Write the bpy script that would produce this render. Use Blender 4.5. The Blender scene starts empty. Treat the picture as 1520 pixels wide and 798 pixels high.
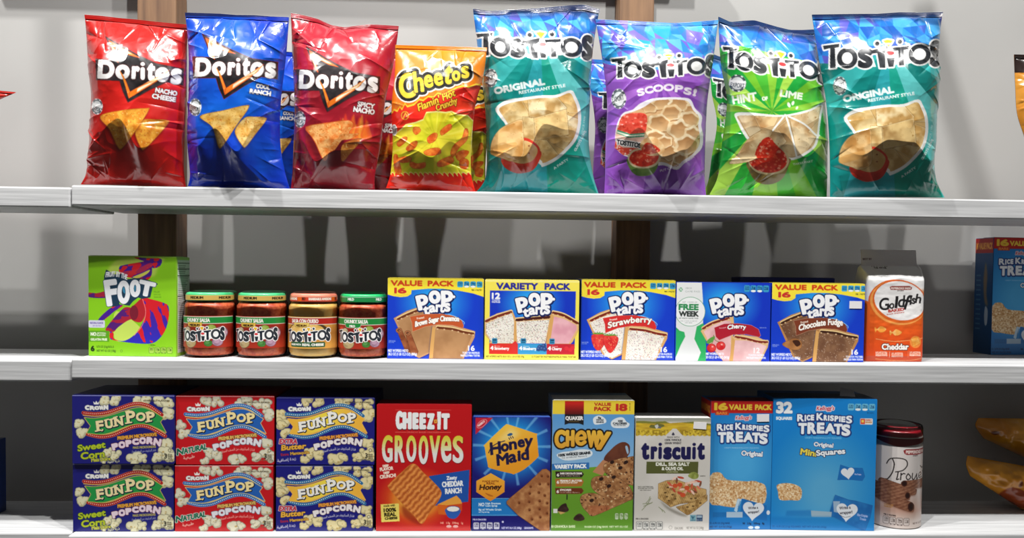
import bpy, bmesh, math, random
import numpy as np
from mathutils import Vector, Matrix

C = bpy.context.scene.collection
S = bpy.context.scene

# ------------------------------------------------------------------ camera, world, lights, exposure
F, CX, CY = 1200.0, 760.0, 436.0
YAW, PITCH, ROLL = math.radians(2.377), math.radians(-1.697), math.radians(0.67)
CAM_Y = -1.5
cam_f = np.array([math.sin(YAW) * math.cos(PITCH), math.cos(YAW) * math.cos(PITCH), math.sin(PITCH)])
_r = np.array([math.cos(YAW), -math.sin(YAW), 0.0])
_u = np.cross(_r, cam_f)
cam_r = _r * math.cos(ROLL) + _u * math.sin(ROLL)
cam_u = -_r * math.sin(ROLL) + _u * math.cos(ROLL)
cd = bpy.data.cameras.new('camera')
cd.sensor_width = 36.0
cd.lens = F / 1520 * 36.0
cd.shift_y = (CY - 399.0) / 1520.0
cd.clip_start = 0.05
co = bpy.data.objects.new('camera', cd)
C.objects.link(co)
M = Matrix.Identity(4)
for i in range(3):
    M[i][0], M[i][1], M[i][2] = cam_r[i], cam_u[i], -cam_f[i]
M[1][3] = CAM_Y
co.matrix_world = M
S.camera = co

S.view_settings.view_transform = 'Standard'
S.view_settings.look = 'None'
S.view_settings.gamma = 1.0
S.view_settings.exposure = 0.36
S.view_settings.use_curve_mapping = False

w = bpy.data.worlds.new('shop_air')
S.world = w
w.use_nodes = True
w.node_tree.nodes['Background'].inputs[0].default_value = (1.0, 0.97, 0.93, 1)
w.node_tree.nodes['Background'].inputs[1].default_value = 0.066


def lamp(x, y, z, watt, size, aim, spot=1.9, col=(1, 0.985, 0.96)):
    d = bpy.data.lights.new('ceiling_spot', 'SPOT')
    d.energy = watt
    d.shadow_soft_size = size
    d.spot_size = spot
    d.spot_blend = 0.6
    d.color = col
    o = bpy.data.objects.new('ceiling_spot', d)
    C.objects.link(o)
    o.location = (x, y, z)
    o.rotation_euler = (Vector(aim) - Vector((x, y, z))).to_track_quat('-Z', 'Y').to_euler()


LAMPS = [  # x, y, z, W, size, aim
    (-0.52, -0.56, 2.0, 112, 0.022, (-0.52, -0.05, -0.1)),
    (0.06, -0.83, 2.0, 112, 0.022, (0.06, -0.05, -0.1)),
    (0.62, -0.90, 2.0, 112, 0.022, (0.66, -0.05, -0.1)),
    (-1.55, -0.63, 2.0, 140, 0.022, (-1.5, -0.05, -0.1)),
    (1.8, -0.90, 2.0, 60, 0.022, (1.7, -0.05, -0.1)),
]
for a in LAMPS:
    lamp(*a)


def ray(px, py):
    return cam_f + cam_r * ((px - CX) / F) - cam_u * ((py - CY) / F)


def at(px, py, Y):
    """the place at depth Y that the photograph shows at (px, py)"""
    d = ray(px, py)
    t = (Y - CAM_Y) / d[1]
    return Vector((t * d[0], Y, t * d[2]))


def on(px, py, z):
    """the place on the level z seen at (px, py)"""
    d = ray(px, py)
    t = z / d[2]
    return Vector((t * d[0], CAM_Y + t * d[1], z))


def proj(P):
    """pixel coordinates of points (N,3)"""
    q = P - np.array([0, CAM_Y, 0])
    f = q @ cam_f
    return CX + F * (q @ cam_r) / f, CY - F * (q @ cam_u) / f


# ------------------------------------------------------------------ materials
def mat(name, col=None, rough=0.5, attr=False, coat=0.0, spec=0.5, metal=0.0, trans=0.0, coat_rough=0.05):
    m = bpy.data.materials.new(name)
    m.use_nodes = True
    b = m.node_tree.nodes['Principled BSDF']
    b.inputs['Roughness'].default_value = rough
    b.inputs['Specular IOR Level'].default_value = spec
    b.inputs['Metallic'].default_value = metal
    b.inputs['Coat Weight'].default_value = coat
    b.inputs['Coat Roughness'].default_value = coat_rough
    if trans:
        b.inputs['Transmission Weight'].default_value = trans
    if attr:
        n = m.node_tree.nodes.new('ShaderNodeVertexColor')
        n.layer_name = 'print'
        m.node_tree.links.new(n.outputs[0], b.inputs['Base Color'])
    elif col is not None:
        b.inputs['Base Color'].default_value = (*lin(hexc(col)), 1)
    return m


def hexc(c):
    if isinstance(c, str):
        return np.array([int(c[i:i + 2], 16) / 255 for i in (0, 2, 4)])
    return np.array(c, dtype=float)


def lin(c):
    c = np.asarray(c, dtype=float)
    return np.where(c <= 0.04045, c / 12.92, ((np.maximum(c, 0.0) + 0.055) / 1.055) ** 2.4)


M_FILM = mat('printed_film', attr=True, rough=0.24, coat=0.3, coat_rough=0.03)
M_CARD = mat('printed_carton', attr=True, rough=0.38, coat=0.12, coat_rough=0.2)
M_PAPER = mat('paper_bag_film', attr=True, rough=0.42, coat=0.1)
M_LABEL = mat('printed_label', attr=True, rough=0.35, coat=0.3)
M_STICKER = mat('sticker_paper', 'e6e4e6', rough=0.6)


def noise_mat(name, c1, c2, scale, rough=0.6, stretch=(1, 1, 1), bump=0.0, detail=4, spec=0.4):
    m = mat(name, c1, rough=rough, spec=spec)
    t = m.node_tree
    b = t.nodes['Principled BSDF']
    tc = t.nodes.new('ShaderNodeTexCoord')
    mp = t.nodes.new('ShaderNodeMapping')
    mp.inputs['Scale'].default_value = stretch
    nz_ = t.nodes.new('ShaderNodeTexNoise')
    nz_.inputs['Scale'].default_value = scale
    nz_.inputs['Detail'].default_value = detail
    rp = t.nodes.new('ShaderNodeValToRGB')
    rp.color_ramp.elements[0].position = 0.3
    rp.color_ramp.elements[1].position = 0.7
    rp.color_ramp.elements[0].color = (*lin(hexc(c1)), 1)
    rp.color_ramp.elements[1].color = (*lin(hexc(c2)), 1)
    L = t.links.new
    L(tc.outputs['Object'], mp.inputs[0])
    L(mp.outputs[0], nz_.inputs['Vector'])
    L(nz_.outputs['Fac'], rp.inputs[0])
    L(rp.outputs[0], b.inputs['Base Color'])
    if bump:
        bp = t.nodes.new('ShaderNodeBump')
        bp.inputs['Strength'].default_value = bump
        bp.inputs['Distance'].default_value = 0.002
        L(nz_.outputs['Fac'], bp.inputs['Height'])
        L(bp.outputs[0], b.inputs['Normal'])
    return m


M_WALL = noise_mat('painted_wall', '9b9a98', 'a3a2a0', 3.0, rough=0.75)
M_BOARD = noise_mat('whitewashed_pine', 'b2b3b4', 'd2d3d4', 5.0, rough=0.55, stretch=(1.2, 26, 38), bump=0.12)
M_POST = noise_mat('stained_pine', '5a4232', '86664a', 4.0, rough=0.55, stretch=(16, 16, 1.0), bump=0.2)


# ------------------------------------------------------------------ objects
def tag(o, label=None, cat=None, group=None, kind=None):
    for k, v in (('label', label), ('category', cat), ('group', group), ('kind', kind)):
        if v:
            o[k] = v
    return o


def link(name, me, m=None, parent=None):
    o = bpy.data.objects.new(name, me)
    C.objects.link(o)
    if m and not me.materials:
        me.materials.append(m)
    if parent:
        o.parent = parent
    return o


def mesh_np(name, V, Q, col=None, smooth=True):
    """mesh from vertices (N,3), quads (M,4) and linear vertex colours (N,3)"""
    V = np.asarray(V, np.float32)
    Q = np.asarray(Q, np.int32)
    me = bpy.data.meshes.new(name)
    me.vertices.add(len(V))
    me.vertices.foreach_set('co', V.ravel())
    me.loops.add(Q.size)
    me.loops.foreach_set('vertex_index', Q.ravel())
    me.polygons.add(len(Q))
    me.polygons.foreach_set('loop_start', np.arange(0, Q.size, Q.shape[1], dtype=np.int32))
    me.polygons.foreach_set('use_smooth', np.full(len(Q), smooth))
    me.update(calc_edges=True)
    if col is not None:
        a = me.color_attributes.new('print', 'FLOAT_COLOR', 'POINT')
        c4 = np.ones((len(V), 4), np.float32)
        c4[:, :3] = col
        a.data.foreach_set('color', c4.ravel())
    return me


def grid_quads(nx, ny, off=0):
    i = np.arange(nx * ny).reshape(ny, nx) + off
    return np.stack([i[:-1, :-1], i[1:, :-1], i[1:, 1:], i[:-1, 1:]], -1).reshape(-1, 4)


def bm_mesh(name, bm, smooth=False):
    me = bpy.data.meshes.new(name)
    bm.normal_update()
    bm.to_mesh(me)
    bm.free()
    if smooth:
        for p in me.polygons:
            p.use_smooth = True
    return me


def paint(me, col):
    a = me.color_attributes.new('print', 'FLOAT_COLOR', 'POINT')
    c = np.ones((len(me.vertices), 4), np.float32)
    c[:, :3] = lin(hexc(col))
    a.data.foreach_set('color', c.ravel())
    return me


def add_box(bm, x0, x1, y0, y1, z0, z1, bev=0.0):
    r = bmesh.ops.create_cube(bm, size=1)
    vs = r['verts']
    for v in vs:
        v.co = Vector(((x0 + x1) / 2 + v.co.x * (x1 - x0), (y0 + y1) / 2 + v.co.y * (y1 - y0), (z0 + z1) / 2 + v.co.z * (z1 - z0)))
    if bev:
        es = list({e for v in vs for e in v.link_edges})
        bmesh.ops.bevel(bm, geom=es, offset=bev, segments=2, affect='EDGES', profile=0.5)


def lathe(name, prof, n=64, smooth=True, close=False):
    """surface of revolution about z from (radius, z) pairs"""
    prof = np.array(prof, float)
    a = np.linspace(0, 2 * math.pi, n, endpoint=False)
    V = np.stack([np.outer(prof[:, 0], np.cos(a)), np.outer(prof[:, 0], np.sin(a)), np.repeat(prof[:, 1:2], n, 1)], -1).reshape(-1, 3)
    m = len(prof)
    i = np.arange(m * n).reshape(m, n)
    j = np.roll(i, -1, 1)
    Q = np.stack([i[:-1], j[:-1], j[1:], i[1:]], -1).reshape(-1, 4)
    return mesh_np(name, V, Q, smooth=smooth)


def dup(root, loc=None, drot=None, label=None):
    r = root.copy()
    C.objects.link(r)
    if loc is not None:
        r.location = loc
    if drot is not None:
        r.rotation_euler.z += drot
    if label:
        r['label'] = label
    for ch in list(root.children):
        c = ch.copy()
        C.objects.link(c)
        c.parent = r
        for g in list(ch.children):
            d = g.copy()
            C.objects.link(d)
            d.parent = c
    return r


# ------------------------------------------------------------------ printing: designs are rastered, then become vertex colours of fine grids
def vnoise(X, Y, sc, seed=0):
    x = X / sc + seed * 17.31
    y = Y / sc + seed * 9.77
    xi = np.floor(x).astype(np.int64)
    yi = np.floor(y).astype(np.int64)
    fx = x - xi
    fy = y - yi
    fx = fx * fx * (3 - 2 * fx)
    fy = fy * fy * (3 - 2 * fy)

    def h(a, b):
        n = (a * 374761393 + b * 668265263 + seed * 1442695) & 0x7fffffff
        n = ((n ^ (n >> 13)) * 1274126177) & 0x7fffffff
        return ((n ^ (n >> 16)) & 0xffff) / 65535.0
    return (h(xi, yi) * (1 - fx) + h(xi + 1, yi) * fx) * (1 - fy) + (h(xi, yi + 1) * (1 - fx) + h(xi + 1, yi + 1) * fx) * fy


def fbm(X, Y, sc, seed=0, o=3):
    t, a, s = 0, 1, 0
    for k in range(o):
        t = t + a * vnoise(X, Y, sc / 2 ** k, seed + k)
        s += a
        a *= 0.5
    return t / s


def mix(a, b, t):
    t = np.clip(t, 0, 1)[..., None]
    return hexc(a) * (1 - t) + hexc(b) * t


def speck(c1, c2, sc, seed=0, lo=0.3, hi=0.7, o=3):
    """a mottled fill"""
    return lambda X, Y: mix(c1, c2, (fbm(X, Y, sc, seed, o) - lo) / (hi - lo))


def vgrad(c1, c2, y0, y1):
    return lambda X, Y: mix(c1, c2, (Y - y0) / (y1 - y0))


def hgrad(c1, c2, x0, x1):
    return lambda X, Y: mix(c1, c2, (X - x0) / (x1 - x0))


def rgrad(c1, c2, cx, cy, r0, r1, ky=1.0):
    return lambda X, Y: mix(c1, c2, (np.hypot(X - cx, (Y - cy) * ky) - r0) / (r1 - r0))


def pix(ox, oy, sc):
    """turn a list of (x, y) in an enlarged crop into photograph units"""
    return lambda *p: [(ox + a / sc, oy + b / sc) for a, b in p]


_gl = {}


def glyph(ch):
    """outline polygons and advance of one character, cap height 1, y down"""
    if ch in _gl:
        return _gl[ch]
    c = bpy.data.curves.new('t', 'FONT')
    c.size = 1.0
    o = bpy.data.objects.new('t', c)
    C.objects.link(o)

    def outl(s):
        c.body = s
        bpy.context.view_layer.update()
        cu = o.to_curve(bpy.context.evaluated_depsgraph_get())
        out = []
        for sp in cu.splines:
            b = sp.bezier_points
            n = len(b)
            pts = []
            for i in range(n):
                p0, p1 = b[i], b[(i + 1) % n]
                A, B, D, E = (np.array(v[:2]) for v in (p0.co, p0.handle_right, p1.handle_left, p1.co))
                for t in np.linspace(0, 1, 7)[:-1]:
                    pts.append((1 - t) ** 3 * A + 3 * (1 - t) ** 2 * t * B + 3 * (1 - t) * t * t * D + t ** 3 * E)
            if len(pts) > 2:
                out.append(np.array(pts))
        o.to_curve_clear()
        return out
    if 'cap' not in _gl:
        _gl['cap'] = max(p[:, 1].max() for p in outl('H'))
    cap = _gl['cap']
    g = outl(ch) if ch != ' ' else []
    # advance: where the next letter begins
    base = outl('H')
    two = outl(ch + 'H')
    adv = max(p[:, 0].max() for p in two) - max(p[:, 0].max() for p in base)
    _gl[ch] = ([p * np.array([1, -1]) / cap for p in g], adv / cap)
    bpy.data.objects.remove(o)
    bpy.data.curves.remove(c)
    return _gl[ch]


def lay(s, sp=0.0):
    out, x = [], 0.0
    for ch in s:
        g, a = glyph(ch)
        out += [p + np.array([x, 0]) for p in g]
        x += a + sp
    return out


_AR = dict(zip('ابةتحدذرزشصضطعفكلمنويإ', (0xFE8D, 0xFE8F, 0xFE93, 0xFE95, 0xFEA1, 0xFEA9, 0xFEAB, 0xFEAD, 0xFEAF, 0xFEB5, 0xFEB9, 0xFEBD, 0xFEC1, 0xFEC9, 0xFED1, 0xFED9, 0xFEDD, 0xFEE1, 0xFEE5, 0xFEED, 0xFEF1, 0xFE87)))


def arabic(t):
    """joined letter forms, in the order they stand from left to right"""
    out = []
    for i, c in enumerate(t):
        if c == ' ':
            out.append(c)
            continue
        before = i > 0 and t[i - 1] in _AR and t[i - 1] not in 'اةذرزودإ'
        after = c not in 'اةذرزودإ' and i + 1 < len(t) and t[i + 1] in _AR
        out.append(chr(_AR[c] + (3 if before and after else 2 if after else 1 if before else 0)))
    return ''.join(out[::-1])


def rotp(P, deg, c):
    a = -math.radians(deg)
    R = np.array([[math.cos(a), math.sin(a)], [-math.sin(a), math.cos(a)]])
    return [(p - c) @ R + c for p in P]


def boxed(ch, x0, y0, x1, y1, rot=0, sh=0):
    """a character stretched to a box, then turned and slanted"""
    g, _ = glyph(ch)
    a = np.concatenate(g)
    mn, mx = a.min(0), a.max(0)
    out = [(p - mn) / np.maximum(mx - mn, 1e-6) * np.array([x1 - x0, y1 - y0]) + np.array([x0, y0]) for p in g]
    if sh:
        out = [np.stack([p[:, 0] + (y1 - p[:, 1]) * sh, p[:, 1]], -1) for p in out]
    if rot:
        out = rotp(out, rot, np.array([(x0 + x1) / 2, (y0 + y1) / 2]))
    return out


def blur1(a, r):
    r = int(round(r))
    if r < 1:
        return a
    for ax in (0, 1):
        for _ in range(2):
            p = np.concatenate([np.repeat(a.take([0], ax), r + 1, ax), a, np.repeat(a.take([-1], ax), r, ax)], ax)
            cs = np.cumsum(p, ax, dtype=np.float64)
            n = a.shape[ax]
            a = ((cs.take(range(2 * r + 1, 2 * r + 1 + n), ax) - cs.take(range(0, n), ax)) / (2 * r + 1)).astype(np.float32)
    return a


class Cv:
    def __init__(s, x0, y0, x1, y1, bg, k=4):
        s.x0, s.y0, s.x1, s.y1, s.k = x0, y0, x1, y1, k
        s.W, s.H = int(round((x1 - x0) * k / 2)) * 2, int(round((y1 - y0) * k / 2)) * 2
        s.kx, s.ky = s.W / (x1 - x0), s.H / (y1 - y0)
        xs = (x0 + (np.arange(s.W) + .5) / s.kx).astype(np.float32)
        ys = (y0 + (np.arange(s.H) + .5) / s.ky).astype(np.float32)
        s.X, s.Y = np.meshgrid(xs, ys)
        s.a = np.zeros((s.H, s.W, 3), np.float32)
        s.a[:] = bg(s.X, s.Y) if callable(bg) else hexc(bg)

    def _win(s, P, pad=0):
        A = np.concatenate(P)
        i0 = max(0, int((A[:, 0].min() - pad - s.x0) * s.kx) - 1)
        i1 = min(s.W, int((A[:, 0].max() + pad - s.x0) * s.kx) + 2)
        j0 = max(0, int((A[:, 1].min() - pad - s.y0) * s.ky) - 1)
        j1 = min(s.H, int((A[:, 1].max() + pad - s.y0) * s.ky) + 2)
        return i0, max(i1, i0), j0, max(j1, j0)

    def mfill(s, P, eo=False, win=None):
        P = [np.asarray(p, float) for p in P]
        i0, i1, j0, j1 = win or s._win(P)
        h, wd = j1 - j0, i1 - i0
        if h <= 0 or wd <= 0:
            return np.zeros((max(h, 0), max(wd, 0)), bool), (i0, i1, j0, j1)
        sc, of = np.array([s.kx, s.ky]), np.array([s.x0, s.y0])
        a = np.concatenate([(p - of) * sc for p in P])
        b = np.concatenate([(np.roll(p, -1, 0) - of) * sc for p in P])
        lo, hi = np.minimum(a[:, 1], b[:, 1]), np.maximum(a[:, 1], b[:, 1])
        ra = np.clip(np.ceil(lo - .5).astype(int) - j0, 0, h)
        rb = np.clip(np.ceil(hi - .5).astype(int) - j0, 0, h)
        n = np.maximum(rb - ra, 0)
        e = np.repeat(np.arange(len(a)), n)
        if not len(e):
            return np.zeros((h, wd), bool), (i0, i1, j0, j1)
        rows = ra[e] + np.arange(len(e)) - np.repeat(np.cumsum(n) - n, n)
        xx = a[e, 0] + (rows + j0 + .5 - a[e, 1]) * (b[e, 0] - a[e, 0]) / (b[e, 1] - a[e, 1])
        col = np.clip(np.ceil(xx - .5).astype(int) - i0, 0, wd)
        cnt = np.zeros((h, wd + 1), np.int32)
        np.add.at(cnt, (rows, col), np.where(b[e, 1] > a[e, 1], 1, -1))
        c = np.cumsum(cnt, 1)[:, :wd]
        return ((c & 1) == 1 if eo else c != 0), (i0, i1, j0, j1)

    def mstroke(s, P, width, closed=True):
        P = [np.asarray(p, float) for p in P]
        r = width / 2
        W = s._win(P, r + .5)
        i0, i1, j0, j1 = W
        m = np.zeros((max(j1 - j0, 0), max(i1 - i0, 0)), bool)
        if not m.size:
            return m, W
        for p in P:
            q = np.roll(p, -1, 0) if closed else p[1:]
            p_ = p if closed else p[:-1]
            for (ax, ay), (bx, by) in zip(p_, q):
                u0 = max(i0, int((min(ax, bx) - r - s.x0) * s.kx) - 1)
                u1 = min(i1, int((max(ax, bx) + r - s.x0) * s.kx) + 2)
                v0 = max(j0, int((min(ay, by) - r - s.y0) * s.ky) - 1)
                v1 = min(j1, int((max(ay, by) + r - s.y0) * s.ky) + 2)
                if u1 <= u0 or v1 <= v0:
                    continue
                X, Y = s.X[v0:v1, u0:u1], s.Y[v0:v1, u0:u1]
                dx, dy = bx - ax, by - ay
                L2 = dx * dx + dy * dy
                t = np.clip(((X - ax) * dx + (Y - ay) * dy) / L2, 0, 1) if L2 > 1e-12 else 0
                m[v0 - j0:v1 - j0, u0 - i0:u1 - i0] |= (X - ax - t * dx) ** 2 + (Y - ay - t * dy) ** 2 <= r * r
        return m, W

    def put(s, m, W, col, al=1.0, soft=0):
        i0, i1, j0, j1 = W
        if m.size == 0:
            return
        if soft:
            r = int(soft * s.kx) + 1
            pd = ((min(j0, 2 * r), min(s.H - j1, 2 * r)), (min(i0, 2 * r), min(s.W - i1, 2 * r)))
            m = blur1(np.pad(m.astype(np.float32), pd), soft * s.kx / 1.6)
            j0, j1, i0, i1 = j0 - pd[0][0], j1 + pd[0][1], i0 - pd[1][0], i1 + pd[1][1]
        sub = s.a[j0:j1, i0:i1]
        c = col(s.X[j0:j1, i0:i1], s.Y[j0:j1, i0:i1]) if callable(col) else hexc(col)
        k = (m.astype(np.float32) * al)[..., None]
        sub += (c - sub) * k

    def poly(s, P, col, al=1.0, soft=0, out=None, ow=0):
        P = [np.asarray(P, float)] if np.ndim(P[0][0]) == 0 else P
        if out is not None:
            m, W = s.mstroke(P, ow * 2)
            s.put(m, W, out)
        m, W = s.mfill(P)
        s.put(m, W, col, al, soft)

    def line(s, P, wd, col, al=1.0, soft=0, closed=False):
        m, W = s.mstroke([P], wd, closed)
        s.put(m, W, col, al, soft)

    def blob(s, P, col, al=1.0, soft=0, n=8, out=None, ow=0):
        s.poly(smooth(P, n), col, al, soft, out, ow)

    def ell(s, cx, cy, rx, ry, col, rot=0, al=1.0, soft=0, out=None, ow=0):
        t = np.linspace(0, 2 * math.pi, 40, endpoint=False)
        p = np.stack([cx + rx * np.cos(t), cy + ry * np.sin(t)], -1)
        s.poly(rotp([p], rot, np.array([cx, cy]))[0], col, al, soft, out, ow)

    def rect(s, x0, y0, x1, y1, col, r=0, al=1.0, soft=0, rot=0):
        if r:
            P = []
            for cx, cy, a in ((x1 - r, y0 + r, -90), (x1 - r, y1 - r, 0), (x0 + r, y1 - r, 90), (x0 + r, y0 + r, 180)):
                P += [(cx + r * math.cos(math.radians(a + t)), cy + r * math.sin(math.radians(a + t))) for t in range(0, 91, 15)]
        else:
            P = [(x0, y0), (x1, y0), (x1, y1), (x0, y1)]
        P = np.array(P, float)
        if rot:
            P = rotp([P], rot, np.array([(x0 + x1) / 2, (y0 + y1) / 2]))[0]
        s.poly(P, col, al, soft)

    def shapes(s, G, col, outs=(), bold=0, drop=None):
        """letters: outlines from the widest inwards, then the fill (made bolder by bold)"""
        if drop:
            D = [p + np.array(drop[:2]) for p in G]
            m, W = s.mstroke(D, 2 * (bold + drop[3])) if bold + drop[3] > 0 else s.mfill(D, True)
            s.put(m, W, drop[2])
        for wd, c in outs:
            m, W = s.mstroke(G, 2 * (wd + bold))
            s.put(m, W, c)
            m, W = s.mfill(G)
            s.put(m, W, c)
        if bold:
            m, W = s.mstroke(G, 2 * bold)
            m2, _ = s.mfill(G, True, W)
            s.put(m | m2, W, col)
        else:
            m, W = s.mfill(G, True)
            s.put(m, W, col)

    def text(s, t, x, y, h, col, w=None, al='l', rot=0, sh=0, bold=0, outs=(), sp=0.0, warp=None, drop=None):
        """t on the baseline (x, y) with cap height h; w fits it to a width"""
        bold = min(bold * .72, h * (.062 if any(c.islower() for c in t) else .085))
        G = lay(t, sp)
        A = np.concatenate(G)
        mn, mx = A[:, 0].min(), A[:, 0].max()
        hb = h - 2 * bold
        kx = (w - 2 * bold) / (mx - mn) if w else hb
        wd = (mx - mn) * kx + 2 * bold
        ox = {'l': 0, 'c': -wd / 2, 'r': -wd}[al] + bold
        G = [np.stack([(p[:, 0] - mn) * kx + ox + x, p[:, 1] * hb + y - bold], -1) for p in G]
        if sh:
            G = [np.stack([p[:, 0] + (y - p[:, 1]) * sh, p[:, 1]], -1) for p in G]
        if warp:
            G = [warp(p) for p in G]
        if rot:
            G = rotp(G, rot, np.array([x, y]))
        s.shapes(G, col, outs, bold, drop)

    def sample(s, x, y):
        """linear colours at photograph positions, lightly averaged"""
        a = s.a[:s.H // 2 * 2, :s.W // 2 * 2].reshape(s.H // 2, 2, s.W // 2, 2, 3).mean((1, 3))
        a = lin(np.clip(a, 0, 1)).astype(np.float32)
        fx = np.clip((x - s.x0) * s.kx / 2 - .5, 0, s.W // 2 - 1.001)
        fy = np.clip((y - s.y0) * s.ky / 2 - .5, 0, s.H // 2 - 1.001)
        i, j = fx.astype(int), fy.astype(int)
        fx, fy = (fx - i)[:, None], (fy - j)[:, None]
        return (a[j, i] * (1 - fx) + a[j, i + 1] * fx) * (1 - fy) + (a[j + 1, i] * (1 - fx) + a[j + 1, i + 1] * fx) * fy


def fat_e(f, x0, y0, x1, y1):
    """one-stroke letter e in a box"""
    P = ((.08, .56), (.5, .54), (.96, .48), (.86, .14), (.5, 0), (.12, .22), (0, .58), (.2, .92), (.58, 1), (.95, .84))
    return np.array([f(x0 + a * (x1 - x0), y0 + b * (y1 - y0)) for a, b in smooth(P, 6, False)])


def smooth(P, n=6, closed=True):
    """Catmull-Rom through the points"""
    P = np.asarray(P, float)
    m = len(P)
    out = []
    for i in range(m if closed else m - 1):
        g = (lambda k: P[k % m]) if closed else (lambda k: P[min(max(k, 0), m - 1)])
        a, b, c, d = g(i - 1), g(i), g(i + 1), g(i + 2)
        for t in np.linspace(0, 1, n, endpoint=False):
            out.append(0.5 * (2 * b + (c - a) * t + (2 * a - 5 * b + 4 * c - d) * t * t + (3 * b - a - 3 * c + d) * t ** 3))
    if not closed:
        out.append(P[-1])
    return np.array(out)


def panel(name, cv, corners, parent=None, m=None, dens=None):
    """a printed flat panel: the design cv on the quad corners TL, TR, BR, BL"""
    nx, ny = cv.W // 2, cv.H // 2
    u, v = np.meshgrid(np.linspace(0, 1, nx), np.linspace(0, 1, ny))
    u, v = u.ravel()[:, None], v.ravel()[:, None]
    a, b, c, d = (np.array(p) for p in corners)
    V = (a * (1 - u) + b * u) * (1 - v) + (d * (1 - u) + c * u) * v
    col = cv.sample(cv.x0 + u[:, 0] * (cv.x1 - cv.x0), cv.y0 + v[:, 0] * (cv.y1 - cv.y0))
    return link(name, mesh_np(name, V, grid_quads(nx, ny), col, smooth=False), m or M_CARD, parent)
# ------------------------------------------------------------------ the setting
Z1, Z1B, Z2, Z2B, Z3 = 0.1402, 0.1045, -0.1664, -0.2019, -0.4789   # shelf tops and undersides
EDGE, BACK, WALL = -0.040, 0.166, 0.232

bm = bmesh.new()
add_box(bm, -1.9, 1.9, WALL, WALL + 0.02, -0.75, 1.3)
tag(link('wall_back', bm_mesh('wall_back', bm), M_WALL), kind='structure')

for n, (pa, pb) in enumerate(((203.5, 261), (915, 966))):
    bm = bmesh.new()
    a, b = at(pa, 340, BACK), at(pb, 340, BACK)
    add_box(bm, a.x, b.x, BACK + 0.001, WALL - 0.0005, -0.75, 1.3, 0.003)
    tag(link('trim_%d' % (n + 1), bm_mesh('wall_post', bm), M_POST), kind='structure')


def board(x0, x1, y0, y1, z0, z1, label, group):
    bm = bmesh.new()
    add_box(bm, x0, x1, y0, y1, z0, z1, 0.0028)
    o = link('shelf_board', bm_mesh('shelf_board', bm), M_BOARD)
    return tag(o, label, 'shelf', group)


XL = [at(105.5, y, EDGE).x for y in (290, 548, 795)]
T = Z1 - Z1B
board(XL[0], 1.6, EDGE, BACK, Z1B, Z1, 'long whitewashed top shelf board carrying the row of chip bags', 'long shelf boards')
board(XL[1], 1.6, EDGE, BACK, Z2B, Z2, 'long whitewashed middle shelf board under the jars and toaster pastry boxes', 'long shelf boards')
board(XL[2], 1.6, EDGE - 0.012, BACK, Z3 - T, Z3, 'long whitewashed bottom shelf board under popcorn and cracker boxes', 'long shelf boards')
board(-1.8, XL[0] - 0.002, EDGE, BACK - 0.03, Z1B - 0.004, Z1 - 0.004, 'short whitewashed board end left of the chip bag shelf', 'short shelf boards at the left edge')
board(-1.8, XL[1] - 0.002, EDGE + 0.006, BACK, Z2B - 0.006, Z2 - 0.004, 'short whitewashed board end left of the green fruit snack box shelf', 'short shelf boards at the left edge')
board(-1.8, XL[2] - 0.002, EDGE + 0.004, BACK, Z3 - T - 0.002, Z3 + 0.0, 'short whitewashed board end left of the popcorn box shelf', 'short shelf boards at the left edge')
# unseen rail across the posts, added to shade the top of the wall
bm = bmesh.new()
add_box(bm, -1.05, 0.42, WALL - 0.10, WALL - 0.042, 0.695, 0.735, 0.003)
tag(link('trim_3', bm_mesh('shadow_rail_mesh', bm), M_BOARD), kind='structure')


def strip(name, a, b, wx, wy):
    """straight batten between two points, added out of view to cast a wall shadow"""
    a, b = Vector(a), Vector(b)
    bm = bmesh.new()
    add_box(bm, -wx / 2, wx / 2, -wy / 2, wy / 2, 0, (b - a).length, 0.001)
    o = link(name, bm_mesh(name, bm), M_BOARD)
    o.location = a
    o.rotation_euler = (b - a).to_track_quat('Z', 'Y').to_euler()
    return tag(o, kind='structure')


LP = Vector(LAMPS[0][:3])
strip('trim_4', Vector((-0.885, WALL, 0.62)).lerp(LP, .48), Vector((-0.885, WALL, -0.14)).lerp(LP, .48), 0.026, 0.016)  # added out of view, throws the upright shadow band at the left
LP = Vector(LAMPS[2][:3])
P1, P2 = Vector((0.955, WALL, 0.58)), Vector((1.118, WALL, 0.10))
strip('trim_5', P1.lerp(LP, .36), P2.lerp(LP, .50), 0.03, 0.016)  # added out of view, throws the slanting shadow on the right-hand wall
# ------------------------------------------------------------------ designs printed on the snack bags
for _ch in "ABCDEFGHIJKLMNOPQRSTUVWXYZabcdefghijklmnopqrstuvwxyz0123456789 .,&!%'()-/":
    glyph(_ch)


def arr(P):
    return [np.asarray(p, float) for p in P]


def chip(cv, P, seed, c1='d8862a', c2='f2b552', edge='b8701c', n=5, shadow=None):
    P = smooth(P, n)
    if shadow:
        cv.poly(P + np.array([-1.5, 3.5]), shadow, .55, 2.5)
    cv.poly(P, edge)
    c = P.mean(0)
    cv.poly(c + (P - c) * .96, lambda X, Y: mix(c1, c2, (fbm(X, Y, 7, seed, 4) - .28) / .42))
    rnd = random.Random(seed)
    m, W = cv.mfill([c + (P - c) * .9])
    X, Y = cv.X[W[2]:W[3], W[0]:W[1]], cv.Y[W[2]:W[3], W[0]:W[1]]
    cv.put(m & (vnoise(X, Y, 1.6, seed + 5) > .86), W, '8a5a14', .6)
    cv.put(m & (vnoise(X, Y, 2.6, seed + 9) > .84), W, 'c8641a', .6)
    cv.put(m & (vnoise(X, Y, 2.2, seed + 19) > .86), W, 'ffd98a', .6)


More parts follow.
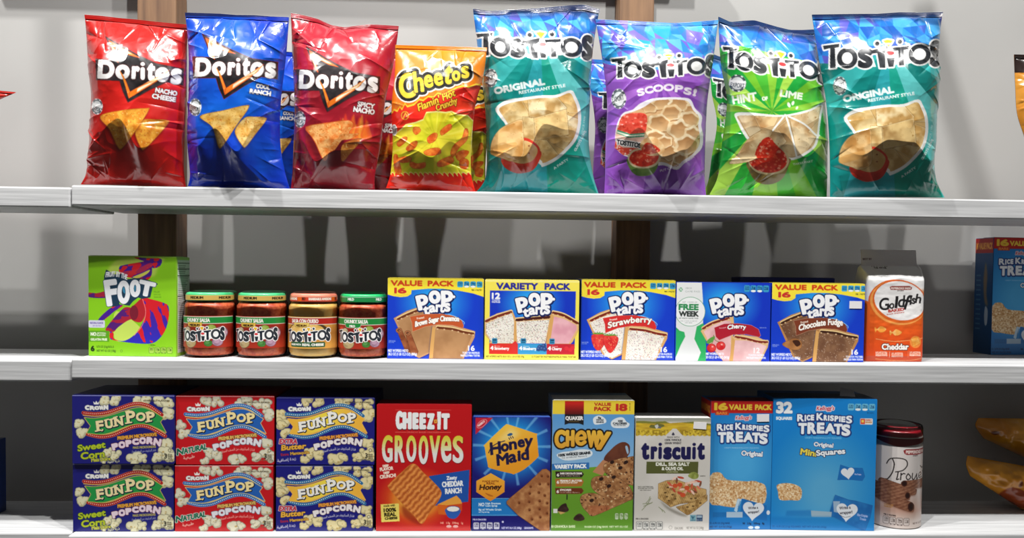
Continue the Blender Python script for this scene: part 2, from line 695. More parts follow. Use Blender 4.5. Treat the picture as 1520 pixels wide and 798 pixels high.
def flatchip(cv, P, seed, c1='d9b06a', c2='efd6a2', edge='c29a56'):
    cv.poly(P, c2, out=hexc(edge) * .86, ow=.55)
    t_ = (seed * 37 % 10) / 10 - .5
    cv.poly(P, speck(hexc(c1) * (1 + .12 * t_), np.minimum(hexc(c2) * (1.02 + .1 * t_), 1), 16, seed, .35, .65))
    P_ = np.asarray(P, float)
    c_ = P_.mean(0)
    cv.line(c_ + (P_ - c_) * .97, .6, 'f6e4bc', .55, closed=True)
    m, W = cv.mfill(arr([P]))
    X, Y = cv.X[W[2]:W[3], W[0]:W[1]], cv.Y[W[2]:W[3], W[0]:W[1]]
    cv.put(m & (vnoise(X, Y, 1.7, seed + 3) > .93), W, '9a6a2c', .7)


def seal(cv, x, y, rx, ry, rot=-12):
    """round export stamp"""
    cv.ell(x, y, rx, ry, 'f2f2f2', al=.92)
    cv.ell(x, y, rx * .84, ry * .84, '26343c', al=.85)
    cv.ell(x, y, rx * .72, ry * .72, 'e9ecec', al=.9)
    for a in range(0, 360, 45):
        t = [math.radians(a + d) for d in (0, 12, 24)]
        cv.line([(x + rx * .92 * math.cos(q), y + ry * .92 * math.sin(q)) for q in t], rx * .13, '26343c')
    cv.rect(x - rx * .95, y - ry * .33, x + rx * .95, y + ry * .33, 'f2f2f2', rot=-rot)
    cv.text('EXPORT', x - .8 * rx, y + .28 * ry + .12 * rx, ry * .5, '26343c', w=rx * 1.6, rot=-rot, bold=.12)


def doritos_logo(cv, f, glow):
    """logo in units of the enlarged blue bag; f maps them to the photograph"""
    g = lambda *p: np.array([f(a, b) for a, b in p])
    k = f(105, 0)[0] - f(5, 0)[0]
    k = k / 100
    tri = g((203, 232), (300, 285), (450, 365), (622, 440), (840, 470), (835, 610), (700, 590), (560, 665), (385, 778), (345, 690), (318, 600), (128, 602), (122, 425), (285, 430))
    cv.poly(tri, '1c1a1d', out=glow, ow=5 * k)
    cv.poly(tri, speck('1a181a', '3a3436', 12, 3))
    for P in (((228, 262), (480, 396), (400, 378), (275, 316)), ((228, 262), (275, 316), (306, 446), (285, 425)),
              ((340, 548), (352, 560), (402, 690), (392, 742)), ((392, 742), (402, 690), (640, 540), (720, 488), (660, 560))):
        cv.poly(g(*P), 'f07a1e', out='b8321a', ow=3 * k)
        P = np.array(P, float)
        c = P.mean(0)
        cv.poly(g(*(c + (P - c) * .62)), 'fff1cf', soft=.3)
    LG = []
    for ch, x0, y0, x1, y1 in (('D', 135, 430, 272, 590), ('o', 280, 462, 397, 585), ('r', 412, 468, 478, 580), ('i', 485, 432, 525, 580), ('t', 536, 438, 602, 590), ('o', 605, 466, 718, 592), ('s', 730, 470, 822, 606)):
        b = 11
        G = boxed(ch, x0 + b, y0 + b, x1 - b, y1 - b, sh=.06)
        G = [np.array([f(*q) for q in p]) for p in G]
        if ch == 'i':
            continue
        LG.append(G)
    for o_, c_ in ((5, '7a1a18'), (3, '2a2022'), (0, 'f6f4f2')):
        for G in LG:
            cv.shapes(G, c_, bold=(b + o_) * k)
        cv.line(g((505, 492), (505, 564)), (34 + 2 * o_) * k, c_)
        cv.ell(*f(505, 448), (17 + o_) * k, (15 + o_) * k, c_)
    cv.poly(g((455, 655), (402, 690), (640, 540), (720, 488), (660, 560)), 'f2892a')
    cv.poly(g((520, 612), (640, 548), (690, 515), (640, 566)), 'fff1cf', soft=.3)
    cv.poly(g((310, 500), (352, 560), (402, 690), (380, 690), (340, 570)), 'f2892a')


def art_nacho():
    cv = Cv(112, 15, 290, 282, lambda X, Y: mix('d3221c', 'b4140f', .5 + (fbm(X, Y, 60, 2) - .5) * 1.4 + (Y - 150) / 500), k=3)
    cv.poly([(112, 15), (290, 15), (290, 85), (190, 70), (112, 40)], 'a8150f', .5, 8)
    f = lambda x, y: (110 + (x * 1.04 + 55) / 5.7, 10 + (y + 16 + (x - 135) * .055) / 5.7)
    doritos_logo(cv, f, '8a1210')
    cv.text('NACHO', 230, 137, 7.5, 'f4f0ee', w=33, rot=-10, bold=.8, outs=((.8, '551010'),))
    cv.text('CHEESE', 225, 145.5, 7.5, 'f4f0ee', w=36, rot=-10, bold=.8, outs=((.8, '551010'),))
    p = pix(110, 145, 5.7)
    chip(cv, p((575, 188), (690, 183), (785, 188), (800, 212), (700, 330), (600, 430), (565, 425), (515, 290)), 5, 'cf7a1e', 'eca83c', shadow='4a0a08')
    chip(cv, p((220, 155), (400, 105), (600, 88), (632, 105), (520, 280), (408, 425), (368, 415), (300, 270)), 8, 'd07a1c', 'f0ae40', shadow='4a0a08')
    seal(cv, 144, 158, 8.5, 12, 20)
    return cv


def art_ranch():
    cv = Cv(265, 15, 445, 285, lambda X, Y: mix('0d6fe0', '0a2fb4', np.hypot((X - 355) / 100, (Y - 120) / 130) * .9 + (fbm(X, Y, 50, 7) - .5)), k=3)
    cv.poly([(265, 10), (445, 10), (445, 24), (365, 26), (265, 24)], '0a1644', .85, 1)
    doritos_logo(cv, lambda x, y: (265 + x / 5.7, 10 + y / 5.7), '6a1a20')
    cv.text('COOL', 379.5, 130.5, 7, 'f2f2f2', w=21, rot=-8, bold=.8, outs=((.8, '0a2a70'),))
    cv.text('RANCH', 370, 138.5, 7.5, 'f2f2f2', w=32, rot=-8, bold=.8, outs=((.8, '0a2a70'),))
    p = pix(265, 145, 5.7)
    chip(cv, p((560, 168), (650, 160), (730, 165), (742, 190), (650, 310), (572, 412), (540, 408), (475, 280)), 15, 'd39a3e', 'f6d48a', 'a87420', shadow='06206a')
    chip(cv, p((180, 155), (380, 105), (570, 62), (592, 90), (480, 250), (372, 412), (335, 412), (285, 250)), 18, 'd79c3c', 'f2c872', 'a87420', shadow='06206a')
    seal(cv, 290, 159, 9, 13, 5)
    cv.text('MOST MAX FLAVOR', 397, 170, 2.6, 'a8d4f4', w=28, rot=14)
    return cv


def art_spicy():
    cv = Cv(420, 15, 602, 285, lambda X, Y: mix('b81e30', '8e1424', .4 + (fbm(X, Y, 55, 11) - .5) * 1.3 + (Y - 130) / 420), k=3)
    f = lambda x, y: (420 + (x * .978 - 2) / 5.7, 10 + (y + 103 + (x - 135) * .03) / 5.7)
    doritos_logo(cv, f, '6a0c18')
    cv.text('SPICY', 530, 158, 8, 'f4f0ee', w=26, rot=-9, bold=.8, outs=((.8, '4a0a12'),))
    cv.text('NACHO', 524, 165.5, 8, 'f4f0ee', w=32, rot=-9, bold=.8, outs=((.8, '4a0a12'),))
    p = pix(420, 145, 5.7)
    cv.blob(p((180, 260), (430, 240), (520, 380), (520, 560), (330, 570), (230, 400)), '4a0a12', .6, 3)
    for i in range(14):
        x = 480 + i * 18
        cv.blob(p((x - 40, 330), (x - 10, 230 - (i % 4) * 30), (x + 8, 170 + (i % 3) * 40), (x + 20, 260), (x + 36, 340)), ('e8451c', 'f2842a', 'f6b83c')[i % 3], .55, .8)
    chip(cv, p((500, 400), (600, 350), (668, 345), (645, 385), (570, 470), (512, 538), (490, 515)), 21, 'a85a20', 'd08838', '7a3a14')
    chip(cv, p((190, 245), (380, 208), (560, 188), (600, 230), (560, 300), (650, 300), (570, 350), (500, 360), (440, 440), (385, 470), (370, 525), (335, 522), (275, 390), (240, 330)), 25, 'd8702a', 'f0b06a', 'c8501c', n=3)
    seal(cv, 445, 177, 8.5, 12.5, 10)
    return cv


def flame(cv, x0, x1, y, amp, up, col, edge, seed):
    rnd = random.Random(seed)
    P, x = [], x0
    while x < x1:
        wd = rnd.uniform(4, 9)
        hh = rnd.uniform(.5, 1) * amp
        P += [(x, y), (x + wd * .35, y + up * hh * .35), (x + wd * .8, y + up * hh), (x + wd * .7, y + up * hh * .3)]
        x += wd
    return P


def art_cheetos():
    cv = Cv(565, 58, 735, 292, vgrad('f58f1c', 'ee7a14', 60, 150), k=3)
    q = lambda x, y: (565 + x / 6.647, 60 + y / 6.647)
    g = lambda *p: np.array([q(*a) for a in p])
    # red flames, green-yellow field, red foot
    up = [(565, 185)] + [q(*a) for a in ((60, 730), (120, 715), (130, 690), (165, 705), (190, 660), (210, 690), (240, 630), (262, 660), (330, 640), (380, 590), (420, 600), (470, 560), (520, 570), (560, 530), (620, 540), (700, 500), (760, 470), (830, 455), (870, 470), (940, 440), (1130, 470))] + [(735, 300), (565, 300)]
    cv.poly(np.array(up) - [0, 2.5], 'f8d03a')
    cv.poly(up, speck('d81c14', 'ec3a1e', 20, 4))
    yl = [(565, 196)] + [(565 + a / 6.647, 175 + b / 6.647) for a, b in ((100, 130), (160, 140), (210, 100), (250, 60), (340, 40), (420, 10), (450, -60), (560, -70), (640, -60), (700, -70), (760, -40), (860, -30), (910, 20), (1130, -10))] + [(735, 262)]
    low = flame(cv, 565, 735, 256, 7, 1, None, None, 3)
    cv.poly(yl + [(735, 256)] + low[::-1] + [(565, 256)], 'f2ea8a')
    yl2 = [(a, b + 2) for a, b in yl]
    cv.poly(yl2 + [(735, 254)] + [(a, b - 1.5) for a, b in low[::-1]] + [(565, 254)], speck('c2c41e', 'eedc3c', 26, 9))
    r = pix(565, 175, 6.647)
    cv.blob(r((180, 300), (330, 260), (560, 190), (700, 100), (840, 110), (780, 240), (560, 330), (350, 380), (200, 350)), 'f0e23e', .8, 2)
    cv.blob(r((230, 480), (420, 400), (640, 380), (860, 420), (860, 520), (560, 540), (250, 530)), 'a8b41c', .5, 3)
    def swirl():
        rnd = random.Random(6)
        for i in range(26):
            a0 = rnd.uniform(0, 6.28)
            x, y = q(540, 960)
            d = rnd.uniform(.05, .13)
            cv.poly([(x, y), (x + 90 * math.cos(a0), y + 90 * math.sin(a0)), (x + 90 * math.cos(a0 + d), y + 90 * math.sin(a0 + d))], rnd.choice(('b4b81a', 'f4e860', 'e4c82c', 'c8b41c', 'dcd63a')), .6, .5)
    masked(cv, yl2 + [(735, 254)] + [(a, b - 1.5) for a, b in low[::-1]] + [(565, 254)], swirl)
    # puffed sticks
    for P, sd in ((((690, 350), (720, 270), (800, 200), (830, 110), (862, 120), (850, 220), (770, 300), (720, 380)), 1),
                  (((740, 360), (800, 320), (870, 330), (840, 380), (770, 420)), 2),
                  (((130, 380), (160, 360), (180, 420), (205, 520), (180, 560), (140, 520)), 3),
                  (((170, 400), (230, 380), (300, 390), (290, 430), (220, 440), (170, 430)), 4),
                  (((165, 240), (220, 190), (260, 190), (250, 230), (190, 280), (165, 270)), 6),
                  (((330, 90), (380, 95), (392, 130), (350, 165), (320, 130)), 7),
                  (((430, 330), (500, 300), (580, 300), (590, 350), (500, 372), (440, 360)), 8),
                  (((590, 130), (640, 80), (690, 60), (700, 100), (640, 150), (600, 170)), 9),
                  (((560, 440), (620, 400), (700, 380), (720, 430), (640, 470), (570, 480)), 10), (((300, 430), (360, 450), (440, 440), (430, 490), (340, 500), (290, 470)), 12),
                  (((250, 300), (310, 240), (360, 230), (350, 280), (290, 330)), 13), (((460, 200), (520, 150), (560, 160), (540, 220), (480, 250)), 14), (((780, 420), (830, 400), (870, 430), (850, 500), (790, 490)), 16)):
        B = smooth(r(*P), 5)
        cv.poly(B, speck('d4561a', 'f28a34', 5, sd), out='a83a10', ow=.4)
    # word mark
    lets = [('C', 172, 318, 335, 572, -6), ('h', 318, 300, 418, 512, -8), ('e', 424, 338, 515, 468, -10), ('e', 522, 318, 612, 448, -10), ('t', 622, 248, 705, 432, 4), ('o', 700, 296, 785, 402, -10), ('s', 792, 252, 872, 374, -8)]
    k = 1 / 6.647
    LG = []
    for ch, x0, y0, x1, y1, ro in lets:
        b = {'C': 11, 'h': 8, 't': 10}.get(ch, 8)
        LG.append(([np.array([q(*a) for a in p]) for p in boxed(ch, x0 + b, y0 + b, x1 - b, y1 - b, rot=-ro, sh=.05)], b))
    for o_, c_ in ((44, 'fbf6ee'), (31, '20201c'), (0, 'f6d23c')):
        for G, b in LG:
            if not o_:
                cv.shapes(G, '20201c', bold=(b + 6) * k)
            cv.shapes(G, c_, bold=(b + o_) * k)
    cv.text("Flamin' Hot", *q(375, 700), 11, 'f6d43a', w=60, rot=23, sh=.2, bold=.55, outs=((.8, '7a0c0c'),))
    cv.text('Crunchy', *q(550, 700), 10, 'f6c83a', w=34, rot=21, sh=.2, bold=.6, outs=((.8, '5a0a0a'),))
    cv.ell(*q(240, 740), 6, 6.5, 'e6b43a', al=.9)
    cv.ell(*q(240, 740), 4.6, 5, 'c8301a')
    cv.line([q(225, 760), q(245, 715), q(262, 750)], 1.2, 'f0c040')
    cv.text('cheddar cheese', *q(770, 240), 2.2, 'fbe8c0', w=24, rot=13)
    cv.ell(585, 193, 4.5, 8.5, 'dfe0dc')
    cv.ell(585, 193, 3.4, 7, '8a8f8c')
    return cv


def tost_logo(cv, f, k, ink='22252a', bend=None):
    """logo in units of the enlarged right-hand bag"""
    fp = lambda P: np.array([f(*p) for p in P])
    T1 = [np.array(p, float) for p in ([(140, 335), (272, 318), (268, 346), (236, 352), (243, 508), (196, 514), (198, 354), (150, 366)],)]
    t = np.linspace(0, 2 * math.pi, 36, endpoint=False)
    ring = lambda cx, cy, rx, ry, ix, iy: [np.stack([cx + rx * np.cos(t), cy + ry * np.sin(t)], -1), np.stack([cx + ix * np.cos(-t), cy + iy * np.sin(-t)], -1)]
    G = list(T1)
    G += ring(333, 432, 82, 82, 42, 46)
    b = 15
    Ss = boxed('S', 415 + b, 352 + b, 535 - b, 513 - b)
    Se = boxed('S', 985 + b, 290 + b, 1075 - b, 502 - b)
    T2 = [np.array([(520, 372), (650, 338), (645, 372), (632, 378), (634, 508), (590, 508), (570, 392), (524, 398)], float)]
    T3 = [np.array([(690, 350), (822, 336), (818, 360), (778, 368), (782, 488), (742, 492), (736, 372), (696, 376)], float)]
    G2 = T2 + T3 + ring(905, 402, 88, 80, 50, 46)
    G2 += [np.array([(644, 430), (708, 430), (698, 500), (660, 502)], float)]
    dots = [np.stack([cx + 18 * np.cos(t), cy + 18 * np.sin(t)], -1) for cx, cy in ((570, 318), (748, 302))]
    red = [np.stack([672 + 33 * np.cos(t), 392 + 17 * np.sin(t)], -1)]
    yel = [np.array([(618, 296), (650, 286), (694, 294), (660, 345)], float)]
    allp = G + G2 + dots + red + yel
    allp = [fp(p) for p in allp]
    SS = [[fp(p) for p in Ss], [fp(p) for p in Se]]
    wd = 12 * k
    for P in allp:
        cv.poly(P, 'f7f6f4', out='f7f6f4', ow=wd)
    for P in SS:
        m, W = cv.mstroke(P, 2 * (b * k + wd))
        cv.put(m, W, 'f7f6f4')
    cv.poly(fp([(560, 345), (750, 345), (750, 480), (600, 495)]), 'f7f6f4')
    cv.poly(fp([(232, 340), (300, 360), (420, 380), (520, 380), (560, 500), (240, 500)]), 'f7f6f4')
    cv.poly(fp([(760, 360), (1000, 360), (1000, 440), (770, 480)]), 'f7f6f4')
    inkf = speck(ink, '3a3d42', 9, 6)
    m, W = cv.mfill([fp(p) for p in G])
    cv.put(m, W, inkf)
    m, W = cv.mfill([fp(p) for p in G2])
    cv.put(m, W, inkf)
    for P in dots:
        cv.poly(fp(P), inkf)
    for P in SS:
        m, W = cv.mstroke(P, 2 * b * k)
        m2, _ = cv.mfill(P, True, W)
        cv.put(m | m2, W, inkf)
    cv.poly(fp(red[0]), 'd8383c')
    cv.poly(fp(yel[0]), 'eebe2e')


def facets(cv, x0, y0, x1, y1, cols, sz, seed, edge=None):
    """sky of flat coloured triangles at the top of the bag"""
    rnd = random.Random(seed)
    nx, ny = int((x1 - x0) / sz) + 2, int((y1 - y0) / sz) + 2
    P = [[(x0 + (i - .5 + rnd.uniform(-.35, .35)) * sz, y0 + (j - .5 + rnd.uniform(-.35, .35)) * sz) for i in range(nx + 1)] for j in range(ny + 1)]
    for j in range(ny):
        for i in range(nx):
            a, b, c, d = P[j][i], P[j][i + 1], P[j + 1][i + 1], P[j + 1][i]
            cv.poly([a, b, c, d], rnd.choice(cols))
            cv.poly([a, b, c], rnd.choice(cols))


def rays(cv, cx, cy, cols, seed, r=400, n=22, y0=0):
    rnd = random.Random(seed)
    a = 0
    i = 0
    while a < 360:
        d = rnd.uniform(9, 20)
        t0, t1 = math.radians(a), math.radians(a + d)
        cv.poly([(cx, cy), (cx + r * math.cos(t0), cy + r * math.sin(t0)), (cx + r * math.cos(t1), cy + r * math.sin(t1))], cols[i % len(cols)])
        a += d
        i += 1


BLUES = ['2f8fdc', '1f6fc8', '4aa8e8', '3a62c4', '2a7cd0', '5a58c0', '1c5cb4', '3f9ce4']
TEALS = ['0f8f88', '38b0ae', '0a7a74', '5cc0be', '149a86', '2aa0a8', '0c8480']


def bowl_red(cv, f):
    g = lambda *p: [f(*a) for a in p]
    cv.blob(g((270, 460), (280, 540), (360, 590), (430, 595), (510, 570), (560, 500), (570, 420), (430, 400)), speck('b82a1c', 'd8402c', 20, 4))
    cv.blob(g((275, 450), (330, 380), (430, 318), (500, 335), (560, 390), (562, 440), (520, 510), (420, 535), (320, 510)), 'd23a28')
    cv.blob(g((290, 450), (340, 390), (430, 340), (495, 355), (545, 400), (540, 450), (500, 500), (420, 520), (330, 495)), speck('c89a58', 'e2bc80', 12, 6))
    for x, y in ((480, 380), (480, 437), (420, 455), (395, 480), (360, 440)):
        cv.ell(*f(x, y), 1.6, 1.1, '8a4a2a')


def art_original(slot):
    """slot 0: the bag in the middle, slot 1: the bag at the right end"""
    if slot == 0:
        x0, y0, x1, y1 = 700, 4, 898, 292
        f = lambda x, y: (695 + (x * .986 - 76) / 5.32, (y * .95 + 22 - 62 + .056 * (x - 330)) / 5.32)
        d = lambda x, y: (695 + x / 5.32, 145 + y / 5.32)
        tx = lambda x, y: (695 + x / 5.32, y / 5.32)
    else:
        x0, y0, x1, y1 = 1200, 10, 1405, 298
        f = lambda x, y: (1195 + x / 5.319, 5 + y / 5.319)
        # the same design, as it lies on the other bag
        d = lambda x, y: (1195 + (x * .985 + 95) / 5.319, 150 + (y * .99 + 45) / 5.319)
        tx = lambda x, y: (1195 + (x + 97) / 5.319, 5 + (y + 36) / 5.319)
    cv = Cv(x0, y0, x1, y1, '0c7f7c', k=3)
    c = f(655, 330)
    rays(cv, c[0], c[1], TEALS, 5)
    P = [(x0, y0), (x1, y0), f(1200, 340), f(1050, 420), f(660, 380), f(300, 480), f(60, 470), (x0 - 5, f(0, 470)[1])]
    m, W = cv.mfill(arr([P]))
    keep = cv.a.copy()
    facets(cv, x0, y0, x1, f(0, 480)[1], BLUES, 17, 12 + slot)
    mm = np.zeros((cv.H, cv.W), bool)
    mm[W[2]:W[3], W[0]:W[1]] = m
    cv.a = np.where(mm[..., None], cv.a, keep)
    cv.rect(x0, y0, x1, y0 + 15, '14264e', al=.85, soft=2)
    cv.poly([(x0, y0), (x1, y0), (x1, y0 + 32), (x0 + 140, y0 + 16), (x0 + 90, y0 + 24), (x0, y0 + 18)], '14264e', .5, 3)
    tost_logo(cv, f, .185)
    a = tx(205, 750)
    cv.text('ORIGINAL', a[0] + .5, a[1] - .5, 10.5, 'e4f2f0', w=77, rot=11, bold=1.3)
    b = tx(402, 744)
    cv.text('RESTAURANT STYLE', b[0], b[1], 4.8, 'eaf6f4', w=70, rot=9, bold=.35)
    g = lambda *p: [d(*a) for a in p]
    body = g((215, 85), (300, 20), (420, 0), (560, -18), (690, -22), (810, -60), (850, -10), (885, 80), (890, 200), (860, 320), (790, 410), (700, 490), (590, 545), (560, 520), (400, 420), (330, 300), (290, 205), (255, 160))
    cv.poly(smooth(body, 4), 'f4f4f0')
    inn = g((245, 85), (320, 45), (430, 22), (570, 2), (700, -2), (800, -38), (838, 20), (862, 90), (866, 200), (835, 315), (770, 395), (690, 468), (595, 515), (570, 490), (420, 400), (350, 290), (310, 200), (270, 140))
    inn = smooth(inn, 4)
    cv.poly(inn, 'd8b272')
    keep = cv.a.copy()
    for i, Q in enumerate((((240, 80), (420, 10), (520, 200), (420, 240), (300, 200)), ((690, -20), (830, -60), (880, 120), (770, 120)), ((770, 130), (900, 180), (880, 330), (760, 410)), ((610, 330), (700, 300), (820, 320), (760, 410), (700, 380)),
                           ((560, 330), (620, 335), (720, 460), (600, 540), (500, 420)), ((470, -20), (700, -10), (780, 80), (690, 180), (480, 150)), ((430, 150), (520, 160), (525, 335), (420, 330)), ((520, 160), (775, 90), (795, 290), (530, 335)))):
        flatchip(cv, g(*Q), 30 + i + 9 * slot, '%02x%02x%02x' % (206 - i * 3, 160 - i * 2, 88), ('efd49a', 'e9c888', 'f2deb0')[i % 3], 'b8904e')
    m, W = cv.mfill([inn])
    mm = np.zeros((cv.H, cv.W), bool)
    mm[W[2]:W[3], W[0]:W[1]] = m
    cv.a = np.where(mm[..., None], cv.a, keep)
    bowl_red(cv, d)
    flatchip(cv, smooth(g((185, 440), (190, 340), (250, 250), (340, 200), (425, 175), (432, 260), (440, 400), (420, 470), (340, 500), (280, 480)), 4), 51 + slot, 'c8904c', 'e8c084')
    cv.poly(smooth(g((190, 400), (370, 350), (360, 400), (260, 440), (185, 450)), 4), 'dca45c', .8)
    s = tx(178, 615)
    seal(cv, s[0], s[1], 10, 14, -15)
    for t, q, wd, ro in (('GUESTS LOVE', d(850, 425), 34, 62), ('A PARTY', d(680, 568), 26, 34)):
        cv.text(t, q[0], q[1], 3.6, 'dff0ee', w=wd, rot=ro, bold=.25)
    cv.text('SINCE 1978', *d(905, 285), 2.6, 'cfe8e6', w=26, rot=80)
    return cv


def masked(cv, P, fn):
    keep = cv.a.copy()
    fn()
    m, W = cv.mfill(arr([P]))
    mm = np.zeros((cv.H, cv.W), bool)
    mm[W[2]:W[3], W[0]:W[1]] = m
    cv.a = np.where(mm[..., None], cv.a, keep)


def chunky(cv, P, seed, cols=('c8301e', 'd8482e', 'e06a4a', 'a8241a', 'b82a1a', 'ec9478'), sz=2.6, n=90):
    """chopped tomato"""
    P = np.asarray(P)
    cv.poly(P, cols[0])
    rnd = random.Random(seed)
    mn, mx = P.min(0), P.max(0)

    def fill():
        for _ in range(n):
            sz_ = sz * rnd.uniform(.6, 1.5)
            x, y = rnd.uniform(mn[0], mx[0]), rnd.uniform(mn[1], mx[1])
            r = rnd.uniform(.5, 1) * sz_
            t0 = rnd.uniform(0, 6)
            cv.poly([(x + r * rnd.uniform(.6, 1.3) * math.cos(t0 + t), y + r * rnd.uniform(.5, 1) * math.sin(t0 + t)) for t in (0, 1.2, 2.6, 3.9, 5.1)], rnd.choice(cols))
    masked(cv, P, fill)


def art_scoops():
    x0, y0, x1, y1 = 872, 22, 1075, 295
    f = lambda x, y: (870 + (x * .912 + 77) / 5.5, 15 + (y * .86 + 112) / 5.5)
    cv = Cv(x0, y0, x1, y1, speck('7a44a8', 'a05cc0', 60, 8), k=3)
    rays(cv, 980, 120, ['8a4cb4', '9a5cc4', '7e44aa', 'a868cc'], 9)
    P = [(x0, y0), (x1, y0), (x1, 100), (1055, 112), (980, 104), (905, 96), (890, 92), (x0, 86)]
    masked(cv, P, lambda: facets(cv, x0, y0, x1, 116, ['2f9fe4', '2a7fd4', '5aa8ec', '6a5cc8', '3a90e0', '4474d0', '7a6cd4', '49b4ee'], 16, 4))
    tost_logo(cv, f, .17)
    for i, (ch, x, y, ro, wd) in enumerate((('S', 415, 700, 14, 58), ('C', 476, 682, 12, 68), ('O', 545, 668, 6, 82), ('O', 630, 662, 2, 84), ('P', 724, 672, -4, 64), ('S', 796, 692, -12, 62), ('!', 872, 704, -14, 26))):
        G = boxed(ch, 870 + x / 5.5 + 1, 15 + (y - 62) / 5.5 + 1, 870 + (x + wd) / 5.5, 15 + y / 5.5 - 1, rot=ro)
        cv.shapes(G, 'f0e6f4', bold=.85)
    p = pix(870, 150, 5.5)
    body = smooth(p((250, 200), (300, 100), (380, 70), (440, 20), (540, -20), (640, -30), (760, -30), (850, -15), (890, 60), (945, 120), (940, 200), (955, 280), (945, 380), (880, 450), (800, 510), (740, 560), (640, 525), (560, 520), (300, 440), (240, 340)), 4)
    cv.poly(body, 'f2eef4')
    inn = smooth(p((265, 200), (310, 115), (400, 80), (470, 50), (550, 0), (640, -12), (760, -12), (835, 5), (875, 75), (922, 130), (915, 200), (930, 290), (918, 370), (860, 440), (785, 490), (735, 538), (640, 500), (520, 490), (300, 430), (255, 340)), 4)
    cv.poly(inn, 'd2a878')

    def cups():
        rnd = random.Random(3)
        for i, (x, y, r) in enumerate(((520, 40, 70), (620, 10, 75), (760, 20, 80), (860, 70, 60), (700, 90, 80), (840, 150, 80), (590, 180, 90), (760, 230, 95), (870, 260, 70), (560, 300, 80), (680, 420, 80), (820, 360, 100), (640, 330, 60), (770, 470, 60))):
            n = 12
            Q = [(x + r * (1.05 + .2 * (-1) ** k * rnd.random()) * math.cos(k * 6.283 / n + i), y + r * .8 * (1.05 + .2 * (-1) ** k * rnd.random()) * math.sin(k * 6.283 / n + i)) for k in range(n)]
            Q = smooth(p(*Q), 4)
            cv.poly(Q + [.8, 1.4], '8a5c30', .75, .8)
            cv.poly(Q, speck('e2c292', 'f2e0bc', 7, i + 40))
            c = Q.mean(0)
            cv.poly(c + (Q - c) * (.70 + .14 * rnd.random()) + [rnd.uniform(-1.5, 1.5), rnd.uniform(.5, 2)], vgrad('a87442', 'dcb684', c[1] - r * .1, c[1] + r * .14), .92, .6)
    masked(cv, inn, cups)
    # the jar and the bowl
    jar = smooth(p((250, 230), (300, 115), (400, 95), (480, 105), (500, 150), (480, 240), (460, 380), (350, 420), (260, 400), (240, 320)), 4)
    cv.poly(jar, 'd8b0a0')
    chunky(cv, smooth(p((265, 200), (300, 120), (400, 95), (490, 110), (495, 200), (470, 262), (350, 268), (262, 240)), 4), 5, ('d84a38', 'e2664e', 'ee9a84', 'c43424', 'cc4230'))
    cv.poly(p((255, 232), (360, 268), (478, 258), (474, 290), (350, 300), (248, 262)), '3a8a6a')
    cv.poly(p((252, 246), (360, 278), (476, 268), (474, 280), (350, 290), (250, 256)), 'd8e0c8')
    chunky(cv, p((238, 330), (300, 380), (460, 380), (440, 430), (300, 440), (232, 380)), 6, ('d84a38', 'ea7a66', 'f4d8c8', 'c43424'))
    cv.text('TOSTITOS', *p((245, 352))[0], 7.5, '26282c', w=37, rot=-9, bold=.7, outs=((1.2, 'f4f2f0'),))
    cv.poly(smooth(p((345, 460), (350, 540), (400, 600), (470, 612), (550, 590), (590, 510), (560, 470)), 4), speck('5a7a3a', '7c9850', 14, 3))
    cv.poly(smooth(p((340, 470), (380, 400), (480, 390), (600, 420), (604, 480), (560, 530), (470, 550), (380, 530)), 4), 'd8c8a0')
    chunky(cv, smooth(p((352, 470), (390, 412), (480, 400), (585, 430), (585, 480), (545, 518), (470, 536), (390, 518)), 4), 7)
    Q = smooth(p((440, 370), (470, 310), (550, 290), (620, 340), (640, 400), (600, 440), (500, 440)), 4)
    cv.poly(Q, speck('d0a068', 'ecd0a0', 9, 5))
    chunky(cv, smooth(p((455, 390), (490, 340), (540, 350), (590, 380), (600, 410), (520, 436), (470, 420)), 4), 8, n=50)
    seal(cv, 918.5, 146.5, 11, 15, -15)
    cv.text('PUT ON YOUR SALSA', *p((605, 578))[0], 3.4, 'e8d8f0', w=54, rot=11, bold=.2, warp=lambda q: np.stack([q[:, 0], q[:, 1] - (q[:, 0] - 980) ** 2 * .004], -1))
    return cv


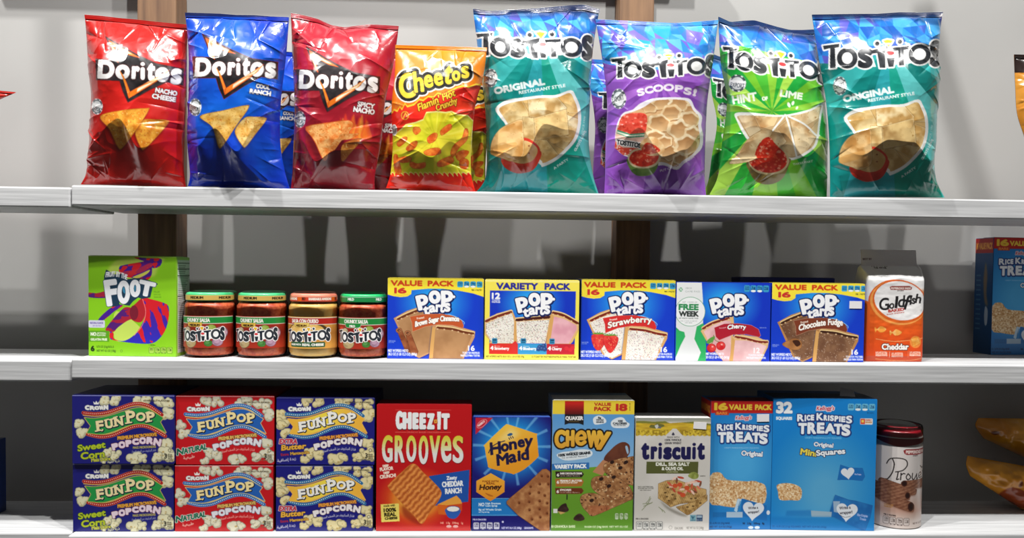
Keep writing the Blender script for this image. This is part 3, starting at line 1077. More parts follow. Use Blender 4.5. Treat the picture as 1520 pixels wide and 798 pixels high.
def art_lime():
    x0, y0, x1, y1 = 1045, 22, 1242, 296
    f = lambda x, y: (1040 + (x * .919 + 50) / 5.5, 15 + (y * .92 + 22 + .172 * (x - 330)) / 5.5)
    cv = Cv(x0, y0, x1, y1, '3fae2c', k=3)
    rays(cv, 1146, 165, ['8ccc3c', '2fae3a', 'a6d650', '1fa63e', '74c42e', '4ab834'], 14)
    P = [(x0, y0), (x1, y0), (x1, 100), (1230, 98), (1150, 80), (1100, 68), (x0, 72)]
    masked(cv, P, lambda: facets(cv, x0, y0, x1, 106, BLUES, 16, 24))
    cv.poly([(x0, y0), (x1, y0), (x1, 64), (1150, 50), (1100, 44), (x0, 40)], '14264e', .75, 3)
    tost_logo(cv, f, .175)
    cv.text('HINT', 1088, 155, 13, 'eef6e6', w=37, rot=9, bold=1.0)
    cv.text('OF', 1131, 149.5, 6, 'eef6e6', w=9, rot=4, bold=.7)
    cv.text('LIME', 1157, 143, 10.5, 'eef6e6', w=34, rot=-9, bold=1.0)
    for x, y, r, ro in ((1171, 155.5, 2.3, 20), (1177, 153, 2, -20), (1183, 160, 1.6, -30)):
        cv.ell(x, y, r, r * 1.7, 'eef6e6', rot=ro)
    p = pix(1040, 150, 5.5)
    body = smooth(p((280, 100), (400, 92), (560, 108), (660, 112), (760, 100), (900, 62), (1000, 10), (990, 100), (975, 200), (965, 290), (940, 370), (870, 430), (790, 470), (700, 470), (420, 340), (350, 270), (300, 170)), 4)
    cv.poly(body, 'f2f4ec')
    inn = smooth(p((302, 122), (400, 115), (560, 126), (640, 128), (760, 116), (900, 80), (982, 34), (972, 100), (958, 200), (948, 280), (922, 360), (860, 412), (785, 450), (700, 452), (430, 320), (370, 255), (320, 170)), 4)
    cv.poly(inn, 'c8a878')

    def fillc():
        for i, Q in enumerate((((300, 110), (450, 120), (500, 230), (400, 290)), ((440, 130), (640, 120), (600, 200), (490, 230)), ((740, 130), (980, 40), (960, 140), (860, 200)), ((620, 220), (720, 140), (780, 450), (660, 460)),
                               ((730, 140), (860, 190), (950, 280), (860, 420), (790, 440)), ((880, 250), (980, 140), (960, 300)), ((500, 250), (640, 240), (700, 330), (650, 380)))):
            flatchip(cv, p(*Q), 70 + i, ('c49c68', 'b88c58', 'ccaa78')[i % 3], ('e2cca2', 'dcc08e')[i % 2], 'a88450')
    masked(cv, inn, fillc)
    for Q in (((690, 112), (560, 275)), ((700, 130), (750, 300), (785, 455)), ((720, 125), (850, 190), (940, 275), (968, 280))):
        cv.line(smooth(p(*Q), 6, False), 2.6, 'f2f4ec')
    cv.poly(smooth(p((395, 480), (400, 580), (460, 660), (560, 680), (660, 640), (715, 540), (712, 460)), 4), speck('5c4a24', '8c7844', 16, 5))
    cv.poly(smooth(p((385, 490), (420, 400), (520, 350), (650, 375), (718, 450), (714, 520), (660, 580), (560, 600), (450, 575)), 4), 'c8b488')
    chunky(cv, smooth(p((398, 490), (440, 400), (480, 330), (560, 300), (620, 360), (690, 430), (702, 510), (650, 565), (560, 585), (455, 560)), 4), 11, ('c42a1a', 'd8422a', 'e0603e', 'a02014', 'b42c1c', 'ee9072'), n=170)
    flatchip(cv, smooth(p((235, 510), (300, 440), (380, 320), (480, 250), (580, 240), (560, 290), (480, 340), (440, 440), (480, 450), (400, 490)), 3), 91, 'c09a68', 'e4cc9c')
    chunky(cv, smooth(p((460, 430), (500, 320), (570, 295), (610, 380), (620, 470), (540, 500), (470, 480)), 4), 12, ('d2301c', 'e04a2c', 'e8684a', 'b82818', 'f09a7c'), n=70)
    seal(cv, 1094.5, 123.5, 13, 13, 6)
    cv.text('TAKES PART', *p((755, 525))[0], 3, 'e4f2d8', w=30, rot=10, bold=.2)
    cv.ell(1226, 163, 6, 10, 'c8ccc4', al=.6)
    return cv


# ------------------------------------------------------------------ designs on the middle shelf
def facts(cv, x, y, w, h, n, fill='8ccbe0', ink='123a6a', gap=.12, rims=()):
    """row of little nutrition badges"""
    d = w / (n + gap * (n - 1))
    for i in range(n):
        xx = x + i * d * (1 + gap)
        cv.rect(xx, y, xx + d, y + h, fill, r=d * .22)
        if i in rims:
            cv.ell(xx + d / 2, y + h * .86, d * .42, h * .17, 'eef2f2')
        cv.text(('230', '3g', '190mg', '16g')[i % 4], xx + d * .12, y + h * .46, h * .3, ink, w=d * .76, bold=.1)
        cv.rect(xx + d * .12, y + h * .56, xx + d * .88, y + h * .68, ink, al=.75)


def fact_boxes(cv, x, y, w, h, vals, ink='303436', paper='eceae6', al=.9):
    """outlined nutrition boxes"""
    n = len(vals)
    d = w / n
    for i, v in enumerate(vals):
        xx = x + i * d
        cv.rect(xx + .3, y, xx + d - .6, y + h, ink, r=1.8, al=al)
        cv.rect(xx + .8, y + .5, xx + d - 1.1, y + h - .5, paper, r=1.5, al=al)
        cv.text(v, xx + d * .5, y + h * .45, h * .3, ink, w=d * .56, al='c', bold=.12)
        cv.rect(xx + d * .2, y + h * .55, xx + d * .78, y + h * .63, ink, al=.7)
        if 0 < i < 3:
            cv.ell(xx + d * .47, y + h * .9, d * .33, h * .1, ink)
            cv.ell(xx + d * .47, y + h * .9, d * .22, h * .06, paper)


def art_foot():
    cv = Cv(130, 379, 262, 528, speck('86c81c', '8fd022', 60, 2))
    p = pix(120, 370, 4.8375)
    cv.poly(smooth(p((180, 160), (260, 70), (400, 45), (600, 55), (560, 110), (520, 190), (400, 150), (350, 240), (200, 230)), 5), 'bcd858', soft=3)
    cv.poly(smooth(p((250, 440), (430, 560), (420, 620), (300, 660), (235, 630)), 5), 'c4dc60')
    rib = lambda X, Y: np.where((fbm(X * .55 + Y * .9, Y * .35 - X * .5, 7, 5, 3) > .54)[..., None], hexc('d4202c'), mix('3a1e96', '5a1a88', (fbm(X, Y, 14, 8) - .3) / .4))
    rib2 = lambda X, Y: np.where((fbm(X * .3 + Y * 1.1, Y * .2 - X * .3, 8, 15, 3) > .5)[..., None], hexc('a8203a'), hexc('541c74'))
    cv.poly(smooth(p((48, 310), (110, 312), (180, 298), (190, 340), (120, 348), (48, 340)), 5), rib2)
    cv.poly(smooth(p((380, 52), (480, 56), (578, 60), (572, 110), (520, 128), (480, 90)), 4), rib)
    Q = smooth(p((272, 130), (290, 112), (400, 90), (500, 78), (512, 130), (505, 185), (470, 215), (390, 205), (300, 185), (275, 160)), 5)
    cv.poly(Q, rib)
    cv.poly(smooth(p((285, 160), (400, 135), (500, 90), (505, 120), (420, 165), (320, 182)), 5), 'd8343c', .7)
    cv.poly(smooth(p((370, 195), (440, 165), (495, 140), (480, 165), (420, 198)), 5), 'd8d45c')
    cv.poly(smooth(p((118, 505), (180, 440), (250, 395), (300, 400), (240, 440), (160, 505)), 4), rib)
    cv.poly(smooth(p((172, 580), (200, 530), (280, 440), (330, 410), (420, 440), (400, 480), (330, 510), (260, 560), (230, 590)), 4), rib2)
    cv.poly(smooth(p((350, 430), (380, 395), (450, 340), (470, 420), (440, 510), (390, 515), (345, 480)), 4), 'b4242e')
    cv.ell(*p((380, 450))[0], 6.5, 11, '7a1c30')
    Q = smooth(p((440, 345), (520, 355), (600, 378), (630, 400), (635, 470), (610, 570), (560, 640), (500, 672), (380, 670), (260, 655), (205, 640), (205, 590), (230, 600), (235, 640), (300, 655), (370, 620), (430, 545), (462, 450)), 5)
    cv.poly(Q, lambda X, Y: np.where((fbm(X * .95 - Y * .35, Y * .3 + X * .25, 8, 25, 3) > .52)[..., None], hexc('d61e2a'), mix('4424a0', '2c2ab8', (Y - 470) / 40)))
    cv.line(smooth(p((440, 345), (465, 440), (440, 540), (380, 615)), 8, False), .8, 'e88a8a')
    # word mark
    sh = p((180, 148), (235, 180), (300, 175), (330, 215), (400, 205), (460, 210), (548, 242), (512, 262), (495, 335), (440, 345), (410, 335), (370, 365), (345, 395), (310, 390), (265, 345), (270, 395), (225, 405), (195, 340), (165, 240), (168, 190))
    cv.poly(sh, '1c3a52', out='1c3a52', ow=1)
    cv.poly(p((225, 275), (250, 280), (240, 310), (225, 305)), '3a90b8')
    cv.ell(*p((318, 285))[0], 4, 6, '3a90b8')
    cv.ell(*p((392, 280))[0], 3.6, 5.5, '3a90b8')
    for ch, a, b, c, d, ro in (('F', 172, 215, 262, 400, 8), ('O', 262, 222, 348, 385, 0), ('O', 352, 215, 424, 335, 0), ('T', 412, 222, 532, 330, -12)):
        (xa, ya), (xc, yc) = p((a, b))[0], p((c, d))[0]
        G = boxed(ch, xa + 1.6, ya + 1.6, xc - 1.6, yc - 1.6, rot=ro)
        cv.shapes(G, 'eef0f4', outs=((.8, '1c3a52'),), bold=2.3 if ch != 'T' else 2.0)
    cv.text('FRUIT BY THE', *p((172, 200))[0], 8, 'eef0f4', w=33, rot=-6, bold=.5, warp=lambda q: np.stack([q[:, 0], q[:, 1] - 3.2 * np.sin((q[:, 0] - 155) / 33 * 3.1)], -1))
    for i, t in enumerate(('FRUIT', 'FLAVORED', 'SNACKS')):
        cv.text(t, *p((525, 305 + i * 18))[0], 2.3, '4a7a20', w=9 + i)
    cv.rect(130, 475, 154.5, 486, 'd4d4e4', r=2)
    cv.text('NATURAL FLAVOR', 132, 480.5, 3, '6a58a8', w=20, bold=.15)
    cv.text('with other flavors', 136, 484, 1.8, '6a58a8', w=14)
    cv.rect(130, 490.5, 161, 507, '5ca01c', r=.8)
    cv.text('NO', 133, 498.3, 5.5, 'f0f4e4', w=8.5, bold=.45)
    cv.text('ARTIFICIAL', 142.5, 495.2, 2.3, 'f0f4e4', w=14, bold=.15)
    cv.text('FLAVORS', 142.5, 498.4, 2.3, 'f0f4e4', w=13, bold=.15)
    cv.text('GELATIN FREE', 133, 505.3, 3.6, 'f0f4e4', w=25, bold=.25)
    cv.text('6', 133, 521.5, 8.5, '10240c', w=6, bold=.9)
    cv.text('0.75 OZ (21g) ROLLS', 142, 516, 3.2, '30560c', w=26, bold=.12)
    cv.text('NET WT 4.5 OZ (128g)', 142, 522, 3.2, '30560c', w=29, bold=.12)
    cv.ell(179.5, 520.5, 1.8, 1.8, '4a7a20')
    cv.ell(179.5, 520.5, 1.2, 1.2, '8fd022')
    cv.text('1 ROLL', 221, 512, 1.9, '20400c', w=10, bold=.15)
    fact_boxes(cv, 220.5, 514, 36.5, 9.5, ('80', '0g', '55mg', '7g'), ink='30500c', paper='b4dc58')
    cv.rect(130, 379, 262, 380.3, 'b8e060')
    return cv


def art_foot_side():
    cv = Cv(0, 0, 40, 149, '9fd240', k=3)
    cv.rect(3, 4, 40, 144, 'e8e8e4')
    for y in (8, 17, 27, 58):
        cv.rect(3, y, 40, y + 1.2, '181a18')
    y = 12
    rnd = random.Random(4)
    while y < 138:
        cv.rect(5, y, 5 + rnd.uniform(20, 33), y + 1.1, '50524e', al=.8)
        y += 2.9
    return cv


POPB = ['1238c8', '0e2cae']


def pop_logo(cv, f, k):
    lets = [('p', 284, 190, 388, 322, 14), ('o', 390, 152, 494, 268, 8), ('p', 498, 152, 604, 292, 2), ('t', 342, 292, 396, 366, 10), ('a', 392, 280, 452, 346, 8), ('r', 452, 274, 494, 342, 0), ('t', 486, 262, 530, 346, -4), ('s', 526, 260, 580, 338, 0)]
    b = 10
    G = []
    for ch, x0, y0, x1, y1, ro in lets:
        q = b if y0 < 230 else 5
        G.append((boxed(ch, x0 + q, y0 + q, x1 - q, y1 - q, rot=ro), q))
    t = np.linspace(0, 6.283, 24, endpoint=False)
    dot = [np.stack([610 + 12 * np.cos(t), 206 + 12 * np.sin(t)], -1)]
    for o, col in ((13, '0c1e5a'),):
        for P, q in G:
            cv.shapes([np.array([f(*a) for a in p]) + [.5, .5] for p in P], col, bold=(q + o) * k)
        cv.shapes([np.array([f(*a) for a in p]) for p in dot], col, bold=(o - 4) * k)
    for P, q in G:
        cv.shapes([np.array([f(*a) for a in p]) for p in P], 'f4f4f6', bold=(q + 1) * k)
    cv.shapes([np.array([f(*a) for a in p]) for p in dot], 'f4f4f6', bold=.2)


def pastry(cv, P, top, side, fill, strip, seed, sprinkles=None, crust='e0b070'):
    """toaster pastry: P outline, top polygon (icing), side polygon (cut edge), strip the bitten edge filling"""
    cv.poly(P, crust, out='b88444', ow=.3)
    if side:
        cv.poly(side, 'd8a460')
    if callable(fill):
        cv.poly(top, fill)
    if sprinkles:
        rnd = random.Random(seed)
        A = np.asarray(top)
        mn, mx = A.min(0), A.max(0)

        def sp():
            for _ in range(sprinkles[1]):
                x, y = rnd.uniform(mn[0], mx[0]), rnd.uniform(mn[1], mx[1])
                a = rnd.uniform(0, 3.14)
                cv.line([(x, y), (x + 1.0 * math.cos(a), y + 1.0 * math.sin(a))], .5, rnd.choice(sprinkles[0]), .8)
        masked(cv, top, sp)
    if strip:
        col, pts, wd = strip
        rnd = random.Random(seed)
        L = smooth(pts, 6, False)
        cv.line(L + [0, -1.2], wd + 1.6, 'e8c890')
        cv.line(L, wd, col)
        for i in range(0, len(L), 3):
            cv.ell(L[i][0], L[i][1] + wd * .55, 1.3, 1.0, crust if not callable(fill) else 'e4c498', al=.9)


def poptart_face(cv, f, x0, x1, y0, y1, kind):
    """common ground of the boxes: blue field with a bright halo behind the logo"""
    cx, cy = f(440, 260)
    cv.a[:] = rgrad('2aa6ec', '103cc8', cx, cy, 14, 60, 1.15)(cv.X, cv.Y)
    cv.a[:] = cv.a * (1 - .0) + 0


def value_band(cv, x0, y0, x1, f):
    P = [(x0, y0), (x1, y0)] + [f(*a) for a in ((875, 205), (780, 175), (640, 150), (520, 138), (380, 138), (238, 152), (236, 185), (200, 208), (140, 214), (80, 206), (20, 190))]
    cv.poly(P, 'f6e23e')
    cv.line([f(*a) for a in ((75, 188), (140, 200), (210, 188))], .5, 'e8a04a')
    cv.text('VALUE', *f(55, 116), 8.3, 'd2431c', w=47, bold=.95)
    cv.text('PACK', *f(378, 116), 8.3, 'd2431c', w=39, bold=.95)
    cv.text('16', *f(85, 182), 8.6, 'c8302c', w=18.5, bold=1.2, sp=-.22)
    x, y = f(640, 70)
    facts(cv, x, y, 37.5, 9, 4, '3aa8d4', '0c3a7a', rims=(1, 2))
    cv.text('PER 1 PASTRY', *f(765, 152), 2.2, '3a3a20', w=16, bold=.1)


def small_print(cv, x, y, f, num='16'):
    cv.text('NET WT/PESO NETO', *f(36, 694), 4, 'e4e8f4', w=30, bold=.3)
    cv.text('28.2 OZ (1 LB 12.2 OZ) (800g)', *f(36, 724), 4, 'e4e8f4', w=43, bold=.25)
    cv.text(num, *f(740, 680), 8, 'f2f2f6', w=10, bold=.55)
    cv.text('TOASTER PASTRIES', *f(690, 706), 3, 'e4e8f4', w=26, bold=.2)
    cv.text('PASTELES PARA TOSTAR', *f(675, 730), 3, 'e4e8f4', w=29, bold=.2)
    cv.text('SERVING', *f(42, 603), 1.8, 'c8d0ec', w=10)
    cv.text('SUGGESTION', *f(42, 615), 1.8, 'c8d0ec', w=8)


def banner(cv, f, col, words, k=1.0, size=9.5):
    P = [f(*a) for a in ((225, 385), (340, 362), (500, 356), (600, 372), (680, 408), (700, 460), (690, 482), (600, 455), (480, 450), (360, 470), (250, 515), (245, 440))]
    cv.poly(P, col, out='e8c8a8', ow=.25)
    cv.line(smooth([f(*a) for a in ((560, 358), (640, 385), (700, 425), (704, 445))], 5, False), .9, '8cc8f0')
    x, y = f(270, 476)
    n = 0
    cv.text(words, x, y, size, 'fbf6ee', w=f(660, 0)[0] - x, bold=.75, outs=((.4, '5a2010'),), sp=.02,
            warp=lambda p: np.stack([p[:, 0], p[:, 1] - 9.5 * np.sin(np.clip((p[:, 0] - x) / (f(660, 0)[0] - x), 0, 1) * 2.0)], -1))
    cv.text('Frosted', *f(288, 408), 3, 'fbf0e0', w=11, rot=10, bold=.15)


def two_tarts(cv, f, icing, strip, spr, seed, crust='d8a468'):
    g = lambda *p: [f(*a) for a in p]
    L = g((85, 400), (200, 335), (330, 290), (345, 330), (420, 460), (405, 700), (310, 745), (225, 700), (160, 560), (100, 430))
    cv.poly(np.array(L) + [1, 1.5], '0a1c6a', .6, 1.2)
    pastry(cv, L, g((110, 425), (210, 380), (330, 335), (420, 460), (400, 690), (310, 735), (235, 690), (170, 540)), None, icing, (strip, g((120, 408), (200, 368), (320, 318)), 3.4), seed, spr, crust)
    R = g((425, 460), (500, 445), (600, 452), (700, 480), (800, 508), (796, 560), (700, 748), (398, 748), (405, 640))
    cv.poly(np.array(R) + [-1, 1.0], '0a1c6a', .5, 1.5)
    pastry(cv, R, g((450, 490), (550, 490), (700, 520), (775, 545), (690, 748), (430, 748)), g((425, 470), (452, 480), (430, 748), (398, 748)), icing, (strip, g((470, 478), (600, 490), (700, 515), (785, 528)), 3.4), seed + 1, spr, crust)


def art_poptart(kind):
    ox, oy, (x0, y0, x1, y1) = {'sugar': (570, 405, (575, 413, 718, 532)), 'strawberry': (860 - 3.5, 405 + 2.4, (862.5, 415.5, 1002.5, 534.5)),
                                'fudge': (1140 - .3, 410 + 1.2, (1145, 420.5, 1283, 537))}[kind]
    f = lambda x, y: (ox + x / 5.91, oy + y / 5.91)
    cv = Cv(x0, y0, x1, y1, '0f37c4')
    poptart_face(cv, f, x0, x1, y0, y1, kind)
    value_band(cv, x0, y0, x1, f)
    g = lambda *p: [f(*a) for a in p]
    if kind == 'sugar':
        two_tarts(cv, f, speck('a87a50', 'b88a5e', 14, 3), '6e3418', None, 4, 'c8966a')
    elif kind == 'strawberry':
        two_tarts(cv, f, speck('e8e2d6', 'f4efe6', 14, 3), '7e2418', (('8a3a6a', '5a6a3a', 'a83a2a', '4a4a5a', 'b86a8a'), 420), 14, 'd8a468')
    else:
        two_tarts(cv, f, speck('6e4a34', '8a6448', 10, 3), '3e2014', (('e8d8c8', 'd8c0a8', 'c8a890'), 130), 24, 'b8844e')
    pop_logo(cv, f, 1 / 5.91)
    banner(cv, f, {'sugar': 'c4582c', 'strawberry': 'd42c2c', 'fudge': '7e3a24'}[kind], {'sugar': 'Brown Sugar Cinnamon', 'strawberry': 'Strawberry', 'fudge': 'Chocolate Fudge'}[kind], size=9.5 if kind != 'sugar' else 8.5)
    if kind == 'sugar':
        for P, c in ((((110, 500), (150, 490), (240, 680), (225, 700), (190, 690)), '7a3e22'), (((185, 525), (228, 512), (300, 690), (285, 725), (240, 715)), '8a4828')):
            cv.poly(g(*P), speck(c, '9e5c38', 5, 3), out='4a2210', ow=.4)
        for a in ((130, 505), (208, 528)):
            cv.ell(*f(*a), 4.4, 3.6, 'a86a44', out='4a2210', ow=.4)
            cv.ell(*f(*a), 2.2, 1.8, '4a2210')
            cv.ell(*f(a[0] + 3, a[1] + 2), 1.0, .9, 'b87c54')
    elif kind == 'strawberry':
        for cx, cy, s in ((165 + 25, 600 - 14, 1), (275 + 22, 612 - 14, 1.08)):
            Q = [(cx - 62 * s, cy - 40), (cx - 30, cy - 62), (cx + 30, cy - 62), (cx + 62 * s, cy - 38), (cx + 50, cy + 30), (cx, cy + 85 * s), (cx - 45, cy + 40)]
            cv.poly(smooth(g(*Q), 5), speck('c81e24', 'e84a40', 8, 3), out='8a1014', ow=.3)
            rnd = random.Random(cx)
            for _ in range(22):
                cv.ell(*f(cx + rnd.uniform(-45, 45), cy + rnd.uniform(-45, 50)), .35, .5, 'f0c080')
            for a in range(-60, 61, 24):
                cv.line(g((cx, cy - 62), (cx + a, cy - 62 - 22 + abs(a) * .3)), 1.2, '5c9a34')
    else:
        Q = smooth(g((130, 592), (180, 560), (235, 540), (290, 560), (300, 610), (260, 640), (190, 630)), 4)
        cv.poly(Q, speck('9a6438', 'b47c48', 8, 3), out='5a3418', ow=.3)
        cv.poly(smooth(g((220, 560), (270, 555), (290, 590), (260, 612), (235, 590)), 4), '3e1e10')
    small_print(cv, x0, y0, f)
    return cv


def art_variety():
    x0, y0, x1, y1 = 719.5, 415.5, 859, 534
    p = lambda x, y: (715 + x / 5.913, 405 + y / 5.913)
    g = lambda *q: [p(*a) for a in q]
    cv = Cv(x0, y0, x1, y1, 'f0e058')
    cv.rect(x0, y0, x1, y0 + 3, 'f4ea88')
    cv.text('VARIETY', *p(122, 146), 10, '2a2c90', w=62, bold=1.1)
    cv.text('PACK', *p(545, 146), 10, '2a2c90', w=38.5, bold=1.1)
    a, b = p(68, 156), p(822, 716)
    cv.poly(g((68, 156), (822, 156), (816, 716), (68, 716)), lambda X, Y: rgrad('2aa6ec', '1034bc', *p(430, 270), 14, 52, 1.2)(X, Y))
    f = lambda x, y: (715 + (x - 262 + 278) / 5.913 + .1, 405 + (y + 22) / 5.913)
    spr = (('8a3a6a', '5a6a3a', 'a83a2a', '3a3a4a', '7a6a4a'), 330)
    L = g((25, 425), (130, 360), (262, 325), (295, 400), (300, 600), (290, 620), (70, 620), (80, 600), (30, 545))
    pastry(cv, L, g((35, 450), (140, 400), (262, 355), (282, 420), (280, 620), (95, 620), (40, 530)), g((265, 330), (296, 400), (304, 612), (280, 620), (282, 430)), speck('e0dacc', 'f0ece2', 14, 5), ('7a2c1a', g((35, 428), (140, 382), (255, 345)), 3.6), 3, spr, 'e0b478')
    Mi = g((296, 398), (400, 385), (600, 370), (602, 420), (560, 612), (305, 612))
    pastry(cv, Mi, g((302, 430), (450, 418), (592, 410), (556, 620), (312, 620)), None, speck('e4ded2', 'f0ece2', 14, 7), ('4a1c14', g((305, 415), (450, 400), (600, 385)), 4), 5, spr, 'e0b478')
    R = g((605, 340), (700, 345), (850, 430), (852, 490), (800, 600), (780, 620), (565, 620), (590, 480))
    pastry(cv, R, g((632, 380), (720, 400), (830, 455), (835, 490), (765, 620), (600, 620)), g((605, 350), (632, 380), (602, 618), (566, 618), (592, 480)), speck('dc9aa8', 'eab4bc', 14, 9), ('6e2414', g((625, 348), (720, 372), (840, 438)), 3.8), 7, None, 'e0b478')
    pop_logo(cv, f, 1 / 5.913)
    for x, c, w2, wd in ((66, 'd83028', 'Strawberry', 22), (318, '3a9ad0', 'Blueberry', 20), (570, 'c42434', 'Cherry', 15)):
        xe = {66: 318, 318: 570, 570: 816}[x]
        cv.poly(g((x, 622), (xe, 622), (xe, 716), (x, 716)), c)
        cv.text('4', *p(x + 10, 680), 6.2, 'f6f4f0', w=5, bold=.8)
        cv.text(w2, *p(x + 46, 678), 4.4, 'f6f4f0', w=wd, bold=.5)
        cv.text('Frosted', *p(x + 50, 650), 2, 'f6f0e0', w=8)
        u, v = p(x + 24, 575)
        cv.rect(u, v, u + 8, v + 8.5, '3a94c0', r=1.5)
        cv.text('200', u + 1, v + 4.2, 3, '0c3050', w=6, bold=.3)
        cv.rect(u + 1, v + 5.4, u + 7, v + 6.8, '0c3050', al=.8)
    cv.poly(smooth(g((262, 650), (270, 620), (300, 600), (312, 640), (300, 700), (270, 690)), 4), 'd83430')
    for a in ((510, 650), (545, 640), (530, 665), (555, 670), (500, 668)):
        cv.ell(*p(*a), 3.6, 3.4, '2a4a84')
        cv.ell(p(*a)[0] - .8, p(*a)[1] - 1, 1.2, 1, '5a7ab4')
    for a in ((745, 660), (780, 672), (800, 655)):
        cv.ell(*p(*a), 3.2, 3, 'd8303a')
    cv.text('12', *p(84, 232), 9.5, 'f2f2f4', w=12.5, bold=1.0)
    cv.text('TOASTER', *p(85, 247), 1.9, 'e8e8f0', w=12, bold=.2)
    cv.text('PASTRIES', *p(85, 264), 2.2, 'e8e8f0', w=12.5, bold=.25)
    cv.text('NET WT/PESO NETO 20.31 OZ (1 LB 4.3 OZ) 576g', *p(38, 745), 2.7, '5a5410', w=57, bold=.12)
    cv.text('12 TOASTER PASTRIES/PASTELES PARA TOSTAR', *p(440, 745), 2.7, '5a5410', w=66, bold=.12)
    return cv


def art_cherry():
    x0, y0, x1, y1 = 1003, 419, 1143.5, 536
    ox = 1000
    p = lambda x, y: (1000 + x / 5.913, 405 + y / 5.913)
    g = lambda *q: [p(*a) for a in q]
    f = lambda x, y: (1000 + (x + 34) / 5.913, 405 + (y + 27) / 5.913)
    cv = Cv(x0, y0, x1, y1, '0f37c4')
    cv.a[:] = rgrad('2aa6ec', '0e34c0', *p(450, 270), 14, 56, 1.2)(cv.X, cv.Y)
    u, v = p(612, 102)
    facts(cv, u, v, 37, 10, 4, '3a9cc8', '0a3068', rims=(1, 2))
    cv.poly(g((0, 80), (236, 80), (250, 240), (262, 780), (0, 780)), 'e2e4e4')
    cv.poly(g((0, 460), (60, 520), (20, 560), (0, 580)), '2a9a58')
    cv.poly(g((200, 470), (258, 440), (282, 600), (286, 680), (286, 780), (210, 780), (240, 700), (180, 580)), '2fae62')
    cv.poly(g((15, 500), (90, 520), (100, 560), (60, 640), (20, 740), (10, 780), (0, 560)), '2fae62')
    t = np.linspace(0, 6.283, 40)
    cv.ell(*p(140, 340), 22.5, 22, '2c8a52')
    cv.ell(*p(140, 340), 21.9, 21.4, 'eceeee')
    cv.text('FREE', *p(36, 328), 9.5, '2e8a52', w=30, bold=1.0)
    cv.text('WEEK', *p(40, 384), 8.2, '26302c', w=29.5, bold=.8)
    cv.text('GET 1 WEEK OF', *p(70, 262), 1.8, '8a9490', w=22)
    cv.text('OF XBOX GAME PASS', *p(40, 405), 2.2, '808886', w=29, bold=.1)
    cv.text('FOR CONSOLE AND PC', *p(55, 428), 1.6, '9aa09e', w=25)
    cv.text('SEE SIDE', *p(95, 444), 1.6, '9aa09e', w=11)
    cv.ell(*p(53, 146), 3, 3.2, '4a9a66', al=.8)
    cv.line(g((40, 132), (68, 160)), .8, 'e8ecea')
    cv.line(g((68, 132), (40, 160)), .8, 'e8ecea')
    cv.text('XBOX', *p(92, 140), 2.4, '9aa2a0', w=10)
    cv.text('GAME PASS', *p(92, 170), 2.6, '9aa2a0', w=22)
    L = g((236, 510), (330, 430), (440, 390), (520, 378), (530, 470), (510, 700), (500, 775), (440, 775), (290, 600))
    pastry(cv, L, g((260, 515), (340, 460), (450, 415), (500, 420), (505, 700), (490, 775), (440, 775), (300, 590)), None, speck('dca8aa', 'ecc0c0', 12, 5), ('7e2418', g((255, 490), (340, 440), (480, 395)), 3.2), 3, None, 'e0b880')
    R = g((515, 560), (600, 540), (740, 560), (838, 605), (830, 650), (770, 775), (498, 775))
    pastry(cv, R, g((540, 590), (640, 590), (760, 615), (820, 640), (755, 775), (525, 775)), g((516, 565), (540, 590), (526, 775), (498, 775)), speck('e0b0b2', 'f0c8c8', 12, 8), ('7e2418', g((545, 560), (640, 575), (740, 600), (825, 605)), 3.2), 5, None, 'e0b880')
    pop_logo(cv, f, 1 / 5.913)
    B = g((355, 480), (440, 445), (560, 440), (680, 455), (745, 490), (765, 545), (755, 560), (640, 535), (520, 540), (400, 590), (370, 560))
    cv.poly(B, 'b01c30', out='e0c0b8', ow=.3)
    x = p(470, 0)[0]
    cv.text('Cherry', x, p(0, 498)[1], 7, 'fbf6f4', w=28, bold=.8, outs=((.4, '4a0a14'),), warp=lambda q: np.stack([q[:, 0], q[:, 1] - 2.2 * np.sin((q[:, 0] - x) / 28 * 2.8)], -1))
    cv.text('Frosted', *p(400, 490), 2.2, 'f4dcd8', w=10, rot=8)
    cv.line(smooth(g((350, 545), (365, 590), (400, 605)), 5, False), .8, '6a7a2c')
    cv.line(smooth(g((350, 545), (345, 600), (330, 625)), 5, False), .8, '6a7a2c')
    cv.poly(smooth(g((285, 610), (320, 570), (362, 558), (345, 600), (310, 622)), 4), '5a9a44')
    for a in ((333, 660), (415, 640)):
        cv.ell(*p(*a), 7, 6.6, 'b8161e')
        cv.ell(*p(*a), 6.2, 5.8, speck('c81c24', 'e04440', 5, 2))
        cv.ell(p(*a)[0] + 1.5, p(*a)[1] - 2, 1.6, 1.2, 'f4a8a0')
    cv.text('NET WT/PESO NETO', *p(284, 722), 3.6, 'e8eaf4', w=27, bold=.25)
    cv.text('20 OZ (1 LB 4 OZ) (567g)', *p(284, 752), 3.8, 'e8eaf4', w=35, bold=.25)
    cv.text('12', *p(706, 704), 8.4, 'f4f4f6', w=9.5, bold=.5)
    cv.text('TOASTER PASTRIES', *p(660, 728), 2.8, 'e8eaf4', w=24, bold=.2)
    cv.text('PASTELES PARA TOSTAR', *p(645, 752), 2.8, 'e8eaf4', w=29, bold=.2)
    cv.text('SERVING', *p(755, 482), 1.7, 'c0c8ec', w=10)
    return cv


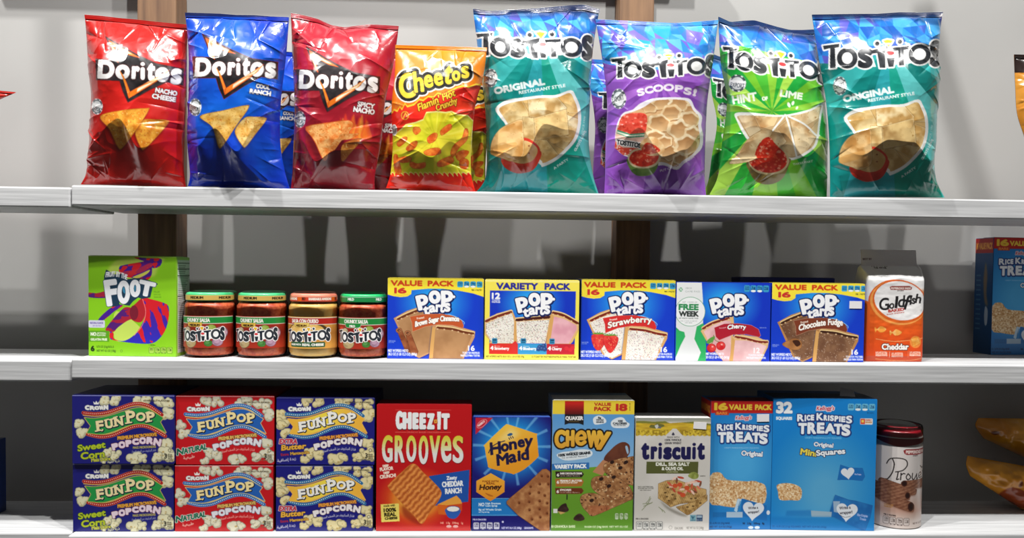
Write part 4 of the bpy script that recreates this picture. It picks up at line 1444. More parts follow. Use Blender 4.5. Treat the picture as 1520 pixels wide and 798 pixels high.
def art_goldfish():
    p = lambda x, y: (1275 + x / 4.31, 360 + y / 4.31)
    g = lambda *q: [p(*a) for a in q]
    cv = Cv(1278, 366, 1378, 541, 'e8e4e2')
    cv.a[:] = vgrad('ecebea', 'e2551c', 445, 468)(cv.X, cv.Y)
    cv.poly(g((0, 340), (60, 380), (200, 470), (474, 440), (474, 820), (0, 820)), lambda X, Y: mix('ea6a1e', 'dc4a14', (Y - 450) / 70))
    cv.poly(g((380, 300), (474, 340), (474, 480), (400, 500)), 'e8701e', soft=4)
    cv.ell(*p(240, 385), 44, 34.5, 'e0641e', rot=-12)
    cv.ell(*p(240, 382), 42, 32.5, 'f2a050', rot=-12)
    cv.ell(*p(248, 375), 40.5, 31.5, 'de6420', rot=-12)
    cv.ell(*p(250, 370), 38.5, 28.5, 'efedec', rot=-12)
    cv.poly(g((184, 282), (200, 276), (310, 276), (326, 286), (320, 302), (200, 302), (188, 300)), '8a2a20')
    cv.text('PEPPERIDGE FARM', *p(192, 298), 3.2, 'f4ece4', w=29, bold=.25)
    cv.text('mill', *p(232, 310), 2, '3a2420', w=9, bold=.5)
    lets = [('G', 112, 352, 176, 432, 6), ('o', 178, 385, 212, 422, 4), ('l', 214, 340, 232, 418, 0), ('d', 234, 335, 276, 412, 0), ('f', 272, 330, 312, 428, -10), ('i', 308, 350, 322, 396, 0), ('s', 322, 352, 346, 392, 0), ('h', 346, 326, 384, 386, -4)]
    for ch, a, b, c, d, ro in lets:
        (xa, ya), (xc, yc) = p(a, b), p(c, d)
        G = boxed(ch, xa + .5, ya + .5, xc - .5, yc - .5, rot=ro, sh=.1)
        cv.shapes(G, '1c1a1c', bold=.5)
    cv.text('BAKED', *p(174, 446), 4.6, 'b8342a', w=24, rot=7, bold=.5)
    cv.text('snack crackers', *p(165, 462), 2.6, 'b8443a', w=26, rot=8, bold=.1)
    for cx, cy, s in ((125, 552, 1), (222, 572, 1.05)):
        Q = g((cx - 36 * s, cy - 14), (cx - 22, cy - 2), (cx, cy - 20), (cx + 24, cy - 12), (cx + 36 * s, cy), (cx + 20, cy + 16), (cx - 5, cy + 18), (cx - 22, cy + 4), (cx - 34 * s, cy + 18))
        cv.poly(smooth(Q, 4), speck('f0a040', 'f8c070', 4, 3), out='c86a1c', ow=.25)
    for y in (612, 740):
        cv.line(smooth(g((95, y), (200, y + 16 if y < 700 else y + 10), (310, y + 10), (400, y - 4)), 6, False), .7, 'f6b878')
    cv.text('Cheddar', *p(132, 682), 9, 'f6f2ee', w=40, bold=.8, outs=((1.0, '4a2010'),))
    cv.ell(*p(348, 632), 8.5, 9, 'f08c3c')
    cv.poly(g((318, 612), (362, 598), (378, 640), (335, 664)), speck('e89838', 'f2b860', 4, 4), out='b86a1c', ow=.3)
    for i, t in enumerate(('NO ARTIFICIAL', 'FLAVORS OR', 'PRESERVATIVES')):
        for j, xx in enumerate((95, 195, 310)):
            cv.text(t, *p(xx, 702 + i * 10 + (6 if j == 1 else 0)), 1.9, 'f8e8dc', w=17, bold=.15)
    for xx in (182, 300):
        cv.line(g((xx, 694), (xx, 730)), .4, 'f8d8c0')
    cv.text('NET WT 6.6 OZ. (187g)', *p(110, 765), 2.2, 'f4c8a8', w=40)
    cv.rect(1278, 366, 1378, 392, 'dedada')
    cv.text('BEST BY', *p(62, 110), 3, '6a4a48', w=14, bold=.2)
    for i in range(4):
        cv.text('APR 11 22', *p(110, 152 + i * 0), 3, '3a3432', w=24, bold=.3)
    cv.text('CS 4Y18', *p(120, 166), 2.6, '3a3432', w=18, bold=.3)
    return cv


def art_jar(kind):
    """wrap label; unrolled, one unit per photograph unit at the middle of the jar"""
    q = {'medium': 0, 'mild': 1, 'queso': 2}[kind]
    bg = speck('a82a1c', 'b83a24', 12, 4) if q < 2 else speck('d89a44', 'e0a850', 14, 4)
    cv = Cv(-52, 464, 52, 513, bg, k=5)
    p = lambda x, y: ((x - 292) / 7.256, 425 + (y) / 7.256)
    g = lambda *a: [p(*b) for b in a]
    cv.a[:] = (lambda X, Y: mix('7e1c14' if q < 2 else 'b87a34', 'a8301e' if q < 2 else 'dca048', np.abs(Y - 490) / 18))(cv.X, cv.Y)
    if q == 2:
        cv.ell(0, 486, 32, 14, '4a3a24')
        cv.ell(-2, 484, 27, 10, speck('d8a850', 'f0c878', 6, 3))
    else:
        for x, y, r, c in ((-29, 484, 7, 'c8341e'), (-21, 486, 6, 'c8b48c'), (16, 483, 7, '9ab04a'), (30, 490, 11, 'c8a0b0'), (-15, 505, 10, 'b8a070'), (12, 506, 6, '4a8a3c'), (25, 504, 8, 'b890a8')):
            cv.ell(x, y, r, r * .85, hexc(c) * .6)
            cv.ell(x, y, r * .92, r * .77, speck(hexc(c) * .8, hexc(c), 4, int(r)))
            cv.ell(x - 1, y - 1, r * .5, r * .4, hexc(c) * .9 + .09, soft=.8)
    cv.rect(-52, 465, 52, 476, 'e8e4d4')
    cv.rect(-52, 466, 52, 475.2, 'b8241c' if q == 2 else '1f8a3c')
    for xo in (-4, -104, 100):
        cv.text('SALSA CON QUESO' if q == 2 else 'CHUNKY SALSA', xo, 473.6, 6, 'f0ede4', w=42 if q == 2 else 37, al='c', bold=.5)
    cv.poly(g((145, 358), (320, 358), (314, 396), (296, 404), (165, 404), (150, 392)) if q == 0 else g((145, 350), (325, 350), (320, 385), (295, 400), (170, 400), (150, 385)), {0: 'e0b84c', 1: '1f8a3c', 2: 'e8c868'}[q], out='6a4a20' if q != 1 else 'e8e4d4', ow=.35)
    cv.text(('MEDIUM', 'MILD', 'MEDIUM')[q], -8.2, 480 - (.6 if q else 0), 3.6, ('3a2410', 'f0ede4', '5a3a10')[q], w=17 if q != 1 else 9, al='c', bold=.45)
    f = lambda x, y: ((x - 600) / 13.0 - 1, 493.5 + (y - 415) / 10.0)
    tost_logo(cv, f, .088, '18222e')
    if q == 2:
        cv.rect(-27, 503, 27, 511, '2a5a34', r=2)
        cv.text('MADE WITH', -26, 508.5, 3, 'f0ede4', w=18, bold=.3)
        cv.text('REAL CHEESE', -6, 509, 4, 'f0ede4', w=31, bold=.5)
    return cv


def art_lid(kind):
    q = {'medium': 0, 'mild': 1, 'queso': 2}[kind]
    cv = Cv(0, 0, 200, 9, ('d8b45c', '1c8a48', 'd8452c')[q], k=4)
    for i in range(8):
        if q == 2:
            cv.text('SHAREABLE AWESOME', 2 + i * 50, 7.2, 5.0, 'f4e8d8', w=33, bold=.5)
            cv.rect(36 + i * 50, 0, 42 + i * 50, 9, 'e8681c')
            cv.text('RED', 43 + i * 50, 7, 5, '3a2410', w=5, bold=.3)
        else:
            cv.text(('MEDIUM', 'MILD')[q], 4 + i * 40, 7.0, 5.0, ('3a2a12', 'e8f0e4')[q], w=(20, 10)[q], bold=.45)
    cv.rect(0, 0, 200, .9, ('e8cc80', 'a0d0b0', 'f0c0a0')[q])
    return cv
# ------------------------------------------------------------------ designs on the bottom shelf
def kernel(cv, x, y, r, seed, tint='d8d0a4'):
    """popped corn"""
    rnd = random.Random(seed)
    B = [(x + rnd.uniform(-.7, .7) * r, y + rnd.uniform(-.6, .6) * r, r * rnd.uniform(.32, .6)) for _ in range(11)]
    base = hexc(tint)
    for a, b, c in B:
        cv.ell(a, b, c + .45, c + .45, base * .62)
    for a, b, c in B:
        cv.ell(a, b, c, c, base * .88)
    for a, b, c in B:
        cv.ell(a - c * .15, b - c * .22, c * .72, c * .66, base + .07, al=.85, soft=.5)
    for a, b, c in B[::4]:
        cv.ell(a + c * .3, b + c * .3, c * .28, c * .2, hexc('b08a3c'), al=.7, soft=.4)


def art_popcorn(kind):
    q = {'sweet': 0, 'natural': 1, 'butter': 2}[kind]
    x0, y0, x1, y1 = ((107, 586, 259, 687), (261, 587.5, 407, 689), (410, 590, 556, 690))[q]
    bg = ('1c1c74', 'c4161e', '1a1a78')[q]
    cv = Cv(x0, y0, x1, y1, bg)
    sc, dx, dy = ((7.255, 0, 0), (7.45, -22, 25), (7.45, -22, 25))[q]
    ox = (100, 255, 405)[q]
    p = lambda x, y: (ox + (x + dx) / sc, 580 + (y + dy) / sc)
    g = lambda *a: [p(*b) for b in a]
    tint = ('d2cda8', 'cfcab0', 'd4c692')[q]
    for i, (x, y, r) in enumerate(((400, 90, 60), (520, 95, 62), (760, 90, 50), (850, 80, 55), (980, 110, 60), (1080, 120, 60), (1085, 240, 70), (130, 350, 55), (160, 450, 60), (720, 735, 85), (800, 720, 45), (440, 660, 65), (520, 690, 55), (1075, 560, 60), (1060, 660, 75), (960, 710, 55), (380, 740, 45), (1120, 700, 60))):
        if q == 2 and i in (7,):
            kernel(cv, *p(100, 250), 65 / sc, 90, tint)
            kernel(cv, *p(130, 330), 70 / sc, 91, tint)
        kernel(cv, *p(x, y), r / sc, i + 20 * q, tint)
    edge = ('e8b460', 'f0d080', 'f0b850')[q]
    band = ('b01c1c', '2f6fb0', '1f6a9c')[q]
    top = smooth(g((170, 232), (300, 242), (430, 226), (560, 182), (680, 140), (780, 130), (880, 156), (960, 206), (1020, 250)), 8, False)
    bot = smooth(g((215, 462), (350, 490), (480, 474), (600, 424), (720, 378), (830, 372), (940, 414), (1055, 480)), 8, False)
    k = 1 / sc
    for L, o in ((top, 1), (bot, -1)):
        cv.line(L + [0, o * 26 * k], 10 * k, edge)
        cv.line(L + [0, o * 19 * k], 6 * k, '1a1030')
        cv.line(L, 38 * k, edge if q == 0 else '9ac4e4', al=.9)
        cv.line(L, 34 * k, band)
        # dots along the band
        d = np.concatenate([[0], np.cumsum(np.hypot(*np.diff(L, axis=0).T))])
        for t in np.arange(1.2, d[-1], 3.0):
            cv.ell(np.interp(t, d, L[:, 0]), np.interp(t, d, L[:, 1]), .75, .75, ('f0d8c0', 'f4f4f4', 'f4f4f4')[q])
    up = smooth(g((185, 285), (300, 292), (450, 264), (600, 216), (720, 182), (820, 178), (920, 216), (1032, 284)), 8, False)
    dn = smooth(g((1062, 440), (960, 388), (860, 352), (750, 348), (640, 372), (500, 428), (370, 460), (210, 447)), 8, False)
    P = np.concatenate([up, g((1000, 328)), dn, g((250, 372))])
    cv.poly(P, ('1c8a3c', '1f55a4', 'e8a03a')[q] if q != 2 else (lambda X, Y: mix('f0b43e', 'f2d84a', np.exp(-((X - 480) / 30) ** 2))), out=edge, ow=7 * k)
    if q < 2:
        cv.poly(P, ('2fa050', '2a6cc0')[q], .45, 2)
    lets = (('F', 305, 312, 392, 428), ('U', 402, 298, 490, 400), ('N', 500, 270, 600, 374), ('P', 630, 205, 735, 342), ('O', 735, 222, 845, 322), ('P', 850, 216, 945, 326))
    serif = {'F': ((0, 1, .55), (.8, .02, 0)), 'U': ((0, 0, .4), (.62, 0, .4)), 'N': ((0, 1, .35), (0, 0, .3), (.7, 0, .35)), 'P': ((0, 1, .55), (0, 0, .3)), 'O': ()}
    b = 9
    for o, c in (((13, '0c1430'), (0, ('f0dfa8', 'f4e0a0', 'f4f2ea')[q]))):
        for ch, a, e, c2, d2 in lets:
            G = boxed(ch, a + b, e + b, c2 - b, d2 - b, rot=7)
            G = [np.array([p(*t) for t in w_]) + ([.6, .7] if o else [0, 0]) for w_ in G]
            cv.shapes(G, c, bold=(b + o * .5 - 2) * k)
            for sx, sy, sw in serif[ch]:
                xa, ya = a + (c2 - a) * sx - 4, (e + 6) if sy == 0 else (d2 - 6)
                ya += -(xa + (c2 - a) * sw / 2 - (a + c2) / 2) * .12
                L = np.array(g((xa, ya + 4), (xa + (c2 - a) * sw + 8, ya - 8)))
                cv.line(L + ([.6, .7] if o else [0, 0]), (15 + o) * k, c)
    # crown mark
    G = (('C', 190, 152, 240, 200), ('R', 240, 158, 292, 200), ('O', 290, 160, 345, 198), ('W', 340, 158, 400, 198), ('N', 392, 150, 438, 196))
    for ch, a, e, c2, d2 in G:
        cv.shapes([np.array([p(*t) for t in w_]) for w_ in boxed(ch, a + 4, e + 4, c2 - 4, d2 - 4)], 'ecebe6', outs=((.3, '101030'),), bold=7 * k)
    cv.poly(g((285, 142), (278, 110), (298, 126), (310, 102), (324, 126), (342, 108), (336, 142)), 'ecebe6')
    # lower words
    cv.text('PREMIUM MICROWAVE', *p(538, 524), 5.6, ('e0a03a', 'e0b860', 'e89a3c')[q], w=430 * k, rot=6, bold=.6, outs=((.4, '301010'),))
    for ch, a, e, c2, d2, ro in (('P', 475, 556, 552, 630, 14), ('O', 546, 536, 626, 612, 10), ('P', 624, 520, 694, 594, 8), ('C', 694, 504, 772, 576, 4), ('O', 770, 490, 850, 566, 0), ('R', 850, 490, 930, 568, -6), ('N', 926, 504, 1012, 586, -12)):
        G = [np.array([p(*t) for t in w_]) for w_ in boxed(ch, a + 9, e + 9, c2 - 9, d2 - 9, rot=ro)]
        cv.shapes(G, ('e8d4e0', 'e6e4ea', 'ece6e6')[q], outs=((.7, ('5a0c28', '5a5a6a', '3a0c24')[q]),), bold=9 * k)
    rnd = random.Random(q)
    if q == 0:
        cv.text('MAIZ MICROONDAS', *p(705, 618), 3.6, 'b0a458', w=250 * k, rot=3, bold=.35)
    x = p(690 if q == 0 else 565, 0)[0]
    cv.text(arabic('فشار الميكرويف من الصنف الممتاز'), x, p(0, 658 if q == 0 else 662)[1], 3.6 if q else 3.0, ('a0a4b8', 'f0a89c', 'c4c4d0')[q], w=(265 if q == 0 else 375) * k, rot=4 if q == 0 else 3, bold=.12,
            warp=None if q == 0 else lambda P_: np.stack([P_[:, 0], P_[:, 1] - 3.4 * np.sin((P_[:, 0] - x) / 50 * 2.9)], -1))
    cv.text('ARTIFICIALLY FLAVORED', *p(815, 108), 2.3, '4a4430', w=290 * k, bold=.2)
    cv.text('3', *p(1045, 722), 7.5, '26241c', w=4, bold=.5)
    for i, t in enumerate(('BAGS', 'BOLSAS', 'SACS')):
        cv.text(t, *p(1082, 690 + i * 20), 2.1, '403c2c', w=6.5, bold=.2)
    cv.ell(*p(1103, 632), 2.5, 2.5, '403c2c')
    cv.ell(*p(1103, 632), 1.8, 1.8, 'd8d2b0')
    cv.text('NET WT 10.5 OZ (297g)', *p(950, 748), 2.2, '706a50', w=26, bold=.15)
    if q == 0:
        cv.text('Sweet', *p(108, 648), 9.6, 'b4c42c', w=42, rot=8, bold=1.2, outs=((.7, '0a3a10'),), sh=.1)
        cv.text('Corn', *p(140, 735), 10.5, 'b8c430', w=36, rot=6, bold=1.3, outs=((.7, '0a3a10'),), sh=.1)
        cv.text('Maiz Dulce', *p(255, 760), 5.5, 'c0c04a', w=29, rot=5, bold=.6, outs=((.4, '2a3a10'),))
        cv.text(arabic('ذرة حلوة'), *p(430, 772), 4.2, 'e0e0dc', w=18, rot=6, bold=.15, outs=((.6, '101018'),))
    elif q == 1:
        cv.text('N', *p(72, 690), 10, '1c6a4c', w=11, rot=9, bold=.9, outs=((.7, 'e0e8e0'),), sh=.2)
        cv.text('ATURAL', *p(150, 676), 8.6, '1c6a4c', w=36, rot=12, bold=.75, outs=((.7, 'e0e8e0'),), sh=.2)
        cv.text(arabic('طبيعية'), *p(150, 734), 4.4, 'f0c0b0', w=17, rot=11, bold=.15)
    else:
        cv.text('EXTRA', *p(88, 565), 7.6, 'c03048', w=27, bold=.8, outs=((.6, 'e8e0d8'),), sh=.15)
        cv.text('Butter', *p(112, 640), 8.4, 'e8b040', w=37, rot=5, bold=.9, outs=((.5, '3a1c08'),), sh=.15)
        cv.text('Mantequilla', *p(215, 690), 4.6, 'd8a848', w=29, rot=5, bold=.4, outs=((.35, '3a1c08'),))
        cv.text('Extra', *p(110, 700), 4, 'a82038', w=12, rot=5, bold=.4)
        cv.text(arabic('زبدة إضافية'), *p(72, 768), 4.0, 'd4d0e0', w=28, rot=8, bold=.15)
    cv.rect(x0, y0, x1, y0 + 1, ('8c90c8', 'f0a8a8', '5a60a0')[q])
    return cv


def art_cheez():
    x0, y0, x1, y1 = 558, 600, 699.5, 786
    cv = Cv(x0, y0, x1, y1, 'be1018')
    p = lambda x, y: (555 + x / 7.98, 590 + y / 7.98)
    r = lambda x, y: (555 + x / 7.6, 685 + y / 7.6)
    g = lambda *a: [r(*b) for b in a]
    X, Y = cv.X, cv.Y
    d = np.hypot((X - 618) / 58, (Y - 738) / 46)
    cv.a[:] = mix('e8b848', 'd85a18', (d - .25) / .5)
    t = np.clip((d - .6) / .45, 0, 1)[..., None]
    cv.a[:] = cv.a * (1 - t) + (hexc('bc1016')) * t
    for y in (140, 402):
        cv.line([p(245, y), p(905, y)], .6, 'e86a5a')
    cv.rect(*p(375, 395), *p(765, 412), 'bc1016')
    cv.text('CRUNCHY BAKED CRACKERS', *p(380, 410), 2.2, 'e06a5a', w=48, bold=.15)
    lets = (('C', 248, 152, 335, 370), ('H', 330, 165, 440, 368), ('E', 446, 172, 522, 368), ('E', 530, 174, 610, 368), ('Z', 620, 178, 712, 368), ('I', 742, 160, 788, 370), ('T', 792, 178, 892, 370))
    b = 17
    for o, c in (((0, 1.4), '4a0a10'), ((0, 0), 'eceeee')):
        for ch, a, e, c2, d2 in lets:
            if ch == 'I':
                P = [p(a, e), p(c2, e), p(c2 - 4, d2), p(a + 4, d2)]
                cv.poly(np.array(P) + o, c)
                continue
            G = [np.array([p(*t_) for t_ in w_]) + o for w_ in boxed(ch, a + b, e + b, c2 - b, d2 - b)]
            cv.shapes(G, c, bold=b / 7.98)
    cv.rect(*p(700, 248), *p(748, 300), '8a3a10', rot=8)
    cv.rect(*p(705, 252), *p(744, 294), 'f0a040', rot=8)
    cv.ell(*p(725, 272), .9, .9, '8a4a14')
    for ch, a, e, c2, d2 in (('G', 88, 436, 216, 758), ('R', 240, 440, 358, 758), ('O', 376, 440, 498, 752), ('O', 524, 440, 640, 778), ('V', 652, 440, 782, 758), ('e', 790, 440, 915, 758), ('S', 930, 440, 1060, 764)):
        b = 10
        G = [np.array([p(*t_) for t_ in w_]) for w_ in boxed(ch, a + b, e + b, c2 - b, d2 - b)]
        cv.shapes([q + [.4, .9] for q in G], '7a0c10', bold=b / 7.98 + .3)
        cv.shapes(G, vgrad('d8cc3a', 'e2e2de', 648, 672), bold=b / 7.98)
    for t_, x, y, h, wd in (('DEEP', 95, 55, 3.6, 9), ('FLAVOR', 65, 100, 5.4, 20), ('DEEP', 105, 132, 3.6, 9), ('CRUNCH!', 65, 184, 5.4, 24)):
        cv.text(t_, *r(x, y), h, 'f6ecd8', w=wd, rot=7, bold=.45)
    cv.poly(g((620, 152), (1080, 80), (1070, 440), (690, 485)), '1c50a4')
    for t_, x, y, h, wd in (('Zesty', 820, 196, 5.6, 16), ('CHEDDAR', 770, 278, 8.2, 32), ('RANCH', 806, 355, 8.2, 25)):
        cv.text(t_, *r(x, y), h, 'eef0f0', w=wd, rot=4, bold=.7)
    cv.poly(smooth(g((320, 480), (420, 560), (545, 690), (480, 690), (340, 600)), 4), '7a1408', .6, 3)
    P = np.array(g((440, 15), (560, 120), (680, 230), (760, 335), (720, 440), (640, 540), (545, 685), (450, 590), (330, 470), (170, 290), (175, 240), (300, 120)))
    cr = smooth(P, 5)

    def crack(X, Y):
        u = (X * .735 + Y * .68) / 1.0
        v = (X * -.68 + Y * .735)
        t = .5 + .5 * np.sin(u * 2 * math.pi / 7.4 + .5 * np.sin(v * .5))
        t = t * .75 + .5 * (fbm(X, Y, 4, 3) - .25)
        return mix('a84e1c', 'ee9a4a', t)
    cv.poly(cr, crack, out='c8742c', ow=.5)
    rnd = random.Random(5)
    for _ in range(140):
        i = rnd.randrange(len(cr))
        q = P.mean(0) + (cr[i] - P.mean(0)) * rnd.uniform(.1, .98)
        cv.ell(q[0], q[1], .35, .35, 'f6cc84', al=.8)
    cv.rect(*r(78, 464), *r(285, 664), 'ecd868', rot=3)
    cv.text('made with', *r(108, 500), 3.6, '3a3410', w=17, rot=4, bold=.15)
    cv.text('100%', *r(108, 560), 6, '2c280c', w=19, rot=4, bold=.8)
    cv.text('REAL', *r(115, 610), 6, '2c280c', w=18, rot=4, bold=.75)
    cv.text('CHEESE', *r(122, 645), 3.8, '2c280c', w=19, rot=4, bold=.5)
    cv.poly(g((720, 470), (935, 370), (985, 420), (1000, 460), (830, 490)), 'e8a040')
    cv.poly(g((720, 470), (830, 480), (850, 590), (730, 580)), 'd8641c')
    cv.poly(g((830, 480), (1000, 460), (1000, 540), (850, 590)), 'cc4a18')
    cv.poly(smooth(g((815, 520), (825, 590), (860, 625), (920, 630), (965, 590), (975, 530)), 5), '2a5cb0')
    cv.ell(*r(897, 522), 10.3, 4.6, '2a4c98')
    cv.ell(*r(897, 522), 9.3, 3.8, 'eceae2')
    cv.text('140   1.5g   220mg   1g', *r(755, 690), 3.0, 'f0a890', w=34, bold=.2)
    for x in (852, 928):
        cv.ell(*r(x, 720), 4, 2.0, 'f0e8e4')
    cv.rect(x0, y1 - 7, x1, y1, 'd8483e', al=.55, soft=2)
    return cv


def art_honey():
    x0, y0, x1, y1 = 700.5, 619, 817, 786
    p = lambda x, y: (695 + x / 8.4, 600 + y / 8.4)
    r = lambda x, y: (695 + x / 7.977, 690 + y / 7.977)
    g = lambda *a: [p(*b) for b in a]
    h = lambda *a: [r(*b) for b in a]
    cv = Cv(x0, y0, x1, y1, '1a1470')
    c = p(540, 520)
    cv.a[:] = rgrad('1f9ae0', '17126c', c[0], c[1], 30, 72, 1.15)(cv.X, cv.Y)
    for a in (-178, -155, -128, -100, -78, -50, -25, 0, 22, 48, 80, 105, 135, 160):
        t0, t1 = math.radians(a - 2.2), math.radians(a + 2.2)
        cv.poly([c, (c[0] + 58 * math.cos(t0), c[1] + 58 * math.sin(t0)), (c[0] + 58 * math.cos(t1), c[1] + 58 * math.sin(t1))], '8cd0f4', .55, 1)
    cv.poly(g((82, 165), (300, 165), (85, 372)), 'c01c34')
    cv.ell(*p(162, 240), 9, 4.6, 'e89aa0', rot=38)
    cv.ell(*p(162, 240), 8.2, 3.8, 'c01c34', rot=38)
    cv.text('NABISCO', *p(122, 280), 3.2, 'f4d8d8', w=12.5, rot=38, bold=.3)
    hexa = smooth(g((470, 250), (500, 250), (830, 355), (850, 380), (872, 600), (860, 660), (700, 800), (575, 860), (540, 855), (275, 790), (240, 740), (200, 530), (205, 490), (440, 265)), 2)
    cv.poly(hexa, lambda X, Y: mix('f4c84a', 'e89a24', ((X - 715) * .5 + (Y - 640)) / 70))
    cv.poly(g((330, 470), (520, 290), (640, 350), (560, 430)), 'f6e8a8', .6, 6)
    for ch, a, b, c2, d, ro in (('H', 262, 462, 400, 620, 8), ('o', 400, 480, 500, 585, 8), ('n', 500, 455, 600, 560, 8), ('e', 608, 430, 700, 532, 8), ('y', 690, 415, 800, 580, 4), ('M', 345, 605, 500, 752, 8), ('a', 500, 610, 600, 722, 8), ('i', 608, 570, 650, 700, 6), ('d', 650, 545, 752, 690, 6)):
        G = [np.array([p(*t) for t in w_]) for w_ in boxed(ch, a + 8, b + 8, c2 - 8, d - 8, rot=ro, sh=.05)]
        cv.shapes(G, '1e1840', bold=1.0)
    cv.line(smooth(g((250, 600), (285, 530), (360, 480), (450, 450)), 6, False), 1.4, '1e1840')
    cv.poly(smooth(g((480, 375), (520, 352), (548, 365), (530, 385), (495, 390)), 4), '2a5a8c')
    for a in ((520, 400), (545, 395), (500, 412)):
        cv.line([p(*a), p(a[0] + 12, a[1] + 20)], 1.2, '1e1840')
    hx2 = h((265, 88), (432, 180), (430, 310), (265, 418), (95, 310), (95, 180))
    cv.poly(smooth(hx2, 1), lambda X, Y: mix('f0b03a', 'e08a20', (Y - 700) / 45))
    cv.text('MADE WITH', *r(168, 196), 2.8, '8a4210', w=24, bold=.2)
    cv.text('REAL', *r(215, 222), 3.2, '8a4210', w=13, bold=.3)
    cv.text('Honey', *r(128, 288), 8, '3a1c10', w=33, rot=2, bold=.8, sh=.2)
    cv.poly(smooth(h((200, 320), (250, 335), (300, 358), (260, 362), (225, 345)), 4), 'b8681c')
    cv.poly(h((30, 382), (960, 382), (960, 590), (30, 590)), '1f78c0')
    cv.line(h((30, 384), (960, 384)), .5, '7ab8e4')
    cv.line(h((30, 582), (960, 582)), .6, '8cc4ec')
    cv.poly(h((200, 380), (330, 380), (265, 418)), 'e08a20')
    cv.text('NO', *r(125, 478), 5.2, 'e8f0f6', w=8.6, bold=.35)
    for t_, x, y, hh, wd in (('High Fructose', 205, 455, 2.8, 23), ('Corn Syrup', 205, 482, 2.8, 18), ('8g of Whole Grain', 125, 528, 3.0, 34), ('per 31g serving', 125, 552, 1.8, 16)):
        cv.text(t_, *r(x, y), hh, 'dcecf4', w=wd, bold=.22)
    P = h((880, 45), (925, 40), (1000, 90), (1000, 790), (900, 790), (860, 760), (600, 585), (462, 450), (460, 420), (500, 380), (700, 215))
    cv.poly(np.array(P) + [-.8, 1], '0c0a40', .6, 1.5)
    cv.poly(P, speck('9a6038', 'c08a58', 7, 7, o=4), out='6a3c1c', ow=.5)
    for i, a in enumerate(((870, 120), (945, 125), (850, 215), (740, 245), (950, 215), (840, 315), (910, 350), (730, 325), (850, 415), (725, 425), (605, 435), (850, 510), (730, 520), (860, 605), (760, 630), (940, 440), (940, 560))):
        cv.ell(*r(*a), 2.2, 2.4, '7a4020', al=.8, soft=.4)
        cv.ell(*r(a[0] + 5, a[1] + 6), 1.1, 1.2, '5a2c14')
    cv.text('PER 8 CRACKERS', *r(58, 644), 2.4, 'd8d8ec', w=20, bold=.2)
    fact_boxes(cv, *r(60, 664), 40.5, 11, ('130', '0g', '160mg', '8g'), paper='d8d8e4', ink='1c1850')
    cv.text('NET WT 14.4 OZ (408g)', *r(400, 746), 3.2, 'c8c8e8', w=30, bold=.2)
    cv.text('GRAHAMS', *r(668, 746), 3.0, 'c8c8e8', w=14, bold=.2)
    cv.ell(*r(415, 662), 1.6, 1.6, 'c8c8e8')
    return cv


